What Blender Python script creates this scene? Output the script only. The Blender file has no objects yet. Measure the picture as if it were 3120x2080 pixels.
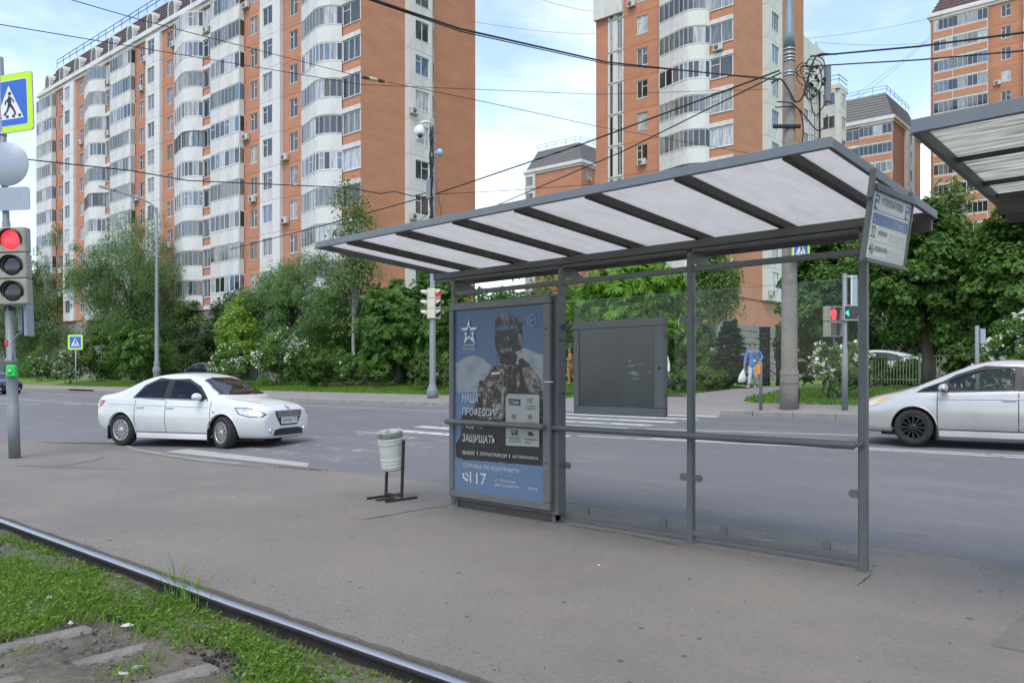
import bpy, bmesh, math, random
import numpy as np
from mathutils import Vector, Matrix
from mathutils.bvhtree import BVHTree
R = math.radians
random.seed(7)
rng = np.random.default_rng(11)
SC = bpy.context.scene
COL = SC.collection
# ---------------------------------------------------------------- camera
FPX, TH, Y0, CX, CH = 2480.0, R(43.9), 1144.0, 1560.0, 1.5   # focal length etc. in pixels of a 3120 wide picture
cs, sn = math.cos(TH), math.sin(TH)
cd = bpy.data.cameras.new('camera'); cam = bpy.data.objects.new('camera', cd); COL.objects.link(cam)
cam.location = (0, 0, CH); cam.rotation_euler = (R(90), 0, TH)
cd.sensor_width = 36; cd.lens = 36*FPX/3120; cd.shift_y = (Y0-1040)/3120
cd.clip_start = .05; cd.clip_end = 4000
SC.camera = cam
# ---------------------------------------------------------------- sky and sun
SUN_AZ, SUN_EL = R(150), R(58)       # azimuth: direction the light comes from, clockwise from +Y
W = bpy.data.worlds.new('World'); SC.world = W; W.use_nodes = True
nt = W.node_tree; nt.nodes.clear()
def N(nt, t, **k):
    n = nt.nodes.new(t)
    for a, b in k.items(): setattr(n, a, b)
    return n
out = N(nt, 'ShaderNodeOutputWorld'); bg = N(nt, 'ShaderNodeBackground')
sky = N(nt, 'ShaderNodeTexSky', sky_type='NISHITA', sun_disc=False, sun_elevation=SUN_EL, sun_rotation=SUN_AZ)
sky.air_density = 1.0; sky.dust_density = .25; sky.ozone_density = 1.3
tc = N(nt, 'ShaderNodeTexCoord'); mp = N(nt, 'ShaderNodeMapping'); mp.inputs['Scale'].default_value = (1, 1, 2.6)
n1 = N(nt, 'ShaderNodeTexNoise'); n1.inputs['Scale'].default_value = 1.9; n1.inputs['Detail'].default_value = 9; n1.inputs['Roughness'].default_value = .55
rp = N(nt, 'ShaderNodeValToRGB'); rp.color_ramp.elements[0].position = .47; rp.color_ramp.elements[1].position = .78
rp.color_ramp.elements[0].color = (.09, .09, .09, 1); rp.color_ramp.elements[1].color = (.85, .85, .85, 1)
mx = N(nt, 'ShaderNodeMixRGB'); mx.inputs[2].default_value = (6.9, 6.85, 6.7, 1)
L = nt.links.new
L(tc.outputs['Generated'], mp.inputs[0]); L(mp.outputs[0], n1.inputs['Vector']); L(n1.outputs[0], rp.inputs[0])
L(rp.outputs[0], mx.inputs[0]); L(sky.outputs[0], mx.inputs[1]); L(mx.outputs[0], bg.inputs[0]); L(bg.outputs[0], out.inputs[0])
bg.inputs[1].default_value = .15
sl = bpy.data.lights.new('sun', 'SUN'); sun = bpy.data.objects.new('sun', sl); COL.objects.link(sun)
sl.energy = 1.3; sl.angle = R(32); sl.color = (1, .91, .79)
sd = Vector((math.sin(SUN_AZ)*math.cos(SUN_EL), math.cos(SUN_AZ)*math.cos(SUN_EL), math.sin(SUN_EL)))
sun.rotation_euler = (-sd).to_track_quat('-Z', 'Y').to_euler()
vs = SC.view_settings; vs.view_transform = 'Standard'; vs.look = 'None'; vs.gamma = 1; vs.use_curve_mapping = False
vs.exposure = .98
SC.render.engine = 'CYCLES'
SC.cycles.max_bounces = 7; SC.cycles.transparent_max_bounces = 12; SC.cycles.diffuse_bounces = 3; SC.cycles.glossy_bounces = 3
SC.cycles.caustics_reflective = False; SC.cycles.caustics_refractive = False

# ---------------------------------------------------------------- where things stand
def at(x, y, d):
    """point seen at picture position x, y at distance d along the view axis"""
    xc = (x-CX)/FPX*d
    return Vector((xc*cs-d*sn, xc*sn+d*cs, CH-(y-Y0)/FPX*d))
def gz(q):
    if q < 6.95: return 0.
    if q < 20.2: return -.015+.0304*(q-6.95)
    if q < 28.2: return .54+.068*(q-20.3)
    return 1.08
def gp(x, y):
    d = 1.
    while d < 300:
        P = at(x, y, d)
        if P.z <= gz(P.y): break
        d *= 1.002
    return P
def gq(x, q):
    """ground point on the line at distance q across the road, at picture column x"""
    k = (x-CX)/FPX; d = q/(k*sn+cs); P = at(x, Y0, d); P.z = gz(q); return P

# ---------------------------------------------------------------- materials
MATS = {}
def srgb(h):
    h = h.lstrip('#'); v = [int(h[i:i+2], 16)/255 for i in (0, 2, 4)]
    return tuple(((c+.055)/1.055)**2.4 if c > .04045 else c/12.92 for c in v)
def mat(name, col=(.5, .5, .5), rough=.6, metal=0., var=.0, vscale=3., bump=0., bscale=60., spec=.5, dirt=None, dscale=2., damt=.5, coat=0., emit=None, estr=0., coord='Object', stretch=(1, 1, 1), vdet=5, rvar=0.):
    if name in MATS: return MATS[name]
    m = bpy.data.materials.new(name); m.use_nodes = True; t = m.node_tree; b = t.nodes['Principled BSDF']
    MATS[name] = m
    b.inputs['Base Color'].default_value = (*col, 1); b.inputs['Roughness'].default_value = rough
    b.inputs['Metallic'].default_value = metal; b.inputs['Specular IOR Level'].default_value = spec
    b.inputs['Coat Weight'].default_value = coat; b.inputs['Coat Roughness'].default_value = .05
    if emit: b.inputs['Emission Color'].default_value = (*emit, 1); b.inputs['Emission Strength'].default_value = estr
    tcn = N(t, 'ShaderNodeTexCoord'); mpn = N(t, 'ShaderNodeMapping'); mpn.inputs['Scale'].default_value = stretch
    t.links.new(tcn.outputs[coord], mpn.inputs[0]); vec = mpn.outputs[0]
    cur = None
    if var:
        n = N(t, 'ShaderNodeTexNoise'); n.inputs['Scale'].default_value = vscale; n.inputs['Detail'].default_value = vdet; n.inputs['Roughness'].default_value = .6
        t.links.new(vec, n.inputs['Vector'])
        r = N(t, 'ShaderNodeMapRange'); r.inputs[1].default_value = .3; r.inputs[2].default_value = .7; r.inputs[3].default_value = 1-var; r.inputs[4].default_value = 1+var
        t.links.new(n.outputs[0], r.inputs[0])
        h = N(t, 'ShaderNodeHueSaturation'); h.inputs['Color'].default_value = (*col, 1); t.links.new(r.outputs[0], h.inputs['Value']); cur = h.outputs[0]
        if rvar:
            r2 = N(t, 'ShaderNodeMapRange'); r2.inputs[1].default_value = .3; r2.inputs[2].default_value = .7; r2.inputs[3].default_value = rough-rvar; r2.inputs[4].default_value = rough+rvar
            t.links.new(n.outputs[0], r2.inputs[0]); t.links.new(r2.outputs[0], b.inputs['Roughness'])
    if dirt:
        n = N(t, 'ShaderNodeTexNoise'); n.inputs['Scale'].default_value = dscale; n.inputs['Detail'].default_value = 8; n.inputs['Roughness'].default_value = .65
        t.links.new(vec, n.inputs['Vector'])
        r = N(t, 'ShaderNodeMapRange'); r.inputs[1].default_value = .5; r.inputs[2].default_value = .72; r.inputs[4].default_value = damt
        t.links.new(n.outputs[0], r.inputs[0])
        x = N(t, 'ShaderNodeMixRGB'); x.inputs[1].default_value = (*col, 1); x.inputs[2].default_value = (*dirt, 1)
        if cur: t.links.new(cur, x.inputs[1])
        t.links.new(r.outputs[0], x.inputs[0]); cur = x.outputs[0]
    if cur: t.links.new(cur, b.inputs['Base Color'])
    if bump:
        n = N(t, 'ShaderNodeTexNoise'); n.inputs['Scale'].default_value = bscale; n.inputs['Detail'].default_value = 4
        t.links.new(vec, n.inputs['Vector'])
        bp = N(t, 'ShaderNodeBump'); bp.inputs['Strength'].default_value = bump; bp.inputs['Distance'].default_value = .01
        t.links.new(n.outputs[0], bp.inputs['Height']); t.links.new(bp.outputs[0], b.inputs['Normal'])
    return m
def leafmat(name, c1, c2, trans=.35):
    if name in MATS: return MATS[name]
    m = bpy.data.materials.new(name); m.use_nodes = True; t = m.node_tree; MATS[name] = m
    b = t.nodes['Principled BSDF']; o = t.nodes['Material Output']
    g = N(t, 'ShaderNodeNewGeometry'); rr = N(t, 'ShaderNodeValToRGB')
    rr.color_ramp.elements[0].color = (*c1, 1); rr.color_ramp.elements[1].color = (*c2, 1)
    t.links.new(g.outputs['Random Per Island'], rr.inputs[0]); t.links.new(rr.outputs[0], b.inputs['Base Color'])
    b.inputs['Roughness'].default_value = .5; b.inputs['Specular IOR Level'].default_value = .35
    tr = N(t, 'ShaderNodeBsdfTranslucent'); hs = N(t, 'ShaderNodeHueSaturation'); hs.inputs['Value'].default_value = 1.25; hs.inputs['Hue'].default_value = .485
    t.links.new(rr.outputs[0], hs.inputs['Color']); t.links.new(hs.outputs[0], tr.inputs['Color'])
    ms = N(t, 'ShaderNodeMixShader'); ms.inputs[0].default_value = trans
    t.links.new(b.outputs[0], ms.inputs[1]); t.links.new(tr.outputs[0], ms.inputs[2]); t.links.new(ms.outputs[0], o.inputs[0])
    return m
def glassmat(name, tint=(.9, .95, .93), ior=1.45, haze=.0):
    if name in MATS: return MATS[name]
    m = bpy.data.materials.new(name); m.use_nodes = True; t = m.node_tree; MATS[name] = m
    t.nodes.remove(t.nodes['Principled BSDF']); o = t.nodes['Material Output']
    tr = N(t, 'ShaderNodeBsdfTransparent'); tr.inputs[0].default_value = (*tint, 1)
    gl = N(t, 'ShaderNodeBsdfGlossy'); gl.inputs['Roughness'].default_value = .01
    fr = N(t, 'ShaderNodeFresnel'); fr.inputs[0].default_value = ior
    ms = N(t, 'ShaderNodeMixShader'); t.links.new(fr.outputs[0], ms.inputs[0]); t.links.new(tr.outputs[0], ms.inputs[1]); t.links.new(gl.outputs[0], ms.inputs[2])
    last = ms
    if haze:
        df = N(t, 'ShaderNodeBsdfDiffuse'); df.inputs[0].default_value = (.55, .57, .55, 1)
        m2 = N(t, 'ShaderNodeMixShader'); m2.inputs[0].default_value = haze
        t.links.new(ms.outputs[0], m2.inputs[1]); t.links.new(df.outputs[0], m2.inputs[2]); last = m2
    t.links.new(last.outputs[0], o.inputs[0])
    return m

# ---------------------------------------------------------------- mesh building
class MB:
    def __init__(s): s.v = []; s.f = []; s.m = []; s.sm = []
    def add(s, vs, fs, mi=0, smooth=False):
        b = len(s.v); s.v += [tuple(v) for v in vs]
        for f in fs: s.f.append([i+b for i in f]); s.m.append(mi); s.sm.append(smooth)
        return s
    def box(s, a, b, mi=0, M=None):
        x0, y0, z0 = a; x1, y1, z1 = b
        vs = [(x0, y0, z0), (x1, y0, z0), (x1, y1, z0), (x0, y1, z0), (x0, y0, z1), (x1, y0, z1), (x1, y1, z1), (x0, y1, z1)]
        if M is not None: vs = [M @ Vector(v) for v in vs]
        return s.add(vs, [(0, 3, 2, 1), (4, 5, 6, 7), (0, 1, 5, 4), (1, 2, 6, 5), (2, 3, 7, 6), (3, 0, 4, 7)], mi)
    def bbox(s, a, b, r=.01, mi=0, M=None):
        """box with chamfered edges"""
        c = [(a[i]+b[i])/2 for i in range(3)]; h = [abs(b[i]-a[i])/2 for i in range(3)]; r = min(r, *[x*.49 for x in h])
        bm = bmesh.new(); bmesh.ops.create_cube(bm, size=1)
        for v in bm.verts: v.co = Vector((c[0]+2*v.co.x*h[0], c[1]+2*v.co.y*h[1], c[2]+2*v.co.z*h[2]))
        bmesh.ops.bevel(bm, geom=bm.edges[:], offset=r, segments=1, affect='EDGES')
        return s.frombm(bm, mi, M)
    def frombm(s, bm, mi=0, M=None, smooth=False):
        bm.verts.index_update(); vs = [(M @ v.co if M is not None else v.co.copy()) for v in bm.verts]
        s.add(vs, [[v.index for v in f.verts] for f in bm.faces], mi, smooth); bm.free(); return s
    def cyl(s, a, b, r, n=12, mi=0, r2=None, caps=True, smooth=True):
        a = Vector(a); b = Vector(b); r2 = r if r2 is None else r2; d = (b-a).normalized()
        x = d.orthogonal().normalized(); y = d.cross(x)
        vs = []
        for P, rr in ((a, r), (b, r2)):
            for i in range(n): t = 2*math.pi*i/n; vs.append(P+x*(rr*math.cos(t))+y*(rr*math.sin(t)))
        s.add(vs, [(i, (i+1) % n, n+(i+1) % n, n+i) for i in range(n)], mi, smooth)
        if caps:
            s.add([vs[i] for i in range(n)], [tuple(range(n))[::-1]], mi); s.add([vs[n+i] for i in range(n)], [tuple(range(n))], mi)
        return s
    def tube(s, pts, r, n=6, mi=0, smooth=True):
        pts = [Vector(p) for p in pts]; rs = r if isinstance(r, (list, tuple)) else [r]*len(pts)
        vs = []; prev = None
        for i, P in enumerate(pts):
            d = (pts[min(i+1, len(pts)-1)]-pts[max(i-1, 0)]).normalized()
            x = d.orthogonal().normalized() if prev is None else (prev-d*prev.dot(d)).normalized()
            prev = x; y = d.cross(x)
            for k in range(n): t = 2*math.pi*k/n; vs.append(P+(x*math.cos(t)+y*math.sin(t))*rs[i])
        fs = [(i*n+k, i*n+(k+1) % n, (i+1)*n+(k+1) % n, (i+1)*n+k) for i in range(len(pts)-1) for k in range(n)]
        fs += [tuple(range(n))[::-1], tuple(range((len(pts)-1)*n, len(pts)*n))]
        return s.add(vs, fs, mi, smooth)
    def lathe(s, prof, n=20, mi=0, M=None, smooth=True, closed=False):
        """profile (r, z) turned round the z axis"""
        vs = []
        for r, z in prof:
            for k in range(n): t = 2*math.pi*k/n; v = Vector((r*math.cos(t), r*math.sin(t), z)); vs.append(M @ v if M is not None else v)
        m = len(prof)
        fs = [(i*n+k, i*n+(k+1) % n, (i+1)*n+(k+1) % n, (i+1)*n+k) for i in range(m-1) for k in range(n)]
        if not closed:
            if prof[0][0] > 1e-4: fs.append(tuple(range(n))[::-1])
            if prof[-1][0] > 1e-4: fs.append(tuple(range((m-1)*n, m*n)))
        else: fs += [((m-1)*n+k, (m-1)*n+(k+1) % n, (k+1) % n, k) for k in range(n)]
        return s.add(vs, fs, mi, smooth)
    def prism(s, poly, z0, z1, mi=0, M=None):
        """polygon in x, y extruded from z0 to z1"""
        n = len(poly)
        ar = sum(poly[i][0]*poly[(i+1) % n][1]-poly[(i+1) % n][0]*poly[i][1] for i in range(n))
        if ar < 0: poly = poly[::-1]
        vs = [(x, y, z0) for x, y in poly]+[(x, y, z1) for x, y in poly]
        if M is not None: vs = [M @ Vector(v) for v in vs]
        return s.add(vs, [tuple(range(n))[::-1], tuple(range(n, 2*n))]+[(i, (i+1) % n, n+(i+1) % n, n+i) for i in range(n)], mi)
    def sheet(s, pts, mi=0): return s.add(pts, [tuple(range(len(pts)))], mi)
    def mesh(s, name, mats):
        me = bpy.data.meshes.new(name); me.from_pydata(s.v, [], s.f)
        for m in (mats if isinstance(mats, (list, tuple)) else [mats]): me.materials.append(m)
        if s.f:
            me.polygons.foreach_set('material_index', s.m); me.polygons.foreach_set('use_smooth', s.sm)
        me.update(); return me
    def obj(s, name, mats, parent=None, M=None):
        return put(s.mesh(name, mats), name, parent, M)
def put(me, name, parent=None, M=None):
    o = bpy.data.objects.new(name, me); COL.objects.link(o)
    if parent is not None: o.parent = parent
    if M is not None: o.matrix_basis = M
    return o
def tag(o, label, cat, group=None):
    o['label'] = label; o['category'] = cat
    if group: o['group'] = group
    return o
def struct(o): o['kind'] = 'structure'; return o
def stuff(o): o['kind'] = 'stuff'; return o
def thing(name, label, cat, loc=(0, 0, 0), rz=0., group=None):
    o = bpy.data.objects.new(name, None); COL.objects.link(o); o.location = loc; o.rotation_euler = (0, 0, rz); o.empty_display_size = .2
    return tag(o, label, cat, group)
def fastmesh(name, V, quads, mats, mi=None, smooth=False):
    """numpy arrays to mesh; quads (n, 3 or 4)"""
    me = bpy.data.meshes.new(name); k = quads.shape[1]
    me.vertices.add(len(V)); me.vertices.foreach_set('co', np.ascontiguousarray(V, dtype=np.float32).ravel())
    me.loops.add(quads.size); me.loops.foreach_set('vertex_index', np.ascontiguousarray(quads, dtype=np.int32).ravel())
    me.polygons.add(len(quads)); me.polygons.foreach_set('loop_start', np.arange(len(quads), dtype=np.int32)*k)
    for m in (mats if isinstance(mats, (list, tuple)) else [mats]): me.materials.append(m)
    if mi is not None: me.polygons.foreach_set('material_index', np.ascontiguousarray(mi, dtype=np.int32))
    me.polygons.foreach_set('use_smooth', np.full(len(quads), smooth))
    me.update(calc_edges=True); return me
T = Matrix.Translation
def RZ(a): return Matrix.Rotation(a, 4, 'Z')
def RX(a): return Matrix.Rotation(a, 4, 'X')
def RY(a): return Matrix.Rotation(a, 4, 'Y')
def text_mesh(s, size, depth=.0, bold=0., shear=0., width=1., align='LEFT', spacing=1.):
    """letters as a flat mesh in the x, y plane"""
    c = bpy.data.curves.new('lettering', 'FONT'); c.body = s; c.size = size; c.extrude = depth; c.offset = bold; c.shear = shear
    c.align_x = align; c.space_character = spacing; c.resolution_u = 3
    o = bpy.data.objects.new('lettering', c); COL.objects.link(o); bpy.context.view_layer.update()
    dg = bpy.context.evaluated_depsgraph_get(); me = bpy.data.meshes.new_from_object(o.evaluated_get(dg))
    bpy.data.objects.remove(o); bpy.data.curves.remove(c)
    if width != 1: me.transform(Matrix.Diagonal((width, 1, 1, 1)))
    return me
def letters(s, m, parent, M, fit=None, **k):
    me = text_mesh(s, **k)
    if fit:  # scale to a given width (and height)
        xs = [v.co.x for v in me.vertices]; ys = [v.co.y for v in me.vertices]
        w = max(xs)-min(xs); h = max(ys)-min(ys); sx = fit[0]/w; sy = fit[1]/h if fit[1] else 1
        me.transform(Matrix.Diagonal((sx, sy, 1, 1)) @ T((-min(xs), -min(ys), 0)))
    me.materials.clear(); me.materials.append(m)
    return put(me, 'lettering', parent, M)
# ================================================================ ground, road, platform
def groundmat(name, c1, c2, c3, s1=.35, s2=2.5, grain=.12, rough=.85, gs=260., bump=.25, fleck=None, spec=.4, cracks=0., stretch=(1, 1, 1)):
    m = bpy.data.materials.new(name); m.use_nodes = True; t = m.node_tree; b = t.nodes['Principled BSDF']; MATS[name] = m
    b.inputs['Roughness'].default_value = rough; b.inputs['Specular IOR Level'].default_value = spec
    c0 = N(t, 'ShaderNodeTexCoord'); g = N(t, 'ShaderNodeMapping'); g.inputs['Scale'].default_value = stretch; t.links.new(c0.outputs['Object'], g.inputs[0])
    def noise(sc, det=6, ro=.6):
        n = N(t, 'ShaderNodeTexNoise'); n.inputs['Scale'].default_value = sc; n.inputs['Detail'].default_value = det; n.inputs['Roughness'].default_value = ro
        t.links.new(g.outputs[0], n.inputs['Vector']); return n
    def ramp(n, a, z):
        r = N(t, 'ShaderNodeMapRange'); r.inputs[1].default_value = a; r.inputs[2].default_value = z; t.links.new(n.outputs[0], r.inputs[0]); return r
    x1 = N(t, 'ShaderNodeMixRGB'); x1.inputs[1].default_value = (*c1, 1); x1.inputs[2].default_value = (*c2, 1); t.links.new(ramp(noise(s1), .38, .64).outputs[0], x1.inputs[0])
    x2 = N(t, 'ShaderNodeMixRGB'); x2.inputs[2].default_value = (*c3, 1); t.links.new(x1.outputs[0], x2.inputs[1])
    r2 = ramp(noise(s2, 8, .7), .48, .8); t.links.new(r2.outputs[0], x2.inputs[0])
    gn = noise(gs, 3, .7); r3 = N(t, 'ShaderNodeMapRange'); r3.inputs[1].default_value = .25; r3.inputs[2].default_value = .75; r3.inputs[3].default_value = 1-grain; r3.inputs[4].default_value = 1+grain
    t.links.new(gn.outputs[0], r3.inputs[0])
    h = N(t, 'ShaderNodeHueSaturation'); t.links.new(x2.outputs[0], h.inputs['Color']); t.links.new(r3.outputs[0], h.inputs['Value'])
    mg = noise(gs*.22, 5, .75); r5 = N(t, 'ShaderNodeMapRange'); r5.inputs[1].default_value = .3; r5.inputs[2].default_value = .7; r5.inputs[3].default_value = 1-grain*.45; r5.inputs[4].default_value = 1+grain*.45; t.links.new(mg.outputs[0], r5.inputs[0])
    h2 = N(t, 'ShaderNodeHueSaturation'); t.links.new(h.outputs[0], h2.inputs['Color']); t.links.new(r5.outputs[0], h2.inputs['Value']); h = h2
    last = h.outputs[0]
    if fleck:
        v = N(t, 'ShaderNodeTexVoronoi'); v.inputs['Scale'].default_value = 9.; t.links.new(g.outputs[0], v.inputs['Vector'])
        lt = N(t, 'ShaderNodeMath', operation='LESS_THAN'); lt.inputs[1].default_value = .045; t.links.new(v.outputs['Distance'], lt.inputs[0])
        sep = N(t, 'ShaderNodeSeparateColor'); t.links.new(v.outputs['Color'], sep.inputs[0])
        g2 = N(t, 'ShaderNodeMath', operation='GREATER_THAN'); g2.inputs[1].default_value = .84; t.links.new(sep.outputs[0], g2.inputs[0])
        mu = N(t, 'ShaderNodeMath', operation='MULTIPLY'); t.links.new(lt.outputs[0], mu.inputs[0]); t.links.new(g2.outputs[0], mu.inputs[1])
        x3 = N(t, 'ShaderNodeMixRGB'); x3.inputs[2].default_value = (*fleck, 1); t.links.new(last, x3.inputs[1]); t.links.new(mu.outputs[0], x3.inputs[0]); last = x3.outputs[0]
    if cracks:
        nd = noise(1.4, 6, .7); vm = N(t, 'ShaderNodeMixRGB'); vm.inputs[0].default_value = .4; t.links.new(g.outputs[0], vm.inputs[1]); t.links.new(nd.outputs['Color'], vm.inputs[2])
        v = N(t, 'ShaderNodeTexVoronoi', feature='DISTANCE_TO_EDGE'); v.inputs['Scale'].default_value = cracks; t.links.new(vm.outputs[0], v.inputs['Vector'])
        lt = N(t, 'ShaderNodeMapRange'); lt.inputs[1].default_value = .0; lt.inputs[2].default_value = .0035; lt.inputs[3].default_value = .45; lt.inputs[4].default_value = 0; t.links.new(v.outputs[0], lt.inputs[0])
        gate = ramp(noise(.6, 3), .5, .6); mu = N(t, 'ShaderNodeMath', operation='MULTIPLY'); t.links.new(lt.outputs[0], mu.inputs[0]); t.links.new(gate.outputs[0], mu.inputs[1])
        x4 = N(t, 'ShaderNodeMixRGB'); x4.inputs[2].default_value = (.03, .028, .026, 1); t.links.new(last, x4.inputs[1]); t.links.new(mu.outputs[0], x4.inputs[0]); last = x4.outputs[0]
    t.links.new(last, b.inputs['Base Color'])
    bp = N(t, 'ShaderNodeBump'); bp.inputs['Strength'].default_value = bump; bp.inputs['Distance'].default_value = .004
    t.links.new(gn.outputs[0], bp.inputs['Height']); t.links.new(bp.outputs[0], b.inputs['Normal'])
    return m
M_road = groundmat('asphalt', (.132, .130, .136), (.162, .158, .161), (.192, .185, .179), .12, 1.2, .3, .8, 140., .3, stretch=(.35, 1, 1), cracks=.12)
M_plat = groundmat('platform_asphalt', (.165, .150, .134), (.200, .182, .160), (.222, .185, .145), .45, 1.6, .27, .9, 95., .4, fleck=(.5, .48, .46), cracks=.0)
M_walk = groundmat('pavement_asphalt', (.25, .225, .21), (.20, .185, .175), (.31, .275, .245), .5, 2., .15, .9, 60., .2)
M_lawn = groundmat('lawn_ground', (.10, .19, .018), (.13, .23, .024), (.10, .13, .03), .4, 3., .3, .95, 40., .5)
M_soil = groundmat('track_soil', (.075, .068, .052), (.125, .108, .082), (.19, .17, .14), 1.3, 9., .5, .95, 90., .9)
M_kerb = groundmat('kerb_concrete', (.30, .285, .26), (.24, .225, .205), (.19, .17, .15), 2., 7., .15, .9, 90., .3)
M_paint = None
def paintmat(name, col, wear):
    m = bpy.data.materials.new(name); m.use_nodes = True; t = m.node_tree; b = t.nodes['Principled BSDF']; o = t.nodes['Material Output']
    b.inputs['Base Color'].default_value = (*col, 1); b.inputs['Roughness'].default_value = .8
    g = N(t, 'ShaderNodeTexCoord'); n = N(t, 'ShaderNodeTexNoise'); n.inputs['Scale'].default_value = 2.6; n.inputs['Detail'].default_value = 10; n.inputs['Roughness'].default_value = .75
    t.links.new(g.outputs['Object'], n.inputs['Vector'])
    r = N(t, 'ShaderNodeMapRange'); r.inputs[1].default_value = wear-.05; r.inputs[2].default_value = wear+.07; t.links.new(n.outputs[0], r.inputs[0])
    tr = N(t, 'ShaderNodeBsdfTransparent'); ms = N(t, 'ShaderNodeMixShader'); t.links.new(r.outputs[0], ms.inputs[0]); t.links.new(tr.outputs[0], ms.inputs[1]); t.links.new(b.outputs[0], ms.inputs[2]); t.links.new(ms.outputs[0], o.inputs[0])
    MATS[name] = m; return m
M_paint = paintmat('road_paint', (.50, .49, .465), .40)
M_paintd = paintmat('dull_road_paint', (.36, .35, .32), .36)
M_paintw = paintmat('worn_road_paint', (.42, .41, .40), .56)

# far terrain, one sheet to the horizon
b = MB(); qs = [(-900, -.6), (21.0, -.6), (21.15, gz(21.15)-.01), (22, gz(22)), (24, gz(24)), (26, gz(26)), (28.2, 1.07), (60, 1.07), (1500, 1.07)]
ps = [-1500, -200, -100, -60, -40, -20, 0, 40, 300, 1500]
vs_ = [(p, q, z) for q, z in qs for p in ps]; n_ = len(ps)
b.add(vs_, [(i*n_+j, i*n_+j+1, (i+1)*n_+j+1, (i+1)*n_+j) for i in range(len(qs)-1) for j in range(n_-1)])
struct(b.obj('ground', M_lawn))
# road
KERB = [(-250, 20.4), (-62, 20.2), (-45, 19.6), (-33, 19.3), (-23, 19.7), (-16.8, 19.9), (-12.3, 20.0), (-10.6, 20.4), (0, 20.55), (20, 20.6), (250, 20.6)]
def kerbq(p):
    for (a, qa), (c, qc) in zip(KERB, KERB[1:]):
        if p <= c: return qa+(qc-qa)*(p-a)/(c-a)
    return KERB[-1][1]
def rz(q): return -.015+.0304*max(0, q-6.95)
b = MB()
pp = [-250, -120, -80, -62, -52, -45, -39, -33, -28, -23, -16.8, -12.3, -10.6, -5, 0, 20, 60, 250]
for p0, p1 in zip(pp, pp[1:]):
    for k in range(-1, 6):
        qa0, qa1 = [6.95+(kerbq(p)+.05-6.95)*k/6 if k >= 0 else 6.3 for p in (p0, p1)]; qb0, qb1 = [6.95+(kerbq(p)+.05-6.95)*(k+1)/6 for p in (p0, p1)]
        b.sheet([(p0, qa0, rz(qa0)), (p1, qa1, rz(qa1)), (p1, qb1, rz(qb1)), (p0, qb0, rz(qb0))])
b.sheet([(-250, -80, -.015), (-14, -80, -.015), (-14, 6.3, -.015), (-250, 6.3, -.015)])
struct(b.obj('road', M_road))
# platform with its road side kerb
EDGE = [(60, 7.38), (-2.7, 7.36), (-8.3, 7.38), (-9.6, 7.36), (-10.6, 7.27), (-11.8, 7.03), (-13, 6.76), (-14.2, 6.58), (-15.6, 6.54), (-17.1, 6.6), (-18.2, 6.82), (-19.0, 7.02), (-19.6, 6.98), (-20.1, 6.6), (-20.6, 6.2), (-21.2, 5.8), (-22, 5.46), (-24, 4.6), (-26.5, 3.6)]
def railq(p):
    P = [(-40, 1.25), (-20, 2.03), (-9.785, 2.427), (-5.03, 2.607), (-2.9, 2.725), (5, 3.2), (20, 4.1)]
    for (a, qa), (c, qc) in zip(P, P[1:]):
        if p <= c: return qa+(qc-qa)*(p-a)/(c-a)
    return P[-1][1]
poly = EDGE[:]+[(-26.5, railq(-26.5)+.05)]
p = -26.
while p < 16:
    poly.append((p, railq(p)+.075+random.uniform(-.015, .02))); p += random.uniform(.12, .3) if p > -12 else 1.
poly += [(16, railq(16)+.07), (60, 5.5)]
pl = struct(MB().prism(poly, -.2, 0).obj('platform', M_plat))
# cracks and patches on the platform
M_crack = mat('crack_dirt', (.04, .036, .032), .95, var=.3, vscale=20)
M_patch = groundmat('patch_asphalt', (.135, .127, .117), (.16, .15, .138), (.19, .17, .15), 1., 4., .2, .9, 170., .3)
def crack(pts, w, name='crack', m=None):
    b = MB(); P = []
    for (x0, y0), (x1, y1) in zip(pts, pts[1:]):
        k = max(2, int(math.hypot(x1-x0, y1-y0)/.08))
        P += [(x0+(x1-x0)*i/k+random.uniform(-.012, .012), y0+(y1-y0)*i/k+random.uniform(-.012, .012)) for i in range(k)]
    P.append(pts[-1]); Lf = []; Rt = []
    for i, (x, y) in enumerate(P):
        a = P[max(i-1, 0)]; c = P[min(i+1, len(P)-1)]; d = math.hypot(c[0]-a[0], c[1]-a[1]) or 1; nx, ny = -(c[1]-a[1])/d, (c[0]-a[0])/d
        ww = w*random.uniform(.35, 1.2)*(1 if 0 < i < len(P)-1 else .1); Lf.append((x+nx*ww, y+ny*ww, .003)); Rt.append((x-nx*ww, y-ny*ww, .003))
    for i in range(len(P)-1): b.sheet([Rt[i], Rt[i+1], Lf[i+1], Lf[i]])
    return b.obj(name, m or M_crack, pl)
def g2(x, y): P = at(x, y, 1.); k = CH/(CH-P.z); return (P.x*k, P.y*k)
crack([g2(1100, 1583), g2(1200, 1567), g2(1290, 1550), g2(1370, 1539)], .012)
crack([g2(125, 1424), g2(180, 1420), g2(230, 1413), g2(290, 1402), g2(320, 1392)], .02)
crack([g2(2610, 1785), g2(2660, 1745)], .008)
crack([g2(430, 1378), g2(500, 1388), g2(560, 1399), g2(690, 1415), g2(800, 1425)], .016)
crack([g2(1735, 1600), g2(1900, 1625), g2(2100, 1668)], .006)
def blob(cx, cy, rx, ry, m, name, n=26, a=0., z=.002, j=.25):
    P = []
    for i in range(n):
        t = 2*math.pi*i/n; r = 1+random.uniform(-j, j); x, y = rx*r*math.cos(t), ry*r*math.sin(t)
        P.append((cx+x*math.cos(a)-y*math.sin(a), cy+x*math.sin(a)+y*math.cos(a), z))
    return MB().sheet(P).obj(name, m, pl)
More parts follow.
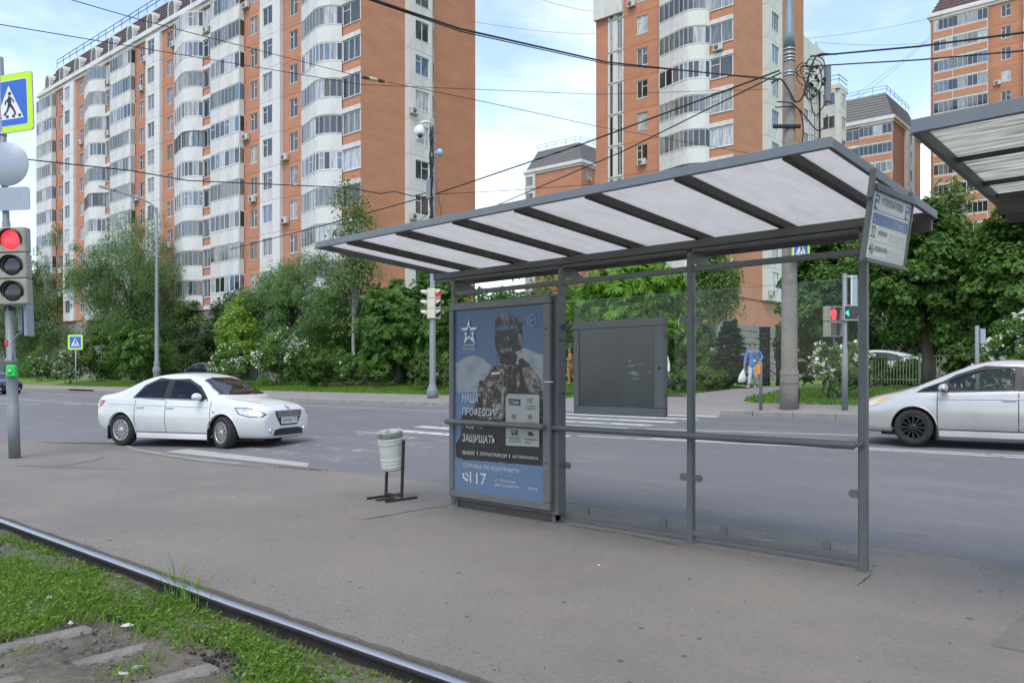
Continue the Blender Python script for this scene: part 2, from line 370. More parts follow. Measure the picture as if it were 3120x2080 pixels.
c = g2(215, 1423); blob(c[0], c[1], 1.1, .17, M_patch, 'patch', a=.5, j=.3)
c = g2(250, 1349); blob(c[0], c[1], .9, .12, M_crack, 'patch', a=.65, j=.35)
b = MB(); b.sheet([(*g2(3016, 1965), .002), (*g2(3120, 1985), .002), (*g2(3300, 2030), .002), (*g2(3300, 1850), .002), (*g2(3120, 1868), .002), (*g2(3085, 1900), .002)]); b.obj('patch', M_patch, pl)
# near kerb
def stone_run(name, pts, w, top, bot, step, par, m=None):
    """separate kerbstones along a polyline (left side of the direction is the road)"""
    acc = []
    for (x0, y0), (x1, y1) in zip(pts, pts[1:]):
        L_ = math.hypot(x1-x0, y1-y0); k = max(1, round(L_/step))
        for i in range(k): acc.append(((x0+(x1-x0)*i/k, y0+(y1-y0)*i/k), (x0+(x1-x0)*(i+1)/k, y0+(y1-y0)*(i+1)/k)))
    for a, c in acc:
        d = Vector((c[0]-a[0], c[1]-a[1], 0)); ln = d.length; ang = math.atan2(d.y, d.x); mid = ((a[0]+c[0])/2, (a[1]+c[1])/2)
        t0 = top(mid)+random.uniform(-.006, .006)
        bm = MB().bbox((.006, 0, bot(mid)-t0), (ln-.006, w, 0), .015)
        bm.obj('kerbstone', m(mid) if m else M_kerb, par, T((a[0], a[1], t0)) @ RZ(ang+random.uniform(-.004, .004)))
kn = struct(bpy.data.objects.new('kerb', None)); COL.objects.link(kn)
stone_run('kerbstone', [(x, y) for x, y in EDGE if -20 < x][::-1][:-1]+[(4, 7.36)], .13, lambda m: .004, lambda m: -.2, 1., kn, lambda mid: M_kerb if mid[0] < -13.5 else M_plat)
kf = struct(bpy.data.objects.new('kerb', None)); COL.objects.link(kf)
def ktop(m):
    p, q = m; base = rz(q)
    if -17.5 < p < -11.4: return base+.02
    if -64 < p < -59: return base+.03
    return base+.15
fk = [(p, kerbq(p)) for p in (-95, -85, -75, -62, -52, -45, -39, -33, -28, -23, -16.8, -12.3, -10.6, -5, 0, 6)]
stone_run('kerbstone', fk, .16, ktop, lambda m: rz(m[1])-.2, 1.15, kf)
# far pavement and the path between the lawns
b = MB(); pw = [-250, -95, -75, -62, -52, -45, -39, -33, -28, -23, -17.5, -16.8, -12.3, -11.4, -10.6, -5, 0, 30, 250]
for p0, p1 in zip(pw, pw[1:]):
    a0, a1 = kerbq(p0)+.15, kerbq(p1)+.15
    def zt(p, q): return (rz(kerbq(p))+.02 if -17.6 < p < -11.3 else rz(kerbq(p))+.145) if q < 20.8 else gz(q)+.012
    m0, m1 = 21.1, 21.1; e0, e1 = 22.35, 22.35
    b.sheet([(p0, a0, zt(p0, a0)), (p1, a1, zt(p1, a1)), (p1, m1, zt(p1, m1)), (p0, m0, zt(p0, m0))])
    b.sheet([(p0, m0, zt(p0, m0)), (p1, m1, zt(p1, m1)), (p1, e1, zt(p1, e1)), (p0, e0, zt(p0, e0))])
struct(b.obj('pavement', M_walk))
PL = [(-19.5, 22.3), (-17.6, 22.9), (-15.9, 23.6), (-15.2, 24.6), (-14.9, 26.5), (-14.9, 28.5), (-14.2, 31), (-12.5, 34), (-8, 38)]
PR = [(-11.6, 22.3), (-12.2, 22.9), (-12.55, 23.8), (-12.7, 25), (-12.75, 26.5), (-12.5, 28), (-11.8, 30), (-10.3, 32.5), (-6.5, 36)]
b = MB()
for (l0, l1), (r0, r1) in zip(zip(PL, PL[1:]), zip(PR, PR[1:])):
    b.sheet([(*l0, gz(l0[1])+.016), (*r0, gz(r0[1])+.016), (*r1, gz(r1[1])+.016), (*l1, gz(l1[1])+.016)])
struct(b.obj('path', M_walk))
# road markings
mk = struct(bpy.data.objects.new('road_markings', None)); COL.objects.link(mk)
def mark(pts, w, m=None, name='painted_line', z=.004):
    b = MB()
    for (x0, y0), (x1, y1) in zip(pts, pts[1:]):
        b.sheet([(x0, y0-w/2, rz(y0-w/2)+z), (x1, y1-w/2, rz(y1-w/2)+z), (x1, y1+w/2, rz(y1+w/2)+z), (x0, y0+w/2, rz(y0+w/2)+z)])
    return b.obj(name, m or M_paint, mk)
for k in range(13):
    q = 7.12+1.06*k; worn = 1 <= k <= 4
    b = MB(); p0, p1 = -16.4, -11.35
    if k == 0: p0, p1, q = -16.1, -11.75, 7.1
    if k == 0: b.sheet([(-16.2, 6.86, rz(6.86)+.005), (-11.7, 7.3, rz(7.3)+.005), (-12.1, 7.6, rz(7.6)+.005), (-16.3, 7.42, rz(7.42)+.005)])
    else: b.sheet([(p0+.1, q-.2, rz(q-.2)+.005), (p1+.1, q-.2, rz(q-.2)+.005), (p1, q+.2, rz(q+.2)+.005), (p0, q+.2, rz(q+.2)+.005)])
    b.obj('zebra_stripe', M_paintw if worn else M_paintd if k == 0 else M_paint, mk)
mark([(-11.2, 13.72), (-5.4, 14.5), (-3, 14.66), (40, 15.6)], .13)
mark([(-9.6, 14.15), (-5.4, 14.74), (-3, 14.92), (40, 15.9)], .13)
mark([(-10.9, 15.85), (-6.2, 16.85), (40, 17.9)], .11)
mark([(-30.7, 17.55), (-21, 17.85), (-16.6, 18.0)], .1)
mark([(-80, 17.6), (-50, 17.5)], .1)
mark([(-56, 13.45), (-43, 13.7), (-38, 13.75)], .13); mark([(-37, 13.75), (-35.8, 13.77)], .13); mark([(-34.5, 13.78), (-33.3, 13.8)], .13)
mark([(-50, 11.1), (-44.3, 11.6), (-43, 12.4)], .13); mark([(-42, 13.0), (-40, 13.2)], .13)
mark([(-16.6, 11.72), (-16.45+1.2, 11.75)], .1); mark([(-9.7, 10.4), (-8.35, 10.42)], .1, M_paintw); mark([(-23, 10.5), (-20, 10.5)], .12, M_paintw)
# tram track: bed, rail, sleepers
nx, ny = 130, 60; X = np.linspace(-24, 8, nx); b = MB(); V = []
for i in range(nx):
    for j in range(ny):
        q = railq(X[i])+.02-(ny-1-j)*.062
        V.append((X[i], q, -.145+.03*math.sin(X[i]*3.1+q*5)*math.sin(q*4.3-X[i])+random.uniform(-.012, .012)+(.03 if (ny-1-j)*.062 < .25 else 0)-.0))
b.add(V, [(i*ny+j, (i+1)*ny+j, (i+1)*ny+j+1, i*ny+j+1) for i in range(nx-1) for j in range(ny-1)], 0, True)
struct(b.obj('track_bed', M_soil))
struct(MB().sheet([(-60, -40, -.3), (20, -40, -.3), (20, 4.4, -.3), (-60, 2.2, -.3)]).obj('track_subsoil', M_soil))
M_railtop = mat('polished_rail_steel', (.44, .445, .46), .33, 1., var=.18, vscale=6, stretch=(.3, 14, 1), rvar=.1)
M_railside = mat('rusty_rail_steel', (.035, .028, .026), .8, .2, var=.35, vscale=12)
prof = [(-.075, -.18), (-.075, -.168), (-.012, -.15), (-.01, -.05), (-.033, -.036), (-.033, -.012), (-.024, -.002), (0, .003), (.024, -.002), (.033, -.012), (.033, -.036), (.01, -.05), (.012, -.15), (.075, -.168), (.075, -.18)]
b = MB(); st = [-40, -30, -20, -15, -9.785, -7.4, -5.03, -3.9, -2.9, -1, 2, 6, 12]; k = len(prof)
vs_ = [(p, railq(p)+y, z) for p in st for y, z in prof]
b.v = vs_
for i in range(len(st)-1):
    for j in range(k-1):
        b.f.append([i*k+j, (i+1)*k+j, (i+1)*k+j+1, i*k+j+1]); b.m.append(0 if 5 <= j <= 8 else 1); b.sm.append(True)
rl = b.obj('tram_rail', [M_railtop, M_railside]); tag(rl, 'polished steel tram rail running along the platform edge', 'rail')
M_sleeper = groundmat('sleeper_concrete', (.16, .15, .125), (.21, .20, .17), (.09, .082, .065), 3., 9., .2, .9, 120., .4)
for k, p in enumerate((-5.66, -5.02, -4.4)):
    o = MB().bbox((-.075, -1.6, -.1), (.075, .0, 0), .02).obj('concrete_sleeper', M_sleeper, None, T((p, railq(p)-[.66, .55, .48][k], -.132)) @ RZ(R([4, 3, 2][k])))
    tag(o, ['concrete tram sleeper in the weeds, farthest of the three from the camera', 'concrete tram sleeper in the weeds, middle one of three', 'concrete tram sleeper nearest the camera, half covered by soil'][k], 'sleeper', 'sleepers among the weeds')
# ================================================================ tram shelter
M_steel = mat('grey_painted_steel', (.098, .101, .102), .5, .0, var=.14, vscale=5, bump=.05, bscale=200, dirt=(.16, .14, .12), dscale=3.5, damt=.35)
M_steel2 = mat('grey_fascia_paint', (.135, .15, .165), .45, .0, var=.08, vscale=3, dirt=(.2, .19, .17), dscale=6, damt=.3)
M_steelb = mat('brown_beam_paint', (.062, .053, .050), .6, .0, var=.2, vscale=6, dirt=(.12, .09, .07), dscale=5, damt=.5)
M_rubber = mat('black_rubber', (.02, .02, .02), .8)
M_glass = glassmat('shelter_glass', (.98, .988, .984), 1.2, .006)
M_edge = mat('glass_edge', (.10, .16, .14), .2)
def panelmat(name, c1, c2, streak, damt):
    m = bpy.data.materials.new(name); m.use_nodes = True; t = m.node_tree; b = t.nodes['Principled BSDF']; o = t.nodes['Material Output']; MATS[name] = m
    g = N(t, 'ShaderNodeTexCoord'); mp_ = N(t, 'ShaderNodeMapping'); mp_.inputs['Scale'].default_value = streak; t.links.new(g.outputs['Object'], mp_.inputs[0])
    n = N(t, 'ShaderNodeTexNoise'); n.inputs['Scale'].default_value = 3.; n.inputs['Detail'].default_value = 9; n.inputs['Roughness'].default_value = .7; t.links.new(mp_.outputs[0], n.inputs['Vector'])
    r = N(t, 'ShaderNodeMapRange'); r.inputs[1].default_value = .44; r.inputs[2].default_value = .66; r.inputs[4].default_value = damt; t.links.new(n.outputs[0], r.inputs[0])
    x = N(t, 'ShaderNodeMixRGB'); x.inputs[1].default_value = (*c1, 1); x.inputs[2].default_value = (*c2, 1); t.links.new(r.outputs[0], x.inputs[0])
    tr = N(t, 'ShaderNodeBsdfTranslucent'); t.links.new(x.outputs[0], tr.inputs[0]); t.links.new(x.outputs[0], b.inputs['Base Color']); b.inputs['Roughness'].default_value = .45
    ms = N(t, 'ShaderNodeMixShader'); ms.inputs[0].default_value = .68; t.links.new(b.outputs[0], ms.inputs[1]); t.links.new(tr.outputs[0], ms.inputs[2]); t.links.new(ms.outputs[0], o.inputs[0])
    return m
M_poly = panelmat('milky_roof_panel', (.83, .82, .80), (.52, .48, .42), (3.5, .8, 1), .22)
M_poly2 = panelmat('stained_roof_panel', (.85, .86, .80), (.34, .32, .25), (.5, 9, 1), .95)
PP = (-7.09, -5.44, -3.917, -2.394); Q0 = 6.394
sh = thing('tram_shelter', 'grey steel tram shelter with glass back wall and sloping milky roof', 'shelter', (0, 0, 0))
for p in PP: MB().bbox((p-.03, Q0-.03, 0 if p != PP[0] else 0), (p+.03, Q0+.03, 2.68), .006).obj('post', M_steel, sh)
for p in PP: MB().bbox((p-.05, Q0-.05, 0), (p+.05, Q0+.05, .008), .003).obj('foot_plate', M_steel, sh)
def rail(z0, z1, pa, pb, q0=Q0-.022, q1=Q0+.022, name='cross_rail', m=None): return MB().bbox((pa, q0, z0), (pb, q1, z1), .005).obj(name, m or M_steel, sh)
for a, c in zip(PP, PP[1:]): rail(2.43, 2.48, a+.03, c-.03)
for a, c in list(zip(PP, PP[1:]))[1:]: rail(.062, .112, a+.03, c-.03)
rail(1.855, 1.872, PP[1]+.03, PP[2]-.03, Q0-.05, Q0-.033); rail(1.31, 1.327, PP[1]+.03, PP[2]-.03, Q0-.05, Q0-.033)
# roof: slopes down towards the road
ZF, ZB, QF, QB = 2.917, 2.765, 4.78, 6.77
sl_ = (ZB-ZF)/(QB-QF); ra = math.atan(sl_)
def roof(par, p0, p1, beams, Mp, fascia=.067, cross=()):
    Mr = T((0, QF, ZF)) @ RX(ra); Lr = math.hypot(QB-QF, ZB-ZF)
    MB().bbox((p0, 0, -fascia), (p1, .03, 0), .004).obj('front_fascia', M_steel2, par, Mr)
    for pe in (p0, p1-.03): MB().bbox((pe, .032, -fascia), (pe+.03, Lr, 0), .004).obj('side_fascia', M_steel, par, Mr)
    MB().bbox((p0+.03, Lr-.05, -.16), (p1-.03, Lr-.002, -.012), .004).obj('back_fascia', M_steelb, par, Mr)
    for x in beams: MB().bbox((x-.028, .032, -fascia-.012), (x+.028, Lr-.052, -.014), .004).obj('roof_beam', M_steelb, par, Mr)
    for y in cross: MB().bbox((p0+.03, y-.012, -.045), (p1-.03, y+.012, -.016), .003).obj('purlin', M_steelb, par, Mr)
    xs = [p0+.03]+list(beams)+[p1-.03]
    for a, c in zip(xs, xs[1:]):
        MB().box((a+.004, .03, -.012), (c-.004, Lr-.004, -.004)).obj('roof_panel', Mp, par, Mr)
    for a in xs[1:-1]: MB().box((a-.02, .02, -.003), (a+.02, Lr, .003)).obj('panel_clip', M_steel2, par, Mr)
roof(sh, -7.5, -1.978, (-6.943, -6.138, -5.335, -4.581, -3.841, -3.053, -2.271), M_poly)
zq = ZF+sl_*(Q0-QF)
MB().bbox((-7.42, Q0-.045, zq-.155), (-2.05, Q0+.045, zq-.085), .005).obj('top_beam', M_steel, sh)
MB().bbox((-7.40, Q0-.03, zq-.19), (-2.30, Q0+.03, zq-.157), .005).obj('top_beam', M_steel, sh)
for p in PP: MB().prism([(0, 0), (.3, 0), (.3, .02), (.02, .16), (0, .16)], -.015, .015).obj('bracket', M_steel, sh, T((p, Q0+.04, zq-.28)) @ RZ(R(90)) @ RX(R(90)))
# hand rail
def hrail(pa, pb, q=6.25, z=.972):
    h = MB(); h.tube([(pa, q, z), (pa+.02, q, z), (pb-.02, q, z), (pb, q, z)], [.022, .032, .032, .022], 12); return h.obj('hand_rail', M_steel, sh)
hrail(-6.95, -5.46, 6.13, .983); hrail(-5.52, -2.40)
for p in (-6.5, -5.6): MB().cyl((p, 6.13, .983), (p, 6.21, .983), .01, 8).obj('rail_bracket', M_steel, sh)
for p in PP[1:]: MB().cyl((p, 6.26, .968), (p, Q0-.02, .985), .012, 8).obj('rail_bracket', M_steel, sh)
# glass panes with their clamps
for a, c in ((PP[1], PP[2]), (PP[2], PP[3])):
    g = MB().box((a+.042, Q0-.004, .128), (c-.042, Q0+.004, 2.252)).obj('glass_pane', M_glass, sh)
    e = MB()
    for x in (a+.041, c-.041): e.box((x-.0012, Q0-.0045, .128), (x+.0012, Q0+.0045, 2.252))
    e.box((a+.042, Q0-.0045, 2.2525), (c-.042, Q0+.0045, 2.255)); e.box((a+.042, Q0-.0045, .124), (c-.042, Q0+.0045, .1275)); e.obj('pane_edge', M_edge, g)
    for fx in (.2, .82):
        x = a+.03+(c-a-.06)*fx
        k = MB(); k.prism([(-.035, 0), (.035, 0), (.035, .05)]+[(.035*math.cos(t), .05+.035*math.sin(t)) for t in np.linspace(.3, 2.84, 7)]+[(-.035, .05)], -.012, .012, 0, T((x, Q0, .112)) @ RX(R(90))); k.obj('glass_clamp', M_steel, sh)
    for z in (.585, 2.0):
        for x, s in ((a, 1), (c, -1)):
            k = MB(); k.prism([(.0, -.03), (.05*s, -.03)]+[(.05*s+s*.034*math.cos(t), .034*math.sin(t)) for t in np.linspace(-1.2, 1.2, 7)]+[(.05*s, .03), (0, .03)], -.013, .013, 0, T((x+.028*s, Q0-.002, z)) @ RX(R(90))); k.obj('glass_clamp', M_steel, sh)
M_bolt = mat('bolt_steel', (.25, .25, .24), .4, .7)
for p in PP:
    for z in (.10, .97, 2.45, 2.62):
        MB().lathe([(0, .006), (.007, .005), (.009, 0)], 8, 0, T((p, Q0-.031, z)) @ RX(R(90))).obj('bolt', M_bolt, sh); MB().lathe([(0, .006), (.007, .005), (.009, 0)], 8, 0, T((p+.031, Q0, z)) @ RY(R(90))).obj('bolt', M_bolt, sh)
MB().box((PP[3]+.0305, Q0-.022, 1.55), (PP[3]+.0312, Q0+.02, 1.66)).obj('torn_sticker', mat('torn_sticker_paper', (.22, .22, .21), .8, var=.5, vscale=60), sh)
# ---------------------------------------------------------------- second shelter, its roof reaching in from the right
s2 = thing('tram_shelter', 'second tram shelter whose stained corrugated roof reaches in at the right edge', 'shelter')
roof(s2, -1.536, 4.0, (-.78, -.02, .75, 1.5, 2.3, 3.1), M_poly2, .08, (.75, 1.35, 1.7))
zq2 = ZF+sl_*(6.3-QF)
MB().bbox((-1.45, 6.23, zq2-.20), (3.9, 6.33, zq2-.09), .005).obj('top_beam', M_steelb, s2)
MB().bbox((-1.05, 6.0, zq2-.36), (-.2, 6.2, zq2-.205), .01).obj('cable_box', M_rubber, s2)
for p in (-.35, 1.2, 2.7, 3.85): MB().bbox((p-.03, 6.36, 0), (p+.03, 6.42, 2.6), .005).obj('post', M_steel, s2)
# ---------------------------------------------------------------- stop sign
def plane_q(x, y, q):
    k = (x-CX)/FPX; d = q/(k*sn+cs); P = at(x, y, d); return P
M_signw = mat('sign_white', (.62, .63, .65), .45, var=.04, vscale=8)
M_blue = mat('sign_blue', (.012, .075, .30), .4)
M_black = mat('print_black', (.012, .012, .014), .5)
M_grey = mat('print_grey', (.22, .22, .23), .5)
ts = thing('stop_sign', 'white route board with blue band hanging from the shelter roof end', 'sign', (-1.93, 5.34, 2.68))
# local frame: x along +q, y up, facing +p, hung at a slight tilt
A = Vector((-1.93, 5.342, 2.682)); ex = Vector((0, 1, .012)).normalized(); ey = Vector((-.14, 0.01, -1)).normalized()*-1; ez = ex.cross(ey).normalized(); ey = ez.cross(ex)
Ms = Matrix(((ex.x, ey.x, ez.x, A.x), (ex.y, ey.y, ez.y, A.y), (ex.z, ey.z, ez.z, A.z), (0, 0, 0, 1)))
ts.matrix_basis = Ms
SW, SH = .69, .425
MB().box((0, -SH, -.012), (SW, 0, 0)).obj('board', M_signw, ts)
fr = MB()
for a, c in (((-.045, -SH-.03, -.025), (-.004, .05, .003)), ((SW, -SH-.03, -.025), (SW+.02, .05, .012)), ((-.0, 0, -.025), (SW, .045, .018)), ((0, -SH-.03, -.025), (SW, -SH, .016))): fr.bbox(a, c, .004)
fr.obj('frame', M_steel, ts)
MB().bbox((-.075, -.06, -.02), (-.045, .13, .015), .005).obj('hanger', M_steel, ts); MB().bbox((SW-.05, .045, -.02), (SW-.02, .085, .01), .005).obj('hanger', M_steel, ts)
def on(par, z=.001): return lambda x, y, k=0: T((x, y, z+k*.0006))
so = on(ts)
MB().box((.025, -.205, .0006), (SW-.02, -.135, .0012)).obj('blue_band', M_blue, ts)
MB().box((.03, -.118, .0006), (SW-.03, -.114, .0012)).obj('rule', M_grey, ts); MB().box((.015, -.312, .0006), (SW-.015, -.310, .0012)).obj('rule', M_grey, ts); MB().box((.015, -.41, .0006), (SW-.015, -.408, .0012)).obj('rule', M_grey, ts)
for x0 in (.02, SW-.1):
    lg = MB()
    for a, c in (((0, -.112), (.022, -.045)), ((0, -.112), (.06, -.1)), ((.012, -.032), (.075, -.022)), ((.062, -.075), (.076, -.022)), ((.0, -.035), (.03, -.022)), ((.026, -.068), (.05, -.048))): lg.box((x0+a[0], a[1], .0006), (x0+c[0], c[1], .0013))
    lg.obj('emblem', M_blue, ts)
letters('УХТОМСКАЯ УЛИЦА', M_black, ts, so(.135, -.085), fit=(.40, .06), size=.08, bold=.0008)
for tx, x, y, w, h in (('№\nмарш', .035, -.190, .05, .04), ('Направление', .18, -.178, .09, .014), ('ч', .37, -.178, .015, .014), ('час\nпик', .42, -.190, .035, .035), ('Интервалы\nдвижения', .49, -.190, .1, .035)):
    letters(tx, M_signw, ts, so(x, y, 1), fit=(w, h), size=.02)
letters('32', M_black, ts, so(.025, -.292), fit=(.075, .075), size=.07, bold=.0006); letters('46', M_black, ts, so(.025, -.397), fit=(.075, .072), size=.07, bold=.0006)
letters('КУРСКИЙ ВОКЗАЛ', M_black, ts, so(.15, -.268), fit=(.16, .04), size=.05, bold=.0006); letters('2-Я ВЛАДИМИРСКАЯ УЛИЦА', M_black, ts, so(.108, -.38), fit=(.24, .04), size=.05, bold=.0006)
for k in range(7):
    letters('%02d' % (6+k*3 % 24), M_grey, ts, so(.355+k*.042, -.255), fit=(.024, .014), size=.02); letters('%02d\n%02d' % (10+k, 25+k), M_grey, ts, so(.355+k*.042, -.292), fit=(.024, .03), size=.02)
    letters('%02d' % (5+k*2), M_grey, ts, so(.355+k*.042, -.362), fit=(.024, .014), size=.02); letters('%02d\n%02d' % (12+k, 31+k), M_grey, ts, so(.355+k*.042, -.398), fit=(.024, .03), size=.02)
# ---------------------------------------------------------------- notice board
M_board = mat('board_frame_paint', (.118, .12, .12), .5, var=.1, vscale=4)
M_felt = mat('dark_board_glass', (.032, .04, .042), .22, var=.25, vscale=2.5, spec=.6)
nb = thing('notice_board', 'empty dark grey notice board hung on the shelter glass', 'notice board', (-5.21, 6.3, 1.12))
NBW, NBH, fb = 1.065, .918, .1
f = MB()
for a, c in (((0, 0, 0), (NBW, .055, fb*.8)), ((0, 0, NBH-fb*.8), (NBW, .055, NBH)), ((0, 0, fb*.8), (fb*.65, .055, NBH-fb*.8)), ((NBW-fb*1.05, 0, fb*.8), (NBW, .055, NBH-fb*.8))): f.bbox(a, c, .006)
f.obj('frame', M_board, nb)
MB().box((fb*.65, .012, fb*.8), (NBW-fb*1.05, .02, NBH-fb*.8)).obj('panel', M_felt, nb)
MB().box((.002, .056, .002), (NBW-.002, .066, NBH-.002)).obj('backing', M_board, nb)
MB().lathe([(.012, 0), (.012, .006), (.008, .008), (.0, .008)], 10, 0, T((NBW-fb*.45, -.001, NBH*.49)) @ RX(R(90))).obj('lock', M_black, nb)
M_scrap = mat('torn_paper', (.20, .215, .22), .8, var=.3, vscale=20)
for cx_, cz_, w_, h_ in ((.70, .47, .10, .03), (.73, .40, .16, .06), (.80, .49, .1, .012), (.9, .41, .06, .015), (.68, .52, .03, .05), (.75, .35, .12, .02), (.3, .62, .01, .03), (.24, .5, .015, .012), (.50, .07, .02, .03), (.26, .3, .01, .012), (.83, .27, .006, .03)):
    pts = [(cx_+w_/2*math.cos(t)*random.uniform(.3, 1.1), .0115, cz_+h_/2*math.sin(t)*random.uniform(.3, 1.1)) for t in np.linspace(0, 6.28, 12)[:-1]]
    MB().sheet(pts[::-1]).obj('torn_paper', M_scrap, nb)
# ---------------------------------------------------------------- advertising light box with its poster
lb = thing('poster_case', 'tall grey poster case with a military recruitment poster in the shelter end bay', 'poster case', (-6.97, 6.2, .13))
LW, LH = 1.53, 2.18
f = MB()
for a, c in (((0, 0, 0), (LW, .06, .078)), ((0, 0, LH-.075), (LW, .06, LH)), ((0, 0, .078), (.072, .06, LH-.075)), ((LW-.095, 0, .078), (LW, .06, LH-.075))): f.bbox(a, c, .008)
f.obj('frame', M_board, lb)
MB().bbox((.01, .066, -.05), (LW+.05, .2, LH+.02), .01).obj('housing', M_steel, lb)
MB().box((.05, .1, -.11), (LW, .16, -.05)).obj('base_bar', M_steelb, lb)
for p in (.04, LW-.02): MB().bbox((p-.02, .08, -.13), (p+.02, .17, -.04), .005).obj('leg', M_steel, lb)
for z in (1.3,): MB().bbox((LW-.06, -.012, z), (LW+.05, .005, z+.012), .003).obj('hasp', M_signw, lb)
for z in (1.85, .48): MB().lathe([(.009, 0), (.009, .004), (0, .004)], 8, 0, T((LW-.045, -.001, z)) @ RX(R(90))).obj('lock', M_black, lb)
def printmat(name, cols, scale=4., kind='noise', rough=.35, stretch=(1, 1, 1)):
    m = bpy.data.materials.new(name); m.use_nodes = True; t = m.node_tree; b = t.nodes['Principled BSDF']; MATS[name] = m
    b.inputs['Roughness'].default_value = rough; b.inputs['Specular IOR Level'].default_value = .4
    g = N(t, 'ShaderNodeTexCoord'); mp_ = N(t, 'ShaderNodeMapping'); mp_.inputs['Scale'].default_value = stretch; t.links.new(g.outputs['Object'], mp_.inputs[0])
    r = N(t, 'ShaderNodeValToRGB')
    while len(r.color_ramp.elements) < len(cols): r.color_ramp.elements.new(.5)
    for e, (ps_, c) in zip(r.color_ramp.elements, cols): e.position = ps_; e.color = (*c, 1)
    if kind == 'noise':
        n = N(t, 'ShaderNodeTexNoise'); n.inputs['Scale'].default_value = scale; n.inputs['Detail'].default_value = 5; n.inputs['Roughness'].default_value = .6; t.links.new(mp_.outputs[0], n.inputs['Vector']); t.links.new(n.outputs[0], r.inputs[0])
    else:
        n = N(t, 'ShaderNodeSeparateXYZ'); t.links.new(mp_.outputs[0], n.inputs[0]); t.links.new(n.outputs['Z'], r.inputs[0])
    t.links.new(r.outputs[0], b.inputs['Base Color']); return m
P_sky = printmat('print_sky', [(.15, (.135, .18, .245)), (.5, (.10, .16, .255)), (1, (.05, .09, .165))], kind='z', stretch=(1, 1, .5))
P_cloud = printmat('print_cloud', [(.3, (.15, .19, .24)), (.5, (.25, .26, .26)), (.75, (.31, .31, .29))], 5.)
P_camo = printmat('print_camouflage', [(.38, (.008, .007, .007)), (.46, (.045, .032, .028)), (.54, (.10, .08, .07)), (.62, (.25, .23, .19))], 18., rough=.4)
P_dark = printmat('print_dark_gear', [(.35, (.006, .005, .005)), (.58, (.025, .016, .015)), (.7, (.07, .05, .045))], 14.)
P_tan = printmat('print_tan_cloth', [(.35, (.04, .032, .026)), (.5, (.13, .115, .09)), (.66, (.24, .225, .18))], 10.)
P_helm = printmat('print_helmet', [(.36, (.01, .009, .008)), (.5, (.05, .045, .038)), (.62, (.16, .155, .12))], 20., stretch=(1.5, 1, .7))
P_white = mat('print_white', (.50, .51, .52), .4); P_band = mat('print_blue_band', (.105, .155, .25), .35, var=.05, vscale=3)
P_pan = mat('print_pale_panel', (.30, .30, .275), .4, var=.04); P_red = mat('print_red', (.17, .02, .02), .4); P_text = mat('print_grey_text', (.13, .13, .12), .5); P_pale = mat('print_pale_mark', (.2, .25, .33), .4); P_blk = mat('print_deep_brown', (.018, .013, .012), .4, var=.3, vscale=8)
QP = 6.2+.03
MI = {m: i for i, m in enumerate([P_sky, P_cloud, P_camo, P_dark, P_tan, P_helm, P_white, P_band, P_pan, P_red, P_blk, P_pale, M_black])}
PIC = MB(); layer = [0]
def pz(x, y, o=(1340, 880), s=380/1568): P = plane_q(o[0]+x*s, o[1]+y*s, QP); return (P.x, P.z)
def pic(pts, m, jit=0., o=(1340, 880), s=380/1568, sub=1):
    layer[0] += 1; q = QP-.00007*layer[0]; W_ = [pz(x, y, o, s) for x, y in pts]
    if jit:
        W2 = []
        for a, c in zip(W_, W_[1:]+W_[:1]):
            n_ = max(1, int(math.hypot(c[0]-a[0], c[1]-a[1])/.025))
            for i in range(n_): W2.append((a[0]+(c[0]-a[0])*i/n_+random.uniform(-jit, jit), a[1]+(c[1]-a[1])*i/n_+random.uniform(-jit, jit)))
        W_ = W2
    bm = bmesh.new(); vs = [bm.verts.new((x-lb.location.x, q-lb.location.y, z-lb.location.z)) for x, z in W_]
    f = bm.faces.new(vs); f.normal_update()
    if f.normal.y > 0: f.normal_flip()
    bmesh.ops.triangulate(bm, faces=bm.faces[:]); PIC.frombm(bm, MI[m])
Z2 = dict(o=(1340, 850), s=400*1568/750/1568) if False else dict(o=(1340, 850), s=750/1568)
pic([(84, 197), (662, 148), (668, 1432), (98, 1352)], P_sky, **Z2)
pic([(205, 930), (260, 910), (350, 850), (440, 838), (540, 870), (610, 930), (650, 1010), (700, 1100), (700, 1300), (205, 1300)], P_cloud, .012)
pic([(205, 1500), (205, 1330), (330, 1290), (480, 1300), (480, 1568), (205, 1568)], P_cloud, .012) if False else None
pic([(930, 800), (1010, 760), (1080, 752), (1180, 800), (1250, 820), (1300, 830), (1300, 1320), (1100, 1320), (930, 1000)], P_cloud, .012)
# figure: legs and body down to the band
pic([(210, 840), (290, 640), (430, 630), (520, 560), (600, 600), (650, 680), (663, 760), (664, 1192), (560, 1182), (330, 1162), (150, 1150), (105, 1130), (103, 1050), (135, 990), (140, 860)], P_blk, .006, **Z2)
pic([(280, 655), (300, 620), (345, 560), (420, 545), (500, 540), (580, 560), (640, 640), (660, 720), (662, 800), (500, 900), (280, 900), (230, 820)], P_dark, .004, **Z2)
pic([(690, 960), (640, 1020), (560, 1140), (620, 1180), (850, 1110), (1000, 1000), (960, 930), (860, 940)], P_camo, .006)
pic([(500, 1150), (560, 1142), (690, 1105), (790, 1120), (855, 1165), (840, 1260), (830, 1568), (780, 1640), (440, 1640), (460, 1400)], P_camo, .008)
pic([(660, 1095), (690, 1060), (735, 1065), (720, 1110), (640, 1118)], P_red); pic([(648, 1050), (760, 1045), (757, 1068), (645, 1075)], P_white)
pic([(770, 1180), (800, 1170), (810, 1300), (790, 1560), (765, 1560), (775, 1380)], P_tan, .003)
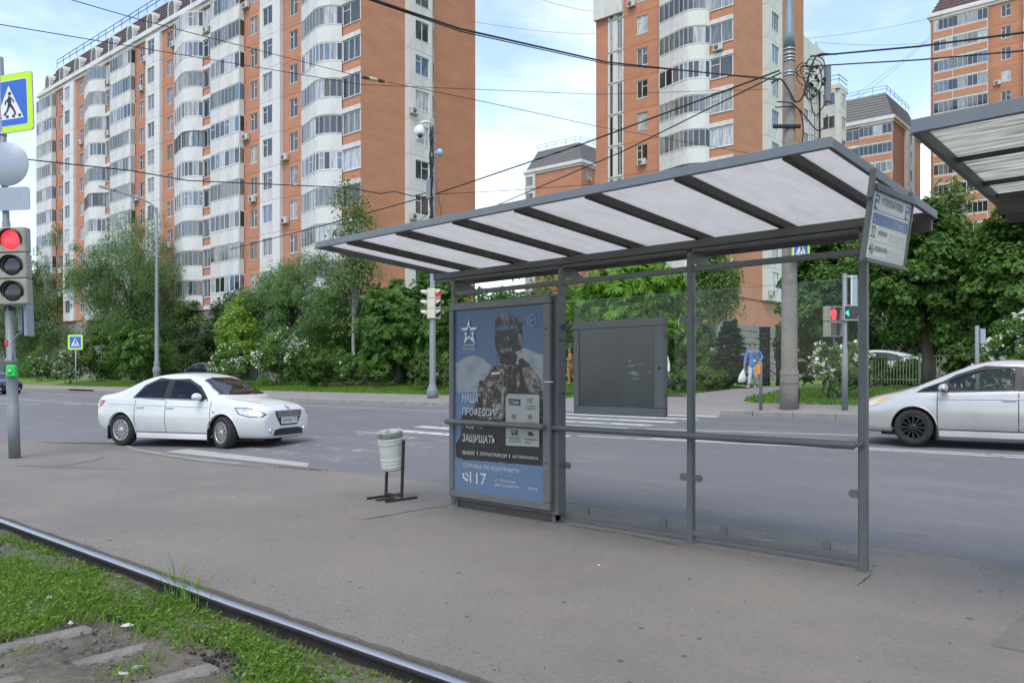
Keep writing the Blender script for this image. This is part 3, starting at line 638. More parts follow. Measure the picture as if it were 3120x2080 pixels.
pic([(930, 1000), (1010, 990), (1080, 1110), (1075, 1290), (1000, 1300), (890, 1290), (900, 1100)], P_dark, .004); pic([(960, 1060), (1000, 1050), (1010, 1180), (975, 1240)], P_tan, .004)
pic([(1030, 985), (1110, 960), (1180, 1020), (1260, 1150), (1300, 1290), (1300, 1500), (1270, 1330), (1120, 1290), (1060, 1120)], P_tan, .006)
pic([(985, 890), (1040, 870), (1140, 965), (1060, 990), (1000, 960)], P_dark, .005)
pic([(1110, 1160), (1180, 1120), (1250, 1190), (1280, 1290), (1200, 1260)], P_camo, .006)
pic([(745, 840), (940, 790), (980, 850), (960, 930), (860, 955), (760, 940)], P_dark, .006)                       # neck
pic([(690, 600), (710, 520), (960, 500), (1040, 560), (1050, 650), (1020, 770), (930, 800), (860, 830), (780, 850), (740, 820), (700, 740)], P_dark, .005)  # face
pic([(740, 760), (910, 730), (915, 775), (760, 800)], P_camo, .004); pic([(800, 610), (860, 600), (880, 680), (830, 690)], P_camo, .005)
pic([(975, 570), (1010, 560), (1045, 640), (1030, 740), (1005, 700)], P_tan, .004)
pic([(690, 490), (700, 400), (760, 330), (840, 305), (930, 330), (985, 390), (1030, 440), (1035, 520), (960, 500), (880, 490), (800, 455), (730, 490)], P_helm, .004)
pic([(690, 520), (700, 400), (745, 350), (770, 440), (730, 490)], P_dark, .004); pic([(985, 430), (1040, 400), (1035, 520), (1050, 600), (1000, 540)], P_dark, .005)
for a_, b_ in (((790, 350), (830, 430)), ((820, 345), (850, 440)), ((870, 340), (880, 450)), ((900, 350), (915, 455)), ((780, 430), (950, 480))):
    pic([a_, (a_[0]+9, a_[1]), (b_[0]+9, b_[1]), b_], M_black)
for k in range(120):
    x, y = (random.uniform(520, 1240), random.uniform(960, 1290)) if k < 60 else (random.uniform(480, 850), random.uniform(1150, 1560)) if k < 85 else (random.uniform(690, 1040), random.uniform(330, 940)); a_ = random.uniform(0, 3.1); l_ = random.uniform(12, 42)
    pic([(x, y), (x+l_*math.cos(a_), y+l_*math.sin(a_)), (x+l_*math.cos(a_)+6, y+l_*math.sin(a_)+7), (x+5, y+8)], random.choice([P_tan, M_black, P_blk, P_dark, P_helm, P_pan] if k < 60 else [P_tan, P_dark, P_helm, M_black]))
for k in range(14):
    y = 1310+k*26; pic([(1270, y), (1300, y+20), (1300, y+34), (1270, y+14)], random.choice([P_tan, M_black]))
# bottom band and pale panel
pic([(98, 1145), (662, 1190), (668, 1432), (98, 1352)], P_band, **Z2)
pic([(437, 730), (635, 735), (640, 745), (638, 1068), (425, 1058), (425, 760)], P_pan, **Z2); pic([(443, 760), (519, 766), (519, 806), (443, 800)], M_black, **Z2)
# star emblem
st_ = [(372, 375), (392, 480), (488, 484), (455, 520), (385, 522), (372, 470), (358, 522), (300, 522), (272, 494), (352, 486)]
pic([(372, 375), (393, 482), (488, 484), (452, 520), (390, 520), (374, 455), (360, 520), (300, 524), (272, 495), (350, 486)], P_white)
pic([(316, 548), (352, 546), (346, 580), (352, 622), (376, 580), (402, 620), (412, 580), (402, 544), (440, 542), (430, 590), (452, 684), (376, 622), (312, 688), (330, 600)], P_white)
ring = [(1166+58*math.cos(t), 396+74*math.sin(t)) for t in np.linspace(0, 6.283, 25)[:-1]]; rin = [(1166+50*math.cos(t), 396+65*math.sin(t)) for t in np.linspace(0, 6.283, 25)[:-1]]
for i in range(24): pic([ring[i], ring[(i+1) % 24], rin[(i+1) % 24], rin[i]], P_pale)
# small icons in the panel and the telephone
def icon(pts): pic(pts, M_black, **Z2)
for cx_, cy_ in ((579, 772),): icon([(cx_-16, cy_-14), (cx_+15, cy_-12), (cx_+16, cy_+17), (cx_-16, cy_+15)]); pic([(cx_-13, cy_-10), (cx_+12, cy_-9), (cx_+13, cy_+14), (cx_-13, cy_+12)], P_pan, **Z2); icon([(cx_-5, cy_-4), (cx_+5, cy_-4), (cx_+5, cy_+7), (cx_-5, cy_+6)])
for cx_, cy_ in ((477, 876), (581, 877)): icon([(cx_+14*math.cos(t), cy_+17*math.sin(t)) for t in np.linspace(0, 6.28, 13)[:-1]]); pic([(cx_+9*math.cos(t), cy_+12*math.sin(t)) for t in np.linspace(0, 6.28, 13)[:-1]], P_pan, **Z2); icon([(cx_-4, cy_-5), (cx_+4, cy_-5), (cx_+4, cy_+5), (cx_-4, cy_+5)])
icon([(460, 960), (500, 962), (502, 988), (462, 986)]); pic([(466, 966), (490, 967), (490, 977), (466, 976)], P_pan, **Z2); icon([(463, 986), (473, 986), (472, 995), (464, 995)]); icon([(488, 988), (498, 988), (497, 996), (489, 996)])
icon([(563, 984), (606, 987), (600, 998), (568, 996)]); icon([(572, 972), (594, 973), (598, 985), (570, 984)]); icon([(560, 966), (576, 972), (575, 976), (560, 970)])
pic([(150, 1232), (162, 1236), (160, 1254), (176, 1272), (188, 1268), (187, 1282), (172, 1284), (152, 1262)], P_white, **Z2)
for r_ in (12, 20): pic([(166+r_*math.cos(t), 1252+r_*math.sin(t)) for t in np.linspace(-1.5, .3, 6)]+[(166+(r_+4)*math.cos(t), 1252+(r_+4)*math.sin(t)) for t in np.linspace(.3, -1.5, 6)], P_white, **Z2)
poster = PIC.obj('poster', list(MI.keys()), lb)
def ptext(s, m, x0, y0, x1, y1, hgt, o=(1340, 850), sc=750/1568, **k):
    """line of print whose baseline runs from x0,y0 to x1,y1"""
    a = pz(x0, y0, o, sc); c = pz(x1, y1, o, sc); t_ = pz(x0, y0-hgt, o, sc)
    return letters(s, m, poster, T((a[0]-lb.location.x, QP-.00007*(layer[0]+6)-lb.location.y, a[1]-lb.location.z)) @ RX(R(90)), fit=(c[0]-a[0], t_[1]-a[1]), size=.1, **k)
ptext('НАША', P_white, 149, 782, 250, 785, 54, shear=.12, bold=.0006); ptext('ПРОФЕССИЯ –', P_white, 149, 868, 404, 875, 54, shear=.12, bold=.0006)
ptext('РОДИНУ', P_white, 149, 952, 290, 958, 54, shear=.12, bold=.0006); ptext('ЗАЩИЩАТЬ', P_white, 150, 1040, 358, 1050, 58, shear=.12, bold=.0006)
ptext('УВАЖЕНИЕ', P_white, 150, 1113, 228, 1117, 24, shear=.15, bold=.0006); ptext('|', P_white, 243, 1119, 247, 1119, 26); ptext('ПОЧЕТНАЯ ПРОФЕССИЯ', P_white, 262, 1122, 436, 1132, 24, shear=.15, bold=.0006); ptext('|', P_white, 449, 1138, 453, 1138, 26); ptext('ДОСТОЙНАЯ ОПЛАТА', P_white, 468, 1138, 634, 1150, 25, shear=.15, bold=.0006)
ptext('СЛУЖБА ПО КОНТРАКТУ', P_white, 157, 1196, 512, 1226, 26, bold=.0006); ptext('117', P_white, 198, 1298, 303, 1304, 72, bold=.0006)
ptext('Пункт отбора:', P_pale, 357, 1258, 472, 1268, 20, bold=.0006); ptext('ул. Яблочкова,', P_white, 357, 1288, 492, 1298, 20, bold=.0006); ptext('дом 5, строение 1', P_white, 357, 1318, 519, 1332, 22, bold=.0006); ptext('mos.ru', P_white, 570, 1338, 629, 1344, 16, bold=.0006)
ptext('АРМИЯ', P_white, 157, 430, 230, 428, 14, bold=.0006); ptext('РОССИИ', P_white, 157, 453, 229, 451, 14, bold=.0006)
ptext('18+', P_pale, 574, 283, 610, 281, 36, bold=.0006); ptext('СТАНЬ:', P_white, 450, 795, 514, 799, 24, shear=.1, bold=.0006)
for s_, x0, y0, x1, hh in (('военным\nмедиком', 552, 832, 616, 30), ('водителем\nавтомобиля', 444, 1036, 522, 32), ('командиром\nтанка', 545, 1044, 628, 32), ('снайпером', 450, 916, 505, 12), ('оператором', 550, 918, 612, 12)): ptext(s_, P_text, x0, y0, x1, y0+3, hh)
# ================================================================ street furniture
M_pole = mat('grey_pole_paint', (.20, .215, .225), .55, .1, var=.12, vscale=4, dirt=(.13, .12, .11), dscale=4, damt=.5)
M_poled = mat('dark_grey_pole_paint', (.125, .135, .145), .5, .1, var=.12, vscale=5, dirt=(.2, .19, .18), dscale=5, damt=.3)
M_conc = groundmat('pole_concrete', (.19, .172, .148), (.24, .222, .195), (.13, .118, .10), 1.2, 5., .18, .9, 70., .5)
M_alu = mat('sign_back_aluminium', (.33, .36, .41), .45, .3, var=.06, vscale=5, dirt=(.25, .25, .26), dscale=6, damt=.4)
M_lime = mat('fluorescent_yellow_green', (.50, .80, .02), .5, spec=.3)
M_sblue = mat('traffic_sign_blue', (.02, .12, .50), .4); M_swhite = mat('traffic_sign_white', (.72, .73, .74), .4); M_sblack = mat('traffic_sign_black', (.02, .02, .04), .5)
M_tlcase = mat('dirty_cream_signal_case', (.30, .285, .235), .6, var=.15, vscale=6, dirt=(.16, .145, .12), dscale=5, damt=.6)
M_tlcream = mat('cream_signal_case', (.60, .57, .45), .55, var=.06, vscale=5)
M_visor = mat('signal_visor_dark', (.018, .018, .02), .6)
M_lens = mat('unlit_signal_lens', (.03, .034, .042), .12, var=.2, vscale=30)
M_wire = mat('black_cable', (.012, .012, .015), .7)
M_rust = mat('rusty_angle_iron', (.028, .018, .016), .8, var=.35, vscale=15, dirt=(.11, .045, .025), dscale=9, damt=.6)
def lampmat(name, col, e, n=26.):
    m = bpy.data.materials.new(name); m.use_nodes = True; t = m.node_tree; b = t.nodes['Principled BSDF']; MATS[name] = m
    g = N(t, 'ShaderNodeTexCoord'); v = N(t, 'ShaderNodeTexVoronoi'); v.inputs['Scale'].default_value = n; t.links.new(g.outputs['Object'], v.inputs['Vector'])
    r = N(t, 'ShaderNodeMapRange'); r.inputs[1].default_value = .1; r.inputs[2].default_value = .6; r.inputs[3].default_value = 1.15*e; r.inputs[4].default_value = .75*e; t.links.new(v.outputs[0], r.inputs[0])
    b.inputs['Base Color'].default_value = (col[0]*.5, col[1]*.5, col[2]*.5, 1); b.inputs['Emission Color'].default_value = (*col, 1); t.links.new(r.outputs[0], b.inputs['Emission Strength']); b.inputs['Roughness'].default_value = .3
    return m
M_redl = lampmat('lit_red_lamp', (1., .035, .05), 1.0); M_greenl = lampmat('lit_green_arrow', (.02, .8, .35), .9, 60)
CAMR = Vector((cs, sn, 0)); CAMF = Vector((-sn, cs, 0))
def facing(P, yaw=0.):
    """matrix at P: x to the picture's right, y away, turned by yaw about the upright"""
    return T(P) @ RZ(TH+yaw)
def walker(b, M, s, mi, flip=1):
    """crossing pictogram inside a 1 x 1 field, x, z plane"""
    def pr(pts, k): b.prism([(x*s*flip, y*s) for x, y in pts], -.002-k*.001, -.001-k*.001, mi, M @ RX(R(90)) @ Matrix.Diagonal((1, 1, -1, 1)))
    pr([(.035*math.cos(t)+.02, .17+.035*math.sin(t)) for t in np.linspace(0, 6.28, 11)[:-1]], 1)
    pr([(-.01, .13), (.04, .12), (.06, .0), (.0, -.02), (-.04, .02)], 1); pr([(.02, .0), (.06, -.02), (.13, -.13), (.16, -.22), (.12, -.22), (.09, -.14), (-.01, -.03)], 1)
    pr([(-.02, .0), (.03, -.03), (-.02, -.13), (-.1, -.22), (-.14, -.2), (-.06, -.12)], 1); pr([(.03, .1), (.06, .1), (.13, .02), (.11, .0)], 1); pr([(-.01, .1), (-.09, .04), (-.1, -.02), (-.07, -.02), (-.06, .03), (.0, .06)], 1)
    for x in (-.24, -.08, .06, .2): pr([(x, -.26), (x+.07, -.26), (x+.055, -.21), (x+.005, -.21)], 1)
def crossing_sign(par, M, s, name='sign_plate'):
    """square crossing sign of side s with lime border, centred, facing -y"""
    def rr(a, c, r, n=4):
        P = []
        for cx_, cy_, t0 in ((a/2-r, c/2-r, 0), (-a/2+r, c/2-r, 90), (-a/2+r, -c/2+r, 180), (a/2-r, -c/2+r, 270)):
            for k in range(n+1): t = R(t0+90*k/n); P.append((cx_+r*math.cos(t), cy_+r*math.sin(t)))
        return P
    X = RX(R(90))
    MB().prism(rr(s, s, s*.06), -.02, 0, 0, X @ Matrix.Diagonal((1, 1, -1, 1))).obj('backing_plate', M_alu, par, M @ T((0, .012, 0)))
    o = MB().prism(rr(s*.985, s*.985, s*.06), -.004, 0, 0, X).obj(name, M_lime, par, M @ T((0, -.009, 0)))
    b = MB(); b.prism(rr(s*.79, s*.79, s*.04), 0, .002, 0, X @ T((0, 0, .0))); b.prism(rr(s*.76, s*.76, s*.03), .002, .004, 1, X)
    b.prism([(-.30*s, -.27*s), (.30*s, -.27*s), (0, .30*s)], .004, .006, 0, X); b.obj('face', [M_swhite, M_sblue], par, M @ T((0, -.0095, 0)))
    w = MB(); walker(w, Matrix.Identity(4), s*.95, 0); w.obj('pictogram', M_sblack, par, M @ T((0, -.016, 0)))
def signal(par, M, sizes, lens, lamp, case, visor_dark=True, depth=.18, vis=.24, w=None):
    """stacked signal: sizes=module side; lamp=index lit (material) ; front faces -y, origin at bottom centre"""
    n_ = len(lamp); hgt = sizes; w = w or sizes
    for k in range(n_):
        z = hgt*(n_-1-k)
        MB().bbox((-w/2, 0, z+.004), (w/2, depth, z+hgt-.004), .02).obj('signal_module', case, par, M)
        Mr = M @ T((0, 0, z+hgt/2)) @ RX(R(90))
        MB().lathe([(0, .016), (lens*.4, .014), (lens*.75, .008), (lens, .0)], 24, 0).obj('lamp', lamp[k] or M_lens, par, Mr)
        b = MB(); m_ = 22; a0, a1 = R(-28), R(208)
        vs = []
        for i in range(m_+1):
            t = a0+(a1-a0)*i/m_; f_ = max(.12, min(1, (math.sin(t)+.62)/1.0)); 
            for rr_, zz in ((lens*1.06, 0), (lens*1.10, 0), (lens*1.08, vis*f_), (lens*1.04, vis*f_)): vs.append((rr_*math.cos(t), rr_*math.sin(t), zz))
        fs = []
        for i in range(m_):
            for j in range(4): fs.append((i*4+j, i*4+(j+1) % 4, (i+1)*4+(j+1) % 4, (i+1)*4+j))
        b.add(vs, fs, 0, True); b.obj('visor', [case] if not visor_dark else [M_visor], par, Mr)
# ---------------------------------------------------------------- traffic light at the left edge
P0 = gp(45, 1395); P0.z = 0
tl = thing('traffic_light', 'red traffic light under a crossing sign on a leaning grey pole at the left edge', 'traffic light', P0, TH)
lean = R(-2.1); ML = RY(lean)
tl.matrix_basis = T(P0) @ RZ(TH) @ ML
u = 14.84/FPX   # metres per picture pixel at the pole
b = MB(); b.lathe([(.098, 0), (.098, .9), (.094, .905), (.094, 1.74), (.105, 1.75), (.105, 1.80), (.075, 1.82), (.068, 4.3), (.058, 4.32), (.055, 7.3), (0, 7.31)], 18); b.obj('pole', M_pole, tl)
for z in (5.05, 4.55, 5.9): MB().lathe([(.058, -.03), (.066, -.03), (.066, .03), (.058, .03)], 14, 0, T((0, 0, z)), closed=True).obj('clamp', M_alu, tl)
signal(tl, T((.27, -.32, 2.76)), .462, .178, [M_redl, None, None], M_tlcase, True, .2, .09, .50)
MB().bbox((-.07, -.13, 2.78), (.1, -.02, 4.1), .01).obj('mounting_bar', M_poled, tl)
MB().bbox((-.42, -.22, 2.76), (-.02, -.1, 4.12), .02).obj('back_shield', M_poled, tl)
crossing_sign(tl, T((.2, -.09, 6.42)) @ RZ(R(-16)) @ RY(R(0)), 1.06)
MB().lathe([(.40, -.006), (.40, .006), (.395, .01), (0, .01)], 40, 0, T((.10, -.085, 5.33)) @ RX(R(90))).obj('round_sign_back', M_alu, tl)
def rrect(a, c, r, n=4):
    P = []
    for cx_, cy_, t0 in ((a/2-r, c/2-r, 0), (-a/2+r, c/2-r, 90), (-a/2+r, -c/2+r, 180), (a/2-r, -c/2+r, 270)):
        for k in range(n+1): t = R(t0+90*k/n); P.append((cx_+r*math.cos(t), cy_+r*math.sin(t)))
    return P
MB().prism(rrect(.92, .42, .05), -.008, .008, 0, RX(R(90))).obj('plate_sign_back', M_alu, tl, T((.04, -.085, 4.70)))
MB().bbox((.22, .05, 2.22), (.27, .30, 3.0), .008).obj('side_plate', M_alu, tl); MB().bbox((.12, .03, 2.3), (.2, .1, 2.75), .01).obj('bracket', M_pole, tl)
MB().tube([(.2, .06, 2.3), (.1, .0, 2.22), (.05, -.06, 2.1), (.09, -.09, 1.95), (.08, -.08, 1.8)], .012, 6).obj('cable', M_pole, tl)
MB().bbox((-.02, -.16, 1.47), (.15, -.06, 1.69), .03).obj('push_button_box', mat('bright_green_plastic', (.0, .55, .06), .4), tl)
MB().lathe([(.04, 0), (.04, .01), (.025, .018), (0, .018)], 14, 0, T((.065, -.161, 1.57)) @ RX(R(90))).obj('push_button', mat('button_steel', (.35, .4, .38), .3, .8), tl)
MB().bbox((-.06, -.085, 2.05), (.0, -.07, 2.15), .004).obj('sticker', mat('red_sticker', (.5, .04, .04), .5), tl)
MB().bbox((-.08, -.07, 2.68), (.08, .07, 2.76), .02).obj('lower_clamp', M_visor, tl)
# ---------------------------------------------------------------- litter bin
M_bin = mat('white_plastic', (.49, .50, .46), .5, var=.06, vscale=8, dirt=(.35, .34, .3), dscale=6, damt=.35)
M_binrim = mat('scorched_plastic', (.50, .50, .48), .6, dirt=(.03, .03, .03), dscale=16, damt=.95)
tb = thing('litter_bin', 'white ribbed plastic litter bin hung between rusty iron legs', 'litter bin', (-7.93, 6.15, 0))
def L3(p, q, z): return (p+7.93, q-6.15, z)
for (p, q0, q1, ql, zt) in ((-7.74, 5.89, 6.36, 6.13, .69), (-8.10, 5.89, 6.40, 6.17, .46)):
    MB().box(L3(p-.014, q0, .0), L3(p+.014, q1, .028)).obj('foot', M_rust, tb)
    MB().box((-.012, -.015, 0), (.012, .015, zt)).obj('leg', M_rust, tb, T(L3(p, ql, .036)) @ RX(R(-2.5)))
MB().box(L3(-8.08, 6.13, .036), L3(-7.76, 6.165, .062)).obj('cross_bar', M_rust, tb)
MB().box(L3(-7.95, 5.9, .0), L3(-7.9, 6.15, .02)).obj('brace', M_rust, tb)
prof_ = [(0, .0), (.144, .0), (.148, .02)]
for z0 in (.03, .07, .11): prof_ += [(.149, z0), (.153, z0+.008), (.153, z0+.026), (.149, z0+.034)]
prof_ += [(.150, .16), (.152, .29)]
for z0 in (.31, .35): prof_ += [(.152, z0), (.156, z0+.008), (.156, z0+.026), (.153, z0+.034)]
prof2 = [(.154, .39), (.158, .46), (.161, .462), (.160, .468), (.154, .466), (.15, .40), (.146, .1), (0, .09)]
Mb = T(L3(-7.925, 6.16, .365)) @ RZ(TH) @ RY(R(-6)) @ RX(R(7))
MB().lathe(prof_+[(.154, .39)], 28).obj('drum', M_bin, tb, Mb); MB().lathe(prof2, 28).obj('rim', M_binrim, tb, Mb)
# ---------------------------------------------------------------- concrete lighting pole
P0 = gp(2405, 1246)
cp = thing('lamp_pole', 'thick concrete lighting pole with a bundle of cables near its top', 'pole', P0)
k_ = 22.4/FPX
b = MB(); b.lathe([(.255, -.1), (.25, .55), (.245, 1.02), (.225, 1.06), (.222, 1.10), (.213, 1.14), (.205, 3.2), (.137, 9.7), (.12, 9.72)], 28); b.obj('shaft', M_conc, cp)
for z in (.70, .92): MB().lathe([(.25, -.008), (.255, -.008), (.255, .008), (.25, .008)], 28, 0, T((0, 0, z)), closed=True).obj('strap', mat('dull_wire', (.1, .1, .1), .7), cp)
MB().lathe([(.16, 9.75), (.13, 10.2), (.12, 10.4), (.05, 11.9), (.045, 13.4), (0, 13.4)], 20).obj('steel_cone', mat('galvanised_cone', (.22, .27, .30), .45, .5, var=.1, vscale=3), cp)
for i, z in enumerate((9.72, 9.6, 9.5, 9.42, 9.1, 9.02, 6.3, 5.7)): MB().lathe([(.147, -.02), (.16, -.02), (.16, .02), (.147, .02)] if z > 9 else [(.175, -.01), (.186, -.01), (.186, .01), (.175, .01)], 22, 0, T((0, 0, z)), closed=True).obj('steel_band', mat('bright_steel_band', (.45, .46, .46), .35, .6), cp)
M_ins = M_wire
b = MB()
for i in range(13):   # tangle of cable loops held off the shaft
    a_ = random.uniform(0, 6.28); c_ = Vector((.62+random.uniform(-.25, .15), random.uniform(-.15, .15), 8.85+random.uniform(-.55, .5))); r1 = random.uniform(.1, .3); tl_ = random.uniform(-.9, .9)
    pts = [c_+Vector((r1*math.cos(t), .25*r1*math.sin(t+tl_), r1*math.sin(t))) for t in np.linspace(a_, a_+random.uniform(3, 6), 14)]
    pts = [RZ(TH) @ p for p in pts]; b.tube(pts, random.choice((.007, .010, .014)), 5)
for i in range(11):
    c_ = RZ(TH) @ Vector((.75+random.uniform(-.2, .2), random.uniform(-.1, .1), 8.85+random.uniform(-.6, .45))); b.lathe([(0, -.05), (.03, -.04), (.045, 0), (.03, .04), (0, .05)], 8, 0, T(c_))
b.obj('cable_tangle', M_wire, cp)
b = MB()
def smooth(P, k=6):
    P = [Vector(p) for p in P]; Q = [P[0]*2-P[1]]+P+[P[-1]*2-P[-2]]; o = []
    for a, b_, c, d in zip(Q, Q[1:], Q[2:], Q[3:]):
        for i in range(k): t = i/k; o.append(.5*((2*b_)+(c-a)*t+(2*a-5*b_+4*c-d)*t*t+(3*b_-a-3*c+d)*t**3))
    return o+[P[-1]]
def lp(x, z): return RZ(TH) @ Vector((x, -.2, z))
b.tube(smooth([lp(-.55, 8.75), lp(-.3, 8.85), lp(-.05, 8.5), lp(.1, 8.25), lp(.3, 8.4), lp(.5, 9.1), lp(.7, 9.5), lp(1.2, 9.52)]), .024, 6); b.tube(smooth([lp(-.4, 8.25), lp(0, 8.2), lp(.25, 7.9), lp(.3, 7.3), lp(.15, 6.6), lp(.1, 6.1), lp(.3, 5.5), lp(.55, 5.3)]), .018, 6)
b.tube(smooth([lp(-.45, 8.1), lp(.1, 8.1), lp(.4, 7.8), lp(.65, 7.5), lp(.85, 7.55), lp(.95, 7.9)]), .018, 6); b.tube(smooth([lp(.3, 8.6), lp(.5, 8.3), lp(.8, 8.7), lp(.7, 9.2), lp(.45, 8.9), lp(.6, 7.9), lp(.9, 8.2)]), .016, 6); b.obj('slack_cable', M_wire, cp)
MB().bbox((-.5, -.04, 7.55), (.25, .04, 7.65), .02, 0, RZ(TH) @ T((0, -.16, 0))).obj('anchor_bar', M_wire, cp)
MB().bbox((.95, -.06, 8.3), (1.12, .06, 9.3), .04, 0, RZ(TH)).obj('splice_case', mat('grey_splice_case', (.16, .17, .18), .5), cp)
crossing_sign(cp, RZ(TH) @ T((.19, -.33, (1144-771)*k_+.91)) @ RZ(R(20)), .58)
MB().prism([(-.04, -.25), (.03, -.22), (.05, .1), (.02, .2), (-.03, .05)], 0, .01, 0, RX(R(90))).obj('chipped_hole', M_black, cp, RZ(TH) @ T((.2, -.155, .4)) @ RZ(R(38)))
# ---------------------------------------------------------------- signal pole in the middle with camera
P0 = gp(1318, 1213); k_ = (CAMF.dot(P0))/FPX
mp0 = thing('signal_pole', 'tall grey pole with two cream traffic signals and a surveillance camera', 'signal pole', P0, TH)
b = MB(); b.lathe([(.17, 0), (.23, .12), (.235, .28), (.23, .3), (.13, .58), (.125, .6), (.12, 4.3), (.105, 4.32), (.095, 11.1), (0, 11.12)], 20); b.obj('pole', M_pole, mp0)
for t in np.linspace(0, 6.28, 13)[:-1]: MB().box((.1, -.008, .0), (.21, .008, .3), 0, RZ(t)).obj('base_rib', M_poled, mp0)
signal(mp0, T((-.21, -.05, 3.16)) @ RZ(R(-78)), .40, .13, [None]*3, M_tlcream, False, .3, .26, .36)
signal(mp0, T((.19, .0, 3.16)) @ RZ(R(44)), .40, .13, [lampmat('dim_red_lamp', (.7, .03, .03), .5), None, None], M_tlcream, False, .2, .26, .36)
MB().bbox((-.08, -.1, 3.4), (.08, .06, 3.5), .01).obj('clamp', M_pole, mp0); MB().bbox((-.08, -.1, 4.0), (.08, .06, 4.1), .01).obj('clamp', M_pole, mp0)
M_cam = mat('white_camera_plastic', (.68, .68, .70), .35)
MB().tube([(0, 0, 10.95), (-.3, -.1, 10.98), (-.48, -.15, 10.9)], .05, 8).obj('camera_arm', M_cam, mp0)
MB().lathe([(0, .62), (.12, .6), (.2, .5), (.22, .32), (.2, .22), (.17, .2), (.17, .1), (.12, .0), (0, -.05)], 18, 0, T((-.5, -.16, 10.2))).obj('camera_dome', M_cam, mp0)
MB().lathe([(0, .03), (.09, .02), (.1, 0), (0, 0)], 14, 0, T((-.46, -.34, 10.36)) @ RX(R(90))).obj('camera_lens', M_black, mp0)
MB().lathe([(0, -.12), (.12, -.1), (.16, 0), (.12, .1), (0, .12)], 12, 0, T((.3, -.1, 9.75)) @ RY(R(80))).obj('lamp_unit', mat('blue_white_unit', (.25, .45, .65), .4), mp0); MB().tube([(0, 0, 9.75), (.2, -.08, 9.76)], .03, 6).obj('unit_arm', M_cam, mp0)
MB().bbox((-.24, -.2, 7.9), (-.06, -.05, 8.7), .02).obj('cabinet', M_pole, mp0)
b = MB()
for i in range(7): b.tube([Vector((random.uniform(-.12, .05), -.13, z)) for z in np.linspace(7-.3*i, 10.8, 12)], .016, 5)
b.tube([(.1, -.1, 7.0), (.3, -.12, 6.8), (.35, -.1, 7.4), (.15, -.1, 8.6)], .012, 5); b.tube([(-.2, -.1, 6.9), (-.5, 0, 6.5), (-.9, 0, 6.7), (-.1, -.1, 7.4)], .012, 5); b.obj('cable', M_wire, mp0)
for z in (10.6, 10.2, 9.6, 9.0, 8.0, 7.2, 6.8): MB().lathe([(.1, -.03), (.11, -.03), (.11, .03), (.1, .03)], 14, 0, T((0, 0, z)), closed=True).obj('band', M_alu, mp0)
# ---------------------------------------------------------------- pedestrian signal pole on the right
P0 = gp(2560, 1250); P0 = gq(2574, P0.y); k_ = CAMF.dot(P0)/FPX
ppole = thing('pedestrian_signal', 'grey pole with a red pedestrian signal and a green arrow lamp', 'pedestrian signal', P0, TH)
MB().lathe([(.078, -.05), (.078, 1.36), (.07, 1.38), (.058, 1.4), (.058, 3.53), (0, 3.54)], 16).obj('pole', M_pole, ppole)
MB().bbox((.055, -.02, 1.4), (.08, .04, 1.62), .004).obj('bracket', M_pole, ppole)
Mh = T((-.32, -.08, 1.90)) @ RZ(R(12))
for k, z in enumerate((.40, 0)):
    f = MB(); f.bbox((-.21, 0, z), (.21, .16, z+.39), .015); f.obj('signal_module', M_tlcase, ppole, Mh)
    v = MB(); v.prism([(-.19, .0), (-.17, .0), (-.17, .34), (.17, .34), (.17, 0), (.19, 0), (.19, .36), (-.19, .36)], 0, .13, 0, RX(R(90))); v.obj('visor', M_tlcase if k else M_tlcase, ppole, Mh @ T((0, -.0, z+.015)))
    MB().box((-.165, -.004, z+.03), (.165, -.001, z+.345)).obj('lamp_face', M_lens, ppole, Mh)
man = [(-.025, .26), (-.03, .29), (0, .31), (.03, .29), (.025, .26), (.07, .25), (.075, .13), (.05, .13), (.045, .2), (.042, .02), (.008, .02), (.004, .12), (-.004, .12), (-.008, .02), (-.042, .02), (-.045, .2), (-.05, .13), (-.075, .13), (-.07, .25)]
MB().prism([(x*1.15, y) for x, y in man], 0, .004, 0, RX(R(90))).obj('red_man', M_redl, ppole, Mh @ T((0, -.006, .42)))
Ma = T((.13, -.1, 2.32))
f = MB()
for a, c in (((-.2, 0, 0), (.2, .12, .03)), ((-.2, 0, .37), (.2, .12, .4)), ((-.2, 0, .03), (-.165, .12, .37)), ((.165, 0, .03), (.2, .12, .37))): f.bbox(a, c, .004)
f.obj('arrow_frame', M_alu, ppole, Ma); MB().box((-.165, .03, .03), (.165, .05, .37)).obj('arrow_field', M_visor, ppole, Ma)
MB().prism([(-.14, .2), (-.04, .29), (-.04, .235), (.12, .235), (.14, .2), (.12, .165), (-.04, .165), (-.04, .11)], 0, .004, 0, RX(R(90))).obj('green_arrow', M_greenl, ppole, Ma @ T((-.01, .028, 0)))
MB().bbox((.16, -.01, 2.72), (.19, .03, 3.5), .004).obj('plate_edge', M_swhite, ppole); MB().bbox((.19, .0, 2.72), (.33, .03, 3.5), .004).obj('plate', M_alu, ppole); MB().bbox((-.02, .02, 3.44), (.33, .04, 3.5), .004).obj('bracket', M_alu, ppole)
MB().tube([(-.3, -.02, 1.9), (-.28, -.02, 1.7), (-.2, -.0, 1.55), (-.05, 0, 1.5)], .012, 5).obj('cable', M_pole, ppole)
# ---------------------------------------------------------------- push button bollard
P0 = gq(2318, 20.75); P0.z = gz(20.75)
bo = thing('button_post', 'short grey post with an orange push button box at the crossing', 'post', P0, TH)
MB().lathe([(.046, -.05), (.046, 1.27), (.042, 1.3), (0, 1.305)], 14).obj('post', M_pole, bo)
MB().bbox((-.15, -.1, .95), (-.03, .02, 1.22), .02).obj('button_box', mat('orange_plastic', (.75, .22, .02), .4), bo)
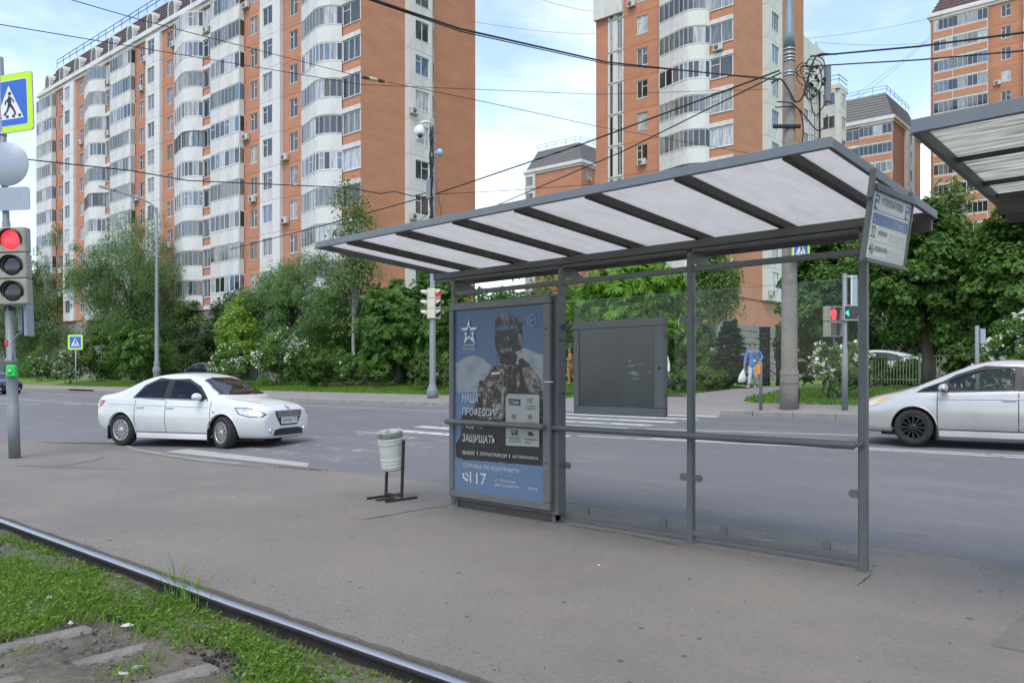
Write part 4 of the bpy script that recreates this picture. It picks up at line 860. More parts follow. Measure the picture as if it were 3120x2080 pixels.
# ---------------------------------------------------------------- small pole right of the shelters
P0 = gq(2977, 21.6)
bp_ = thing('short_pole', 'short grey pole with a small grey box beyond the silver car', 'pole', P0, TH)
MB().lathe([(.048, -.05), (.048, 2.05), (0, 2.06)], 14).obj('pole', M_pole, bp_); MB().bbox((.05, -.07, 1.62), (.17, .05, 1.98), .012).obj('box', M_alu, bp_)
MB().tube([(.08, 0, 1.62), (.1, -.02, 1.5), (.2, -.02, 1.42)], .008, 5).obj('cable', M_alu, bp_)
for k, (x, y0, y1) in enumerate(((2846, 1076, 1150),)):
    P0 = gq(x, 25.2); o = MB().bbox((-.035, -.035, 0), (.035, .035, 1.05), .005).obj('dark_post', mat('black_iron', (.012, .013, .014), .5, var=.2, vscale=8), None, T(P0)); tag(o, 'thin black iron post standing in the lawn', 'post')
# ---------------------------------------------------------------- crossing sign on its own post, far left
P0 = gq(231, 22.55); k_ = CAMF.dot(P0)/FPX
fs_ = thing('crossing_sign', 'pedestrian crossing sign with lime border on a thin post beyond the road', 'sign', P0, TH)
MB().lathe([(.045, -.1), (.045, 110*k_), (0, 110*k_+.01)], 10).obj('post', M_alu, fs_); crossing_sign(fs_, T((0, -.07, (1175-1042.5)*k_)), 45.5*k_)
# ---------------------------------------------------------------- street lamp on the left
P0 = gq(478, 21.9); k_ = CAMF.dot(P0)/FPX
lp_ = thing('street_lamp', 'slender grey street lamp with a curved arm behind the white sedan', 'street lamp', P0, TH)
hb = (1184-632)*k_
MB().lathe([(.21, -.05), (.21, 1.0), (.25, 1.1), (.25, 1.3), (.17, 1.45), (.19, 1.6), (.19, 1.7), (.13, 1.8), (.12, 4.8), (.11, 4.85), (.10, 8), (.085, 8.05), (.065, hb), (0, hb+.01)], 16).obj('pole', M_pole, lp_)
pts = [(0, 0, hb-.6), (-.1, 0, hb-.1), (-.45, 0, hb+.3), (-1.2, 0, hb+.62), (-2.2, 0, hb+.95), (-2.7, 0, hb+1.1)]
MB().tube(pts, .06, 8).obj('arm', M_pole, lp_)
MB().bbox((-.55, -.16, -.07), (.5, .16, .09), .06).obj('lamp_head', mat('lamp_head_grey', (.28, .28, .27), .4, .3), lp_, T((-3.15, 0, hb+1.22)) @ RY(R(14)))
# ---------------------------------------------------------------- overhead wires
WN = [0]
def wire(pts, r, label, sag=0., name='overhead_wire', n=14, cat='wire', m=None):
    Q = []
    for (a, c) in zip(pts, pts[1:]):
        for i in range(n): t = i/n; p = a.lerp(c, t); p.z -= sag*4*t*(1-t); Q.append(p)
    Q.append(pts[-1]); o = MB().tube(Q, r*.78, 5).obj(name, m or M_wire); tag(o, label, cat, 'overhead wires'); return o
pc = gp(2405, 1246)
def ap(x, y, d): return at(x, y, d)
TP = ap(2350, 236, 22.2); 
wire([ap(1080, -20, 10.), ap(1400, 88, 12.5), ap(1850, 190, 16.5), ap(2370, 245, 22.2)], .021, 'thick black twisted cable bundle crossing the top of the picture to the concrete pole')
wire([ap(1085, -14, 10.05), ap(1402, 96, 12.55), ap(1852, 196, 16.5), ap(2370, 240, 22.25)], .012, 'thinner cable running just beside the thick twisted bundle')
wire([ap(2470, 172, 22.3), ap(2800, 142, 18.5), ap(3180, 92, 15)], .030, 'thick cable leaving the concrete pole at the top towards the right edge')
wire([ap(2440, 204, 22.3), ap(2800, 183, 18.5), ap(3180, 150, 15)], .022, 'lower of the two cables leaving the concrete pole towards the right edge')
wire([ap(2375, 215, 22.2), ap(1780, 437, 26), ap(1330, 590, 32.7), ap(1000, 683, 42), ap(700, 760, 52)], .032, 'black cable sagging from the concrete pole past the middle signal pole to the trees')
wire([ap(2380, 222, 22.2), ap(1900, 460, 27), ap(1480, 640, 33)], .026, 'second cable running down from the concrete pole behind the shelter roof')
wire([ap(85, 486, 24), ap(400, 520, 27), ap(570, 550, 29), ap(1060, 572, 31.5), ap(1160, 590, 32), ap(1200, 583, 32.3), ap(1260, 598, 32.6), ap(1325, 580, 32.8)], .026, 'slack wavy cable from the round sign to the middle signal pole', n=6)
wire([ap(200, -5, 16), ap(410, 56, 18), ap(1095, 233, 26)], .012, 'thin wire from the top left corner to the brown insulator')
wire([ap(1180, 250, 27), ap(1450, 305, 29), ap(1820, 385, 33), ap(2300, 470, 38)], .014, 'thin wire running on from the brown insulator behind the shelter')
wire([ap(-30, 70, 18), ap(420, 145, 22), ap(1100, 258, 29), ap(1820, 288, 36), ap(2340, 272, 40)], .014, 'thin wire running across the left building from the left edge')
wire([ap(1330, 592, 32.8), ap(1560, 580, 37), ap(1830, 560, 42)], .018, 'short wire from the middle signal pole to the right')
for k, (a, c, lb_) in enumerate((((1440, 66), (1830, 104), 'faint wire in the sky between the two tall buildings, upper one'), ((1620, -10), (1860, 40), 'faint wire near the top edge above the gap between buildings'), ((2460, 118), (2900, 40), 'faint wire rising to the right building, topmost'), ((2480, 128), (2830, 130), 'faint level wire left of the right building'), ((2560, 320), (2860, 90), 'faint slanting wire beneath the crossing bundle'), ((2570, 330), (2830, 120), 'second faint slanting wire left of the right building'))):
    wire([ap(*a, 75), ap(*c, 90)], .022, lb_, .3, m=mat('faint_wire', (.10, .11, .13), .8))
wire([ap(100, 905, 16), ap(260, 860, 22), ap(430, 780, 40)], .008, 'thin guy wire from the left traffic light to the street lamp')
io = thing('wire_insulator', 'brown and cream insulator in the thin wire before the end wall', 'insulator', ap(1138, 242, 26.5))
d_ = (ap(1180, 250, 27)-ap(1095, 233, 26)).normalized(); Mi = d_.to_track_quat('Z', 'Y').to_matrix().to_4x4()
MB().lathe([(0, -.52), (.05, -.5), (.06, -.35), (.04, -.2), (.03, -.18)], 10, 0).obj('end_cap', mat('brown_glaze', (.07, .03, .02), .35), io, Mi)
MB().lathe([(.03, -.18)]+[x for k in range(6) for x in ((.065, -.17+k*.055), (.035, -.14+k*.055))]+[(.03, .18)], 12, 0).obj('ribbed_body', mat('cream_glaze', (.55, .48, .36), .35), io, Mi)
MB().lathe([(.03, .18), (.045, .2), (.06, .35), (.05, .48), (0, .52)], 10, 0).obj('end_cap', mat('brown_glaze'), io, Mi)
# ================================================================ cars
def carpaint(name, col, metal=0., rough=.28, dirt=(.3, .28, .25), damt=.25):
    m = mat(name, col, rough, metal, coat=.6, dirt=dirt, dscale=1.3, damt=damt, var=.03, vscale=2); return m
M_cglass = mat('car_glass', (.03, .036, .040), .04, 0, spec=.9, var=.3, vscale=3); M_trim = mat('car_black_trim', (.014, .014, .015), .45); M_tyre = mat('tyre_rubber', (.022, .021, .021), .85, bump=.2, bscale=90)
M_inter = mat('car_interior', (.045, .043, .042), .8); M_tint = glassmat('tinted_car_glass', (.42, .46, .46), 1.5); M_clear = glassmat('clear_car_glass', (.72, .77, .76), 1.55); M_wscr = glassmat('windscreen_glass', (.5, .56, .57), 2.3); M_seat = mat('car_seat_cloth', (.16, .145, .125), .9, var=.15, vscale=9)
M_cglass2 = mat('pale_car_glass', (.10, .11, .112), .05, 0, spec=.9, var=.35, vscale=2.2)
M_rim = mat('alloy_rim', (.50, .50, .52), .35, .85); M_rimb = mat('black_wheel_cover', (.012, .012, .016), .35); M_chrome = mat('chrome', (.75, .76, .78), .12, 1.); M_under = mat('car_underside', (.01, .01, .01), .9)
M_hl = mat('headlight_glass', (.62, .64, .66), .08, .3, var=.5, vscale=12, coat=1.); M_hly = mat('yellowed_headlight', (.56, .50, .34), .15, 0, coat=1., var=.1, vscale=6); M_tail = mat('tail_light_red', (.35, .02, .03), .12, coat=1.); M_amber = mat('amber_lens', (.75, .22, .05), .2); M_plate = mat('number_plate_white', (.62, .62, .60), .4)
M_drl = mat('lit_headlight_core', (.9, .9, .92), .1, emit=(1, 1, 1), estr=1.1)
def car_body(st, axles, arch, dims, paint, panes, dlo, wsc, hollow):
    secs = []
    for (x, zb, ws, wm, wb, zt_b, wr, zr, zt) in st:
        secs.append([(x, 0, zb), (x, ws*.9, zb), (x, ws, zb+.07), (x, wm, .50), (x, wm*.995, min(.68, zt_b-.1)), (x, wb+.012, zt_b-.035), (x, wb-.025, zt_b+.012), (x, (wb*.45+wr*.55), zt_b*.45+zr*.55), (x, wr, zr), (x, wr*.82, zt-.022), (x, wr*.4, zt-.004), (x, 0, zt)])
    n_ = len(secs[0]); bm = bmesh.new(); rows = []
    for s_ in secs:
        right = [bm.verts.new((x, -y, z)) for x, y, z in s_]; left = [right[0] if i == 0 else right[-1] if i == n_-1 else bm.verts.new((s_[i][0], s_[i][1], s_[i][2])) for i in range(n_)]
        rows.append((right, left))
    for (r0, l0), (r1, l1) in zip(rows, rows[1:]):
        for i in range(n_-1):
            bm.faces.new((r0[i], r1[i], r1[i+1], r0[i+1]) if True else ()); bm.faces.new((l0[i+1], l1[i+1], l1[i], l0[i]))
    for (r, l), fl in ((rows[0], 0), (rows[-1], 1)):
        for i in range(n_-1):
            q = [r[i], r[i+1], l[i+1], l[i]]; q2 = []
            [q2.append(v) for v in q if v not in q2]; bm.faces.new(q2)
    bmesh.ops.recalc_face_normals(bm, faces=bm.faces[:])
    me = bpy.data.meshes.new('tmp'); bm.to_mesh(me); bm.free()
    o = bpy.data.objects.new('tmp', me); COL.objects.link(o); o.modifiers.new('s', 'SUBSURF').levels = 3
    bpy.context.view_layer.update(); dg = bpy.context.evaluated_depsgraph_get(); me2 = bpy.data.meshes.new_from_object(o.evaluated_get(dg)); bpy.data.objects.remove(o)
    co = np.empty(len(me2.vertices)*3, dtype=np.float32); me2.vertices.foreach_get('co', co); co = co.reshape(-1, 3)
    lo_, hi_ = co.min(0), co.max(0); L_, W_, H_ = dims                     # bring the smoothed hull back to its true size
    co[:, 0] = (co[:, 0]-lo_[0])/(hi_[0]-lo_[0])*L_; co[:, 1] *= W_/hi_[1]; co[:, 2] = .18+(co[:, 2]-lo_[2])/(hi_[2]-lo_[2])*(H_-.18)
    me2.vertices.foreach_set('co', co.ravel()); me2.update()
    full = bmesh.new(); full.from_mesh(me2); bvh = BVHTree.FromBMesh(full); full.free()
    o = bpy.data.objects.new('tmp', me2); COL.objects.link(o); cut = []
    for ax in axles:
        for s in (-1, 1):
            c = MB(); c.cyl((ax, s*.52, arch[1]), (ax, s*1.2, arch[1]), arch[0], 40, 0, smooth=False); c.box((ax-arch[0], min(s*.52, s*1.2), -.2), (ax+arch[0], max(s*.52, s*1.2), arch[1])) if False else None
            co = c.obj('cut', M_under); bb = bmesh.new(); bb.from_mesh(co.data); bmesh.ops.remove_doubles(bb, verts=bb.verts[:], dist=1e-4); bmesh.ops.recalc_face_normals(bb, faces=bb.faces[:]); bb.to_mesh(co.data); bb.free()
            m = o.modifiers.new('b', 'BOOLEAN'); m.operation = 'DIFFERENCE'; m.object = co; m.solver = 'EXACT'; cut.append(co)
    if hollow:                                  # cut the cabin and the window openings
        me2.materials.append(paint)
        def prism_cut(poly, plane, a, c):
            b = MB()
            if plane == 'xz': b.prism(poly, a, c, 0, RX(R(90)))
            else: b.prism(poly, a, c, 0, Matrix(((0, 0, 1, 0), (1, 0, 0, 0), (0, 1, 0, 0), (0, 0, 0, 1))))
            co = b.obj('cut', M_inter); bb = bmesh.new(); bb.from_mesh(co.data); bmesh.ops.remove_doubles(bb, verts=bb.verts[:], dist=1e-4); bmesh.ops.recalc_face_normals(bb, faces=bb.faces[:]); bb.to_mesh(co.data); bb.free(); return co
        cx_ = sum(p[0] for p in dlo)/len(dlo); cz_ = sum(p[1] for p in dlo)/len(dlo)
        cabin = [(cx_+(x-cx_)*.94, cz_+(z-cz_)*.93-.01) for x, z in dlo]; cuts = [prism_cut(cabin, 'xz', -.55, .55)]
        cuts += [prism_cut([(x, z) for x, z in p_], 'xz', a, c) for p_ in panes for a, c in ((-1.3, -.5), (.5, 1.3))]
        cuts.append(prism_cut([(y*.97, z+.008) for y, z in wsc], 'yz', 2.35, 4.2))
        for co in cuts:
            m = o.modifiers.new('b', 'BOOLEAN'); m.operation = 'DIFFERENCE'; m.object = co; m.solver = 'EXACT'; m.material_mode = 'TRANSFER'; cut.append(co)
    bpy.context.view_layer.update(); dg = bpy.context.evaluated_depsgraph_get(); me3 = bpy.data.meshes.new_from_object(o.evaluated_get(dg)); bpy.data.objects.remove(o)
    for c in cut: bpy.data.objects.remove(c)
    me3.polygons.foreach_set('use_smooth', [True]*len(me3.polygons))
    return me3, bvh
def decal(bvh, poly, dirv, off, step=.06):
    """polygon (a, z) pressed along dirv onto the body; a runs along the horizontal normal to dirv"""
    d = Vector(dirv).normalized(); a = Vector((-d.y, d.x, 0)).normalized()
    bm = bmesh.new(); vs = [bm.verts.new((x, z, 0)) for x, z in poly]; bm.faces.new(vs)
    x0, x1 = min(p[0] for p in poly), max(p[0] for p in poly); z0, z1 = min(p[1] for p in poly), max(p[1] for p in poly)
    for lo, hi, ax in ((x0, x1, 0), (z0, z1, 1)):
        k = lo+step
        while k < hi-step*.3:
            co = Vector((k, 0, 0)) if ax == 0 else Vector((0, k, 0)); no = Vector((1, 0, 0)) if ax == 0 else Vector((0, 1, 0))
            bmesh.ops.bisect_plane(bm, geom=bm.verts[:]+bm.edges[:]+bm.faces[:], plane_co=co, plane_no=no); k += step
    for v in bm.verts:
        o = a*v.co.x+Vector((0, 0, v.co.y))-d*5; h = bvh.ray_cast(o, d)
        v.co = (h[0]-d*off) if h[0] is not None else o+d*5
    bmesh.ops.recalc_face_normals(bm, faces=bm.faces[:])
    if sum((f.normal.dot(-d)) for f in bm.faces) < 0: bmesh.ops.reverse_faces(bm, faces=bm.faces[:])
    return MB().frombm(bm, 0, None, True)
def wheel(par, M, r, w, style):
    t = MB(); t.lathe([(r*.64, -w*.5), (r*.88, -w*.52), (r*.97, -w*.42), (r, -w*.25), (r, w*.25), (r*.97, w*.42), (r*.88, w*.52), (r*.64, w*.5)], 40, 0, RX(R(90)), closed=True); wo = t.obj('wheel', M_tyre, par, M)
    m = M_rim if style == 'alloy' else M_rimb; b = MB()
    b.lathe([(r*.60, w*.50), (r*.66, w*.51), (r*.66, w*.3), (r*.60, w*.3)], 40, 0, RX(R(90)), closed=True)
    n_ = 12
    for k in range(n_):
        t0 = 2*math.pi*k/n_
        for s in ((-.075, .075) if style == 'alloy' else (0,)):
            A0, A1 = t0+s*.5, t0+s*1.6; ww = r*(.032 if style == 'alloy' else .06)
            P = [(r*.12*math.cos(t0), r*.12*math.sin(t0)), (r*.62*math.cos(A1), r*.62*math.sin(A1))]
            dx, dy = P[1][0]-P[0][0], P[1][1]-P[0][1]; l_ = math.hypot(dx, dy); nx, ny = -dy/l_*ww, dx/l_*ww
            b.prism([(P[0][0]+nx*.6, P[0][1]+ny*.6), (P[0][0]-nx*.6, P[0][1]-ny*.6), (P[1][0]-nx, P[1][1]-ny), (P[1][0]+nx, P[1][1]+ny)], w*.36, w*.47, 0, RX(R(90)))
    b.lathe([(r*.19, w*.36), (r*.19, w*.47), (r*.1, w*.5), (0, w*.5)], 20, 0, RX(R(90))); b.obj('rim', m, wo)
    MB().lathe([(0, w*.2), (r*.62, w*.2)], 30, 0, RX(R(90))).obj('brake_disc', M_under if style == 'alloy' else M_rimb, wo)
    return wo
def rearview(par, M, paint):
    b = MB(); bm = bmesh.new(); bmesh.ops.create_icosphere(bm, subdivisions=3, radius=1)
    for v in bm.verts: v.co = Vector((v.co.x*.10*(1 if v.co.x > 0 else .5), v.co.y*.125, v.co.z*.08*(1 if v.co.z > 0 else .85)))
    b.frombm(bm, 0, None, True); o = b.obj('mirror', paint, par, M); MB().bbox((-.03, -.02, -.06), (.03, .15, -.03), .01).obj('mirror_arm', M_trim, o)
def car(name, label, kind, M, paint, style, steer=0., detail=True, group='cars'):
    root = thing(name, label, 'car', (0, 0, 0), 0, group); root.matrix_basis = M
    if kind == 'sedan':
        st = [(0., .40, .62, .70, .66, .90, .56, .985, 1.0), (.07, .31, .75, .80, .75, .92, .64, 1.005, 1.03), (.32, .22, .80, .855, .80, .93, .66, 1.03, 1.06), (.6, .20, .81, .87, .81, .935, .66, 1.07, 1.10), (.95, .19, .81, .875, .82, .94, .63, 1.22, 1.255), (1.35, .18, .81, .875, .82, .94, .595, 1.365, 1.41), (1.85, .18, .81, .875, .82, .935, .575, 1.405, 1.466), (2.35, .18, .81, .875, .82, .925, .575, 1.405, 1.462), (2.75, .18, .81, .875, .82, .915, .59, 1.335, 1.395), (3.1, .18, .81, .875, .82, .905, .64, 1.14, 1.19), (3.4, .18, .81, .875, .815, .895, .70, .985, 1.02), (3.7, .18, .80, .875, .80, .88, .68, .935, .97), (4.05, .19, .77, .86, .77, .83, .62, .885, .92), (4.28, .19, .73, .82, .74, .77, .56, .83, .86), (4.39, .20, .66, .76, .68, .71, .50, .775, .80), (4.44, .25, .58, .68, .61, .66, .45, .72, .74)]
        L_, W_, H_, ax, r, arch = 4.44, .875, 1.49, (.80, 3.45), .322, (.362, .322)
        dlo = [(1.02, 1.03), (1.10, .985), (3.06, .955), (2.98, 1.03), (2.66, 1.265), (2.38, 1.335), (1.95, 1.355), (1.6, 1.335), (1.30, 1.255)]
        panes = [[(1.14, 1.0), (1.90, .98), (1.90, 1.325), (1.62, 1.312), (1.36, 1.215)], [(2.05, .977), (3.0, .957), (2.92, 1.04), (2.70, 1.195), (2.45, 1.30), (2.05, 1.33)]]
        wsc = ([(-.70, 1.05), (.70, 1.05), (.57, 1.335), (.3, 1.385), (-.3, 1.385), (-.57, 1.335)])
        doors = (1.18, 2.0, 3.16); hz = .80
    else:
        st = [(0., .45, .6, .68, .64, .95, .54, 1.0, 1.02), (.1, .32, .74, .8, .75, .97, .6, 1.05, 1.08), (.4, .24, .79, .84, .8, .98, .6, 1.14, 1.18), (.8, .2, .8, .86, .81, .98, .58, 1.25, 1.30), (1.4, .19, .8, .8625, .81, .965, .57, 1.37, 1.42), (2., .18, .8, .8625, .81, .945, .57, 1.43, 1.488), (2.45, .18, .8, .8625, .81, .925, .575, 1.40, 1.46), (2.85, .18, .8, .8625, .81, .905, .60, 1.28, 1.34), (3.25, .18, .8, .8625, .81, .885, .66, 1.10, 1.15), (3.55, .18, .8, .86, .80, .865, .70, .98, 1.02), (3.85, .19, .79, .85, .77, .82, .66, .89, .93), (4.12, .2, .77, .83, .76, .79, .62, .84, .88), (4.32, .19, .73, .80, .72, .73, .58, .77, .81), (4.42, .20, .67, .75, .66, .68, .52, .715, .75), (4.45, .24, .60, .68, .60, .63, .46, .66, .69)]
        L_, W_, H_, ax, r, arch = 4.45, .8625, 1.50, (.80, 3.50), .318, (.365, .318)
        dlo = [(.85, 1.12), (1.0, 1.02), (3.0, .945), (3.52, .925), (3.36, 1.01), (2.9, 1.22), (2.5, 1.35), (2.0, 1.395), (1.5, 1.36), (1.1, 1.26)]
        panes = [[(1.15, 1.04), (1.86, 1.0), (1.86, 1.34), (1.5, 1.315), (1.18, 1.23)], [(1.98, .995), (2.96, .965), (2.96, 1.14), (2.78, 1.23), (2.45, 1.325), (1.98, 1.35)], [(3.02, .965), (3.40, .95), (3.28, 1.01), (3.02, 1.12)]]
        wsc = [(-.66, 1.02), (.66, 1.02), (.53, 1.35), (.3, 1.385), (-.3, 1.385), (-.53, 1.35)]
        doors = (1.1, 1.92, 3.12); hz = .82
    me, bvh = car_body(st, ax, arch, (L_, W_, H_), paint, panes, dlo, wsc, detail)
    if not detail: me.materials.clear(); me.materials.append(paint)
    bo_ = put(me, 'body', root)
    C = T((0, 0, 0))
    for s in (-1, 1):
        dv = (0, -s, 0)                       # looking from that side inwards
        f = -s                                # a axis runs along +x for dv=(0,-1,0)... a = (-d.y, d.x)
        sg = 1 if Vector((-dv[1], dv[0], 0)).x > 0 else -1
        def S(poly): return [(x*sg, z) for x, z in poly]
        if not detail:
            decal(bvh, S(dlo), dv, .004).obj('window_trim', M_trim, root)
            for p_ in panes: decal(bvh, S(p_), dv, .007).obj('side_window', M_cglass, root)
        else:
            for p_ in panes: decal(bvh, S(p_), dv, -.004).obj('side_window', M_tint if kind == 'sedan' else M_clear, root)
            decal(bvh, S([(panes[0][1][0]+.005, panes[0][1][1]-.02), (panes[1][0][0]-.005, panes[1][0][1]-.02), (panes[1][-1][0]-.005, panes[1][-1][1]+.03), (panes[0][2][0]+.005, panes[0][2][1]+.03)]), dv, .006, .08).obj('door_pillar', M_trim, root)
            # black trim round and between the panes, in strips along each pane edge
            for p_ in panes:
                cx_ = sum(x for x, z in p_)/len(p_); cz_ = sum(z for x, z in p_)/len(p_)
                for (x0_, z0_), (x1_, z1_) in zip(p_, p_[1:]+p_[:1]):
                    def grow(x, z, k): d_ = math.hypot(x-cx_, z-cz_); return (x+(x-cx_)/d_*k, z+(z-cz_)/d_*k)
                    q_ = [(x0_, z0_), (x1_, z1_), grow(x1_, z1_, .075), grow(x0_, z0_, .075)]
                    decal(bvh, S(q_), dv, .004, .08).obj('window_trim', M_trim, root)
        if detail:
            for x in doors: decal(bvh, S([(x-.007, .30), (x+.007, .30), (x+.007, .93), (x-.007, .93)]), dv, .002).obj('door_seam', M_trim, root)
            decal(bvh, S([(doors[0], .29), (doors[-1], .29), (doors[-1], .303), (doors[0], .303)]), dv, .002).obj('door_seam', M_trim, root)
            for x in (doors[0]+.16, doors[1]+.13):
                h_ = bvh.ray_cast(Vector((x, s*3, hz)), Vector((0, -s, 0)))[0]; MB().bbox((-.1, -.018, -.018), (.1, .018, .018), .012).obj('door_handle', paint, root, T(h_+Vector((0, s*.012, 0))))
            cr = []
            for x in np.linspace(.32, 3.2, 24):
                h_ = bvh.ray_cast(Vector((x, s*3, .86-.016*(x-.3))), Vector((0, -s, 0)))[0]
                if h_ is not None: cr.append(h_)
            ch = []
            for x in np.linspace(1.08, 3.05, 18):
                h_ = bvh.ray_cast(Vector((x, s*3, .972-.012*(x-1.1))), Vector((0, -s, 0)))[0]
                if h_ is not None: ch.append(h_)
            if kind == 'sedan': MB().tube(ch, .008, 5).obj('chrome_strip', M_chrome, root)
            hs = []
            for t_ in np.linspace(0, 1, 14):
                h_ = bvh.ray_cast(Vector((3.42+.72*t_, s*(.70-.10*t_-.12*t_**4), 3)), Vector((0, 0, -1)))[0]
                if h_ is not None: hs.append(h_+Vector((0, 0, -.001)))
            MB().tube(hs, .0055, 5).obj('bonnet_seam', M_trim, root)
            MB().tube(cr, [.002]+[.011]*(len(cr)-2)+[.002], 6).obj('crease', paint, root)
        MB().bbox((ax[0]+arch[0]+.02, s*(W_-.085)-.03, .165), (ax[1]-arch[0]-.02, s*(W_-.085)+.03, .27), .02).obj('sill', paint, root)
        for k, a_ in enumerate(ax):
            wheel(root, T((a_, s*(W_-.115), r)) @ RZ((steer if k else 0)+(0 if s < 0 else math.pi)), r, .205, style)
            # arch lining and mud flap
            lin = MB(); m_ = 16; vs = []
            for i in range(m_+1):
                t = math.pi*i/m_; vs += [(a_+arch[0]*.985*math.cos(t), s*.50, arch[1]+arch[0]*.985*math.sin(t)), (a_+arch[0]*.985*math.cos(t), s*(W_-.05), arch[1]+arch[0]*.985*math.sin(t))]
            lin.add(vs, [(2*i, 2*i+1, 2*i+3, 2*i+2) for i in range(m_)]); lin.box((a_-arch[0], s*.49-.005, .15), (a_+arch[0], s*.49+.005, arch[1]+arch[0])); lin.obj('arch_lining', M_under, root)
            lip = []
            for t in np.linspace(-.25, math.pi+.25, 26):
                X_, Z_ = a_+(arch[0]+.012)*math.cos(t), arch[1]+(arch[0]+.012)*math.sin(t); h_ = bvh.ray_cast(Vector((X_, s*3, Z_)), Vector((0, -s, 0)))[0]
                if h_ is not None and abs(h_.y) > .6: lip.append(h_)
            if detail and len(lip) > 8: MB().tube(lip, .014, 6).obj('arch_lip', paint, root)
            if detail: MB().bbox((a_-arch[0]-.02, s*(W_-.12)-.1, .13), (a_-arch[0]+.01, s*(W_-.12)+.1, .42), .01).obj('mud_flap', M_trim, root)
        if detail: rearview(root, T((2.88 if kind == 'sedan' else 3.0, s*(W_+.06), 1.01)) @ RZ(0 if s < 0 else 0), paint)
    MB().box((.35, -.7, .17), (L_-.4, .7, .26)).obj('underside', M_under, root)
    # windscreen and rear window
    decal(bvh, [(-y, z) for y, z in wsc], (-1, 0, 0), .004).obj('windscreen', (M_wscr if kind == 'sedan' else M_clear) if detail else M_cglass, root)
    if detail:
        for y_ in (-.36, .36):
            MB().bbox((1.95, y_-.22, .55), (2.15, y_+.22, 1.05), .06, 0, None).obj('seat', M_seat, root, RY(0)); MB().bbox((1.93, y_-.12, 1.05), (2.03, y_+.12, 1.24), .04).obj('headrest', M_seat, root)
        MB().bbox((1.2, -.6, .55), (1.35, .6, 1.05), .05).obj('rear_seat', M_seat, root); MB().bbox((2.75, -.62, .80), (3.2, .62, 1.0), .06).obj('dashboard', M_inter, root)
        MB().lathe([(.17, -.012), (.19, 0), (.17, .012), (.16, 0)], 24, 0, T((2.66, .36, 1.02)) @ RY(R(68)), closed=True).obj('steering_wheel', M_trim, root)
        for y_ in (-.35, .2): MB().tube([bvh.ray_cast(Vector((6, y_, 1.055)), Vector((-1, 0, 0)))[0]+Vector((.012, 0, .01)), bvh.ray_cast(Vector((6, y_+.45, 1.075)), Vector((-1, 0, 0)))[0]+Vector((.012, 0, .015))], .009, 5).obj('wiper', M_trim, root)
    decal(bvh, [(-.55, 1.12), (.55, 1.12), (.45, 1.36), (-.45, 1.36)], (1, 0, 0), .004).obj('rear_window', M_cglass, root)
    if kind == 'sedan':
        def Fr(poly): return [(-y if False else y, z) for y, z in poly]
        d = (-1, 0, 0)
        decal(bvh, [(-.44, .745), (.44, .745), (.42, .66), (.28, .455), (-.28, .455), (-.42, .66)], d, .006).obj('grille', M_trim, root)
        for z in (.71, .665, .62): decal(bvh, [(-.41+(.71-z)*.6, z), (.41-(.71-z)*.6, z), (.41-(.71-z)*.6, z+.016), (-.41+(.71-z)*.6, z+.016)], d, .012).obj('grille_bar', M_chrome, root)
        decal(bvh, [(-.50, .26), (.50, .26), (.46, .37), (.30, .40), (-.30, .40), (-.46, .37)], d, .006).obj('lower_grille', M_trim, root)
        pm = decal(bvh, [(-.26, .49), (.26, .49), (.26, .60), (-.26, .60)], d, .02).obj('number_plate', M_plate, root)
        if detail:
            x_ = max(v.co.x for v in pm.data.vertices)
            MB().box((x_-.01, -.26, .485), (x_+.004, .26, .605)).obj('plate_holder', M_plate, root)
            letters('М997МР', M_black, root, T((x_+.006, -.235, .51)) @ RZ(R(90)) @ RX(R(90)), fit=(.32, .075), size=.1); letters('178', M_black, root, T((x_+.006, .12, .53)) @ RZ(R(90)) @ RX(R(90)), fit=(.11, .055), size=.1)
            em = [(-.02, -.07), (.0, -.03), (-.03, -.01), (-.05, -.04), (-.055, .0), (-.02, .03), (-.03, .06), (.02, .065), (.05, .03), (.03, .0), (.04, -.06), (.02, -.07), (.01, -.04)]
            decal(bvh, [(x, .80+z*.75) for x, z in em], d, .012, .03).obj('emblem', M_chrome, root)
        for s in (-1, 1):
            dv = Vector((-.62, -s*.78, 0)); dn = dv.normalized(); aa = Vector((-dn.y, dn.x, 0))
            def Q(x, y, z): return (Vector((x, y*s, 0)).dot(aa), z)
            decal(bvh, [Q(3.78, .84, .795), Q(4.02, .80, .80), Q(4.20, .68, .745), Q(4.27, .56, .69), Q(4.24, .62, .645), Q(4.08, .80, .645), Q(3.90, .86, .695)], dv, .012).obj('headlight', M_hl, root)
            decal(bvh, [Q(3.74, .84, .81), Q(4.02, .80, .815), Q(4.21, .67, .757), Q(4.30, .53, .69), Q(4.25, .60, .632), Q(4.07, .80, .632), Q(3.87, .86, .685)], dv, .006).obj('headlight_surround', M_trim, root)
            decal(bvh, [Q(4.06, .78, .745), Q(4.16, .70, .735), Q(4.17, .70, .675), Q(4.07, .78, .675)], dv, .014, .03).obj('headlight_lamp', M_drl if detail else M_hl, root)
            fg = bvh.ray_cast(Vector((6, s*.56, .36)), Vector((-1, 0, 0)))[0]; MB().lathe([(.05, -.02), (.05, .012), (.04, .02), (.03, .012), (0, .01)], 16, 0, T(fg) @ RY(R(90))).obj('fog_lamp', M_chrome, root)
            dv = Vector((.5, -s*.86, 0)); dn = dv.normalized(); aa = Vector((-dn.y, dn.x, 0))
            decal(bvh, [Q(.02, .68, .935), Q(.30, .84, .925), Q(.24, .84, .83), Q(.10, .80, .755), Q(.02, .70, .74)], dv, .006).obj('tail_light', M_tail, root)
            dv = Vector((0, -s, 0)); sg = 1 if -dv.y > 0 else -1
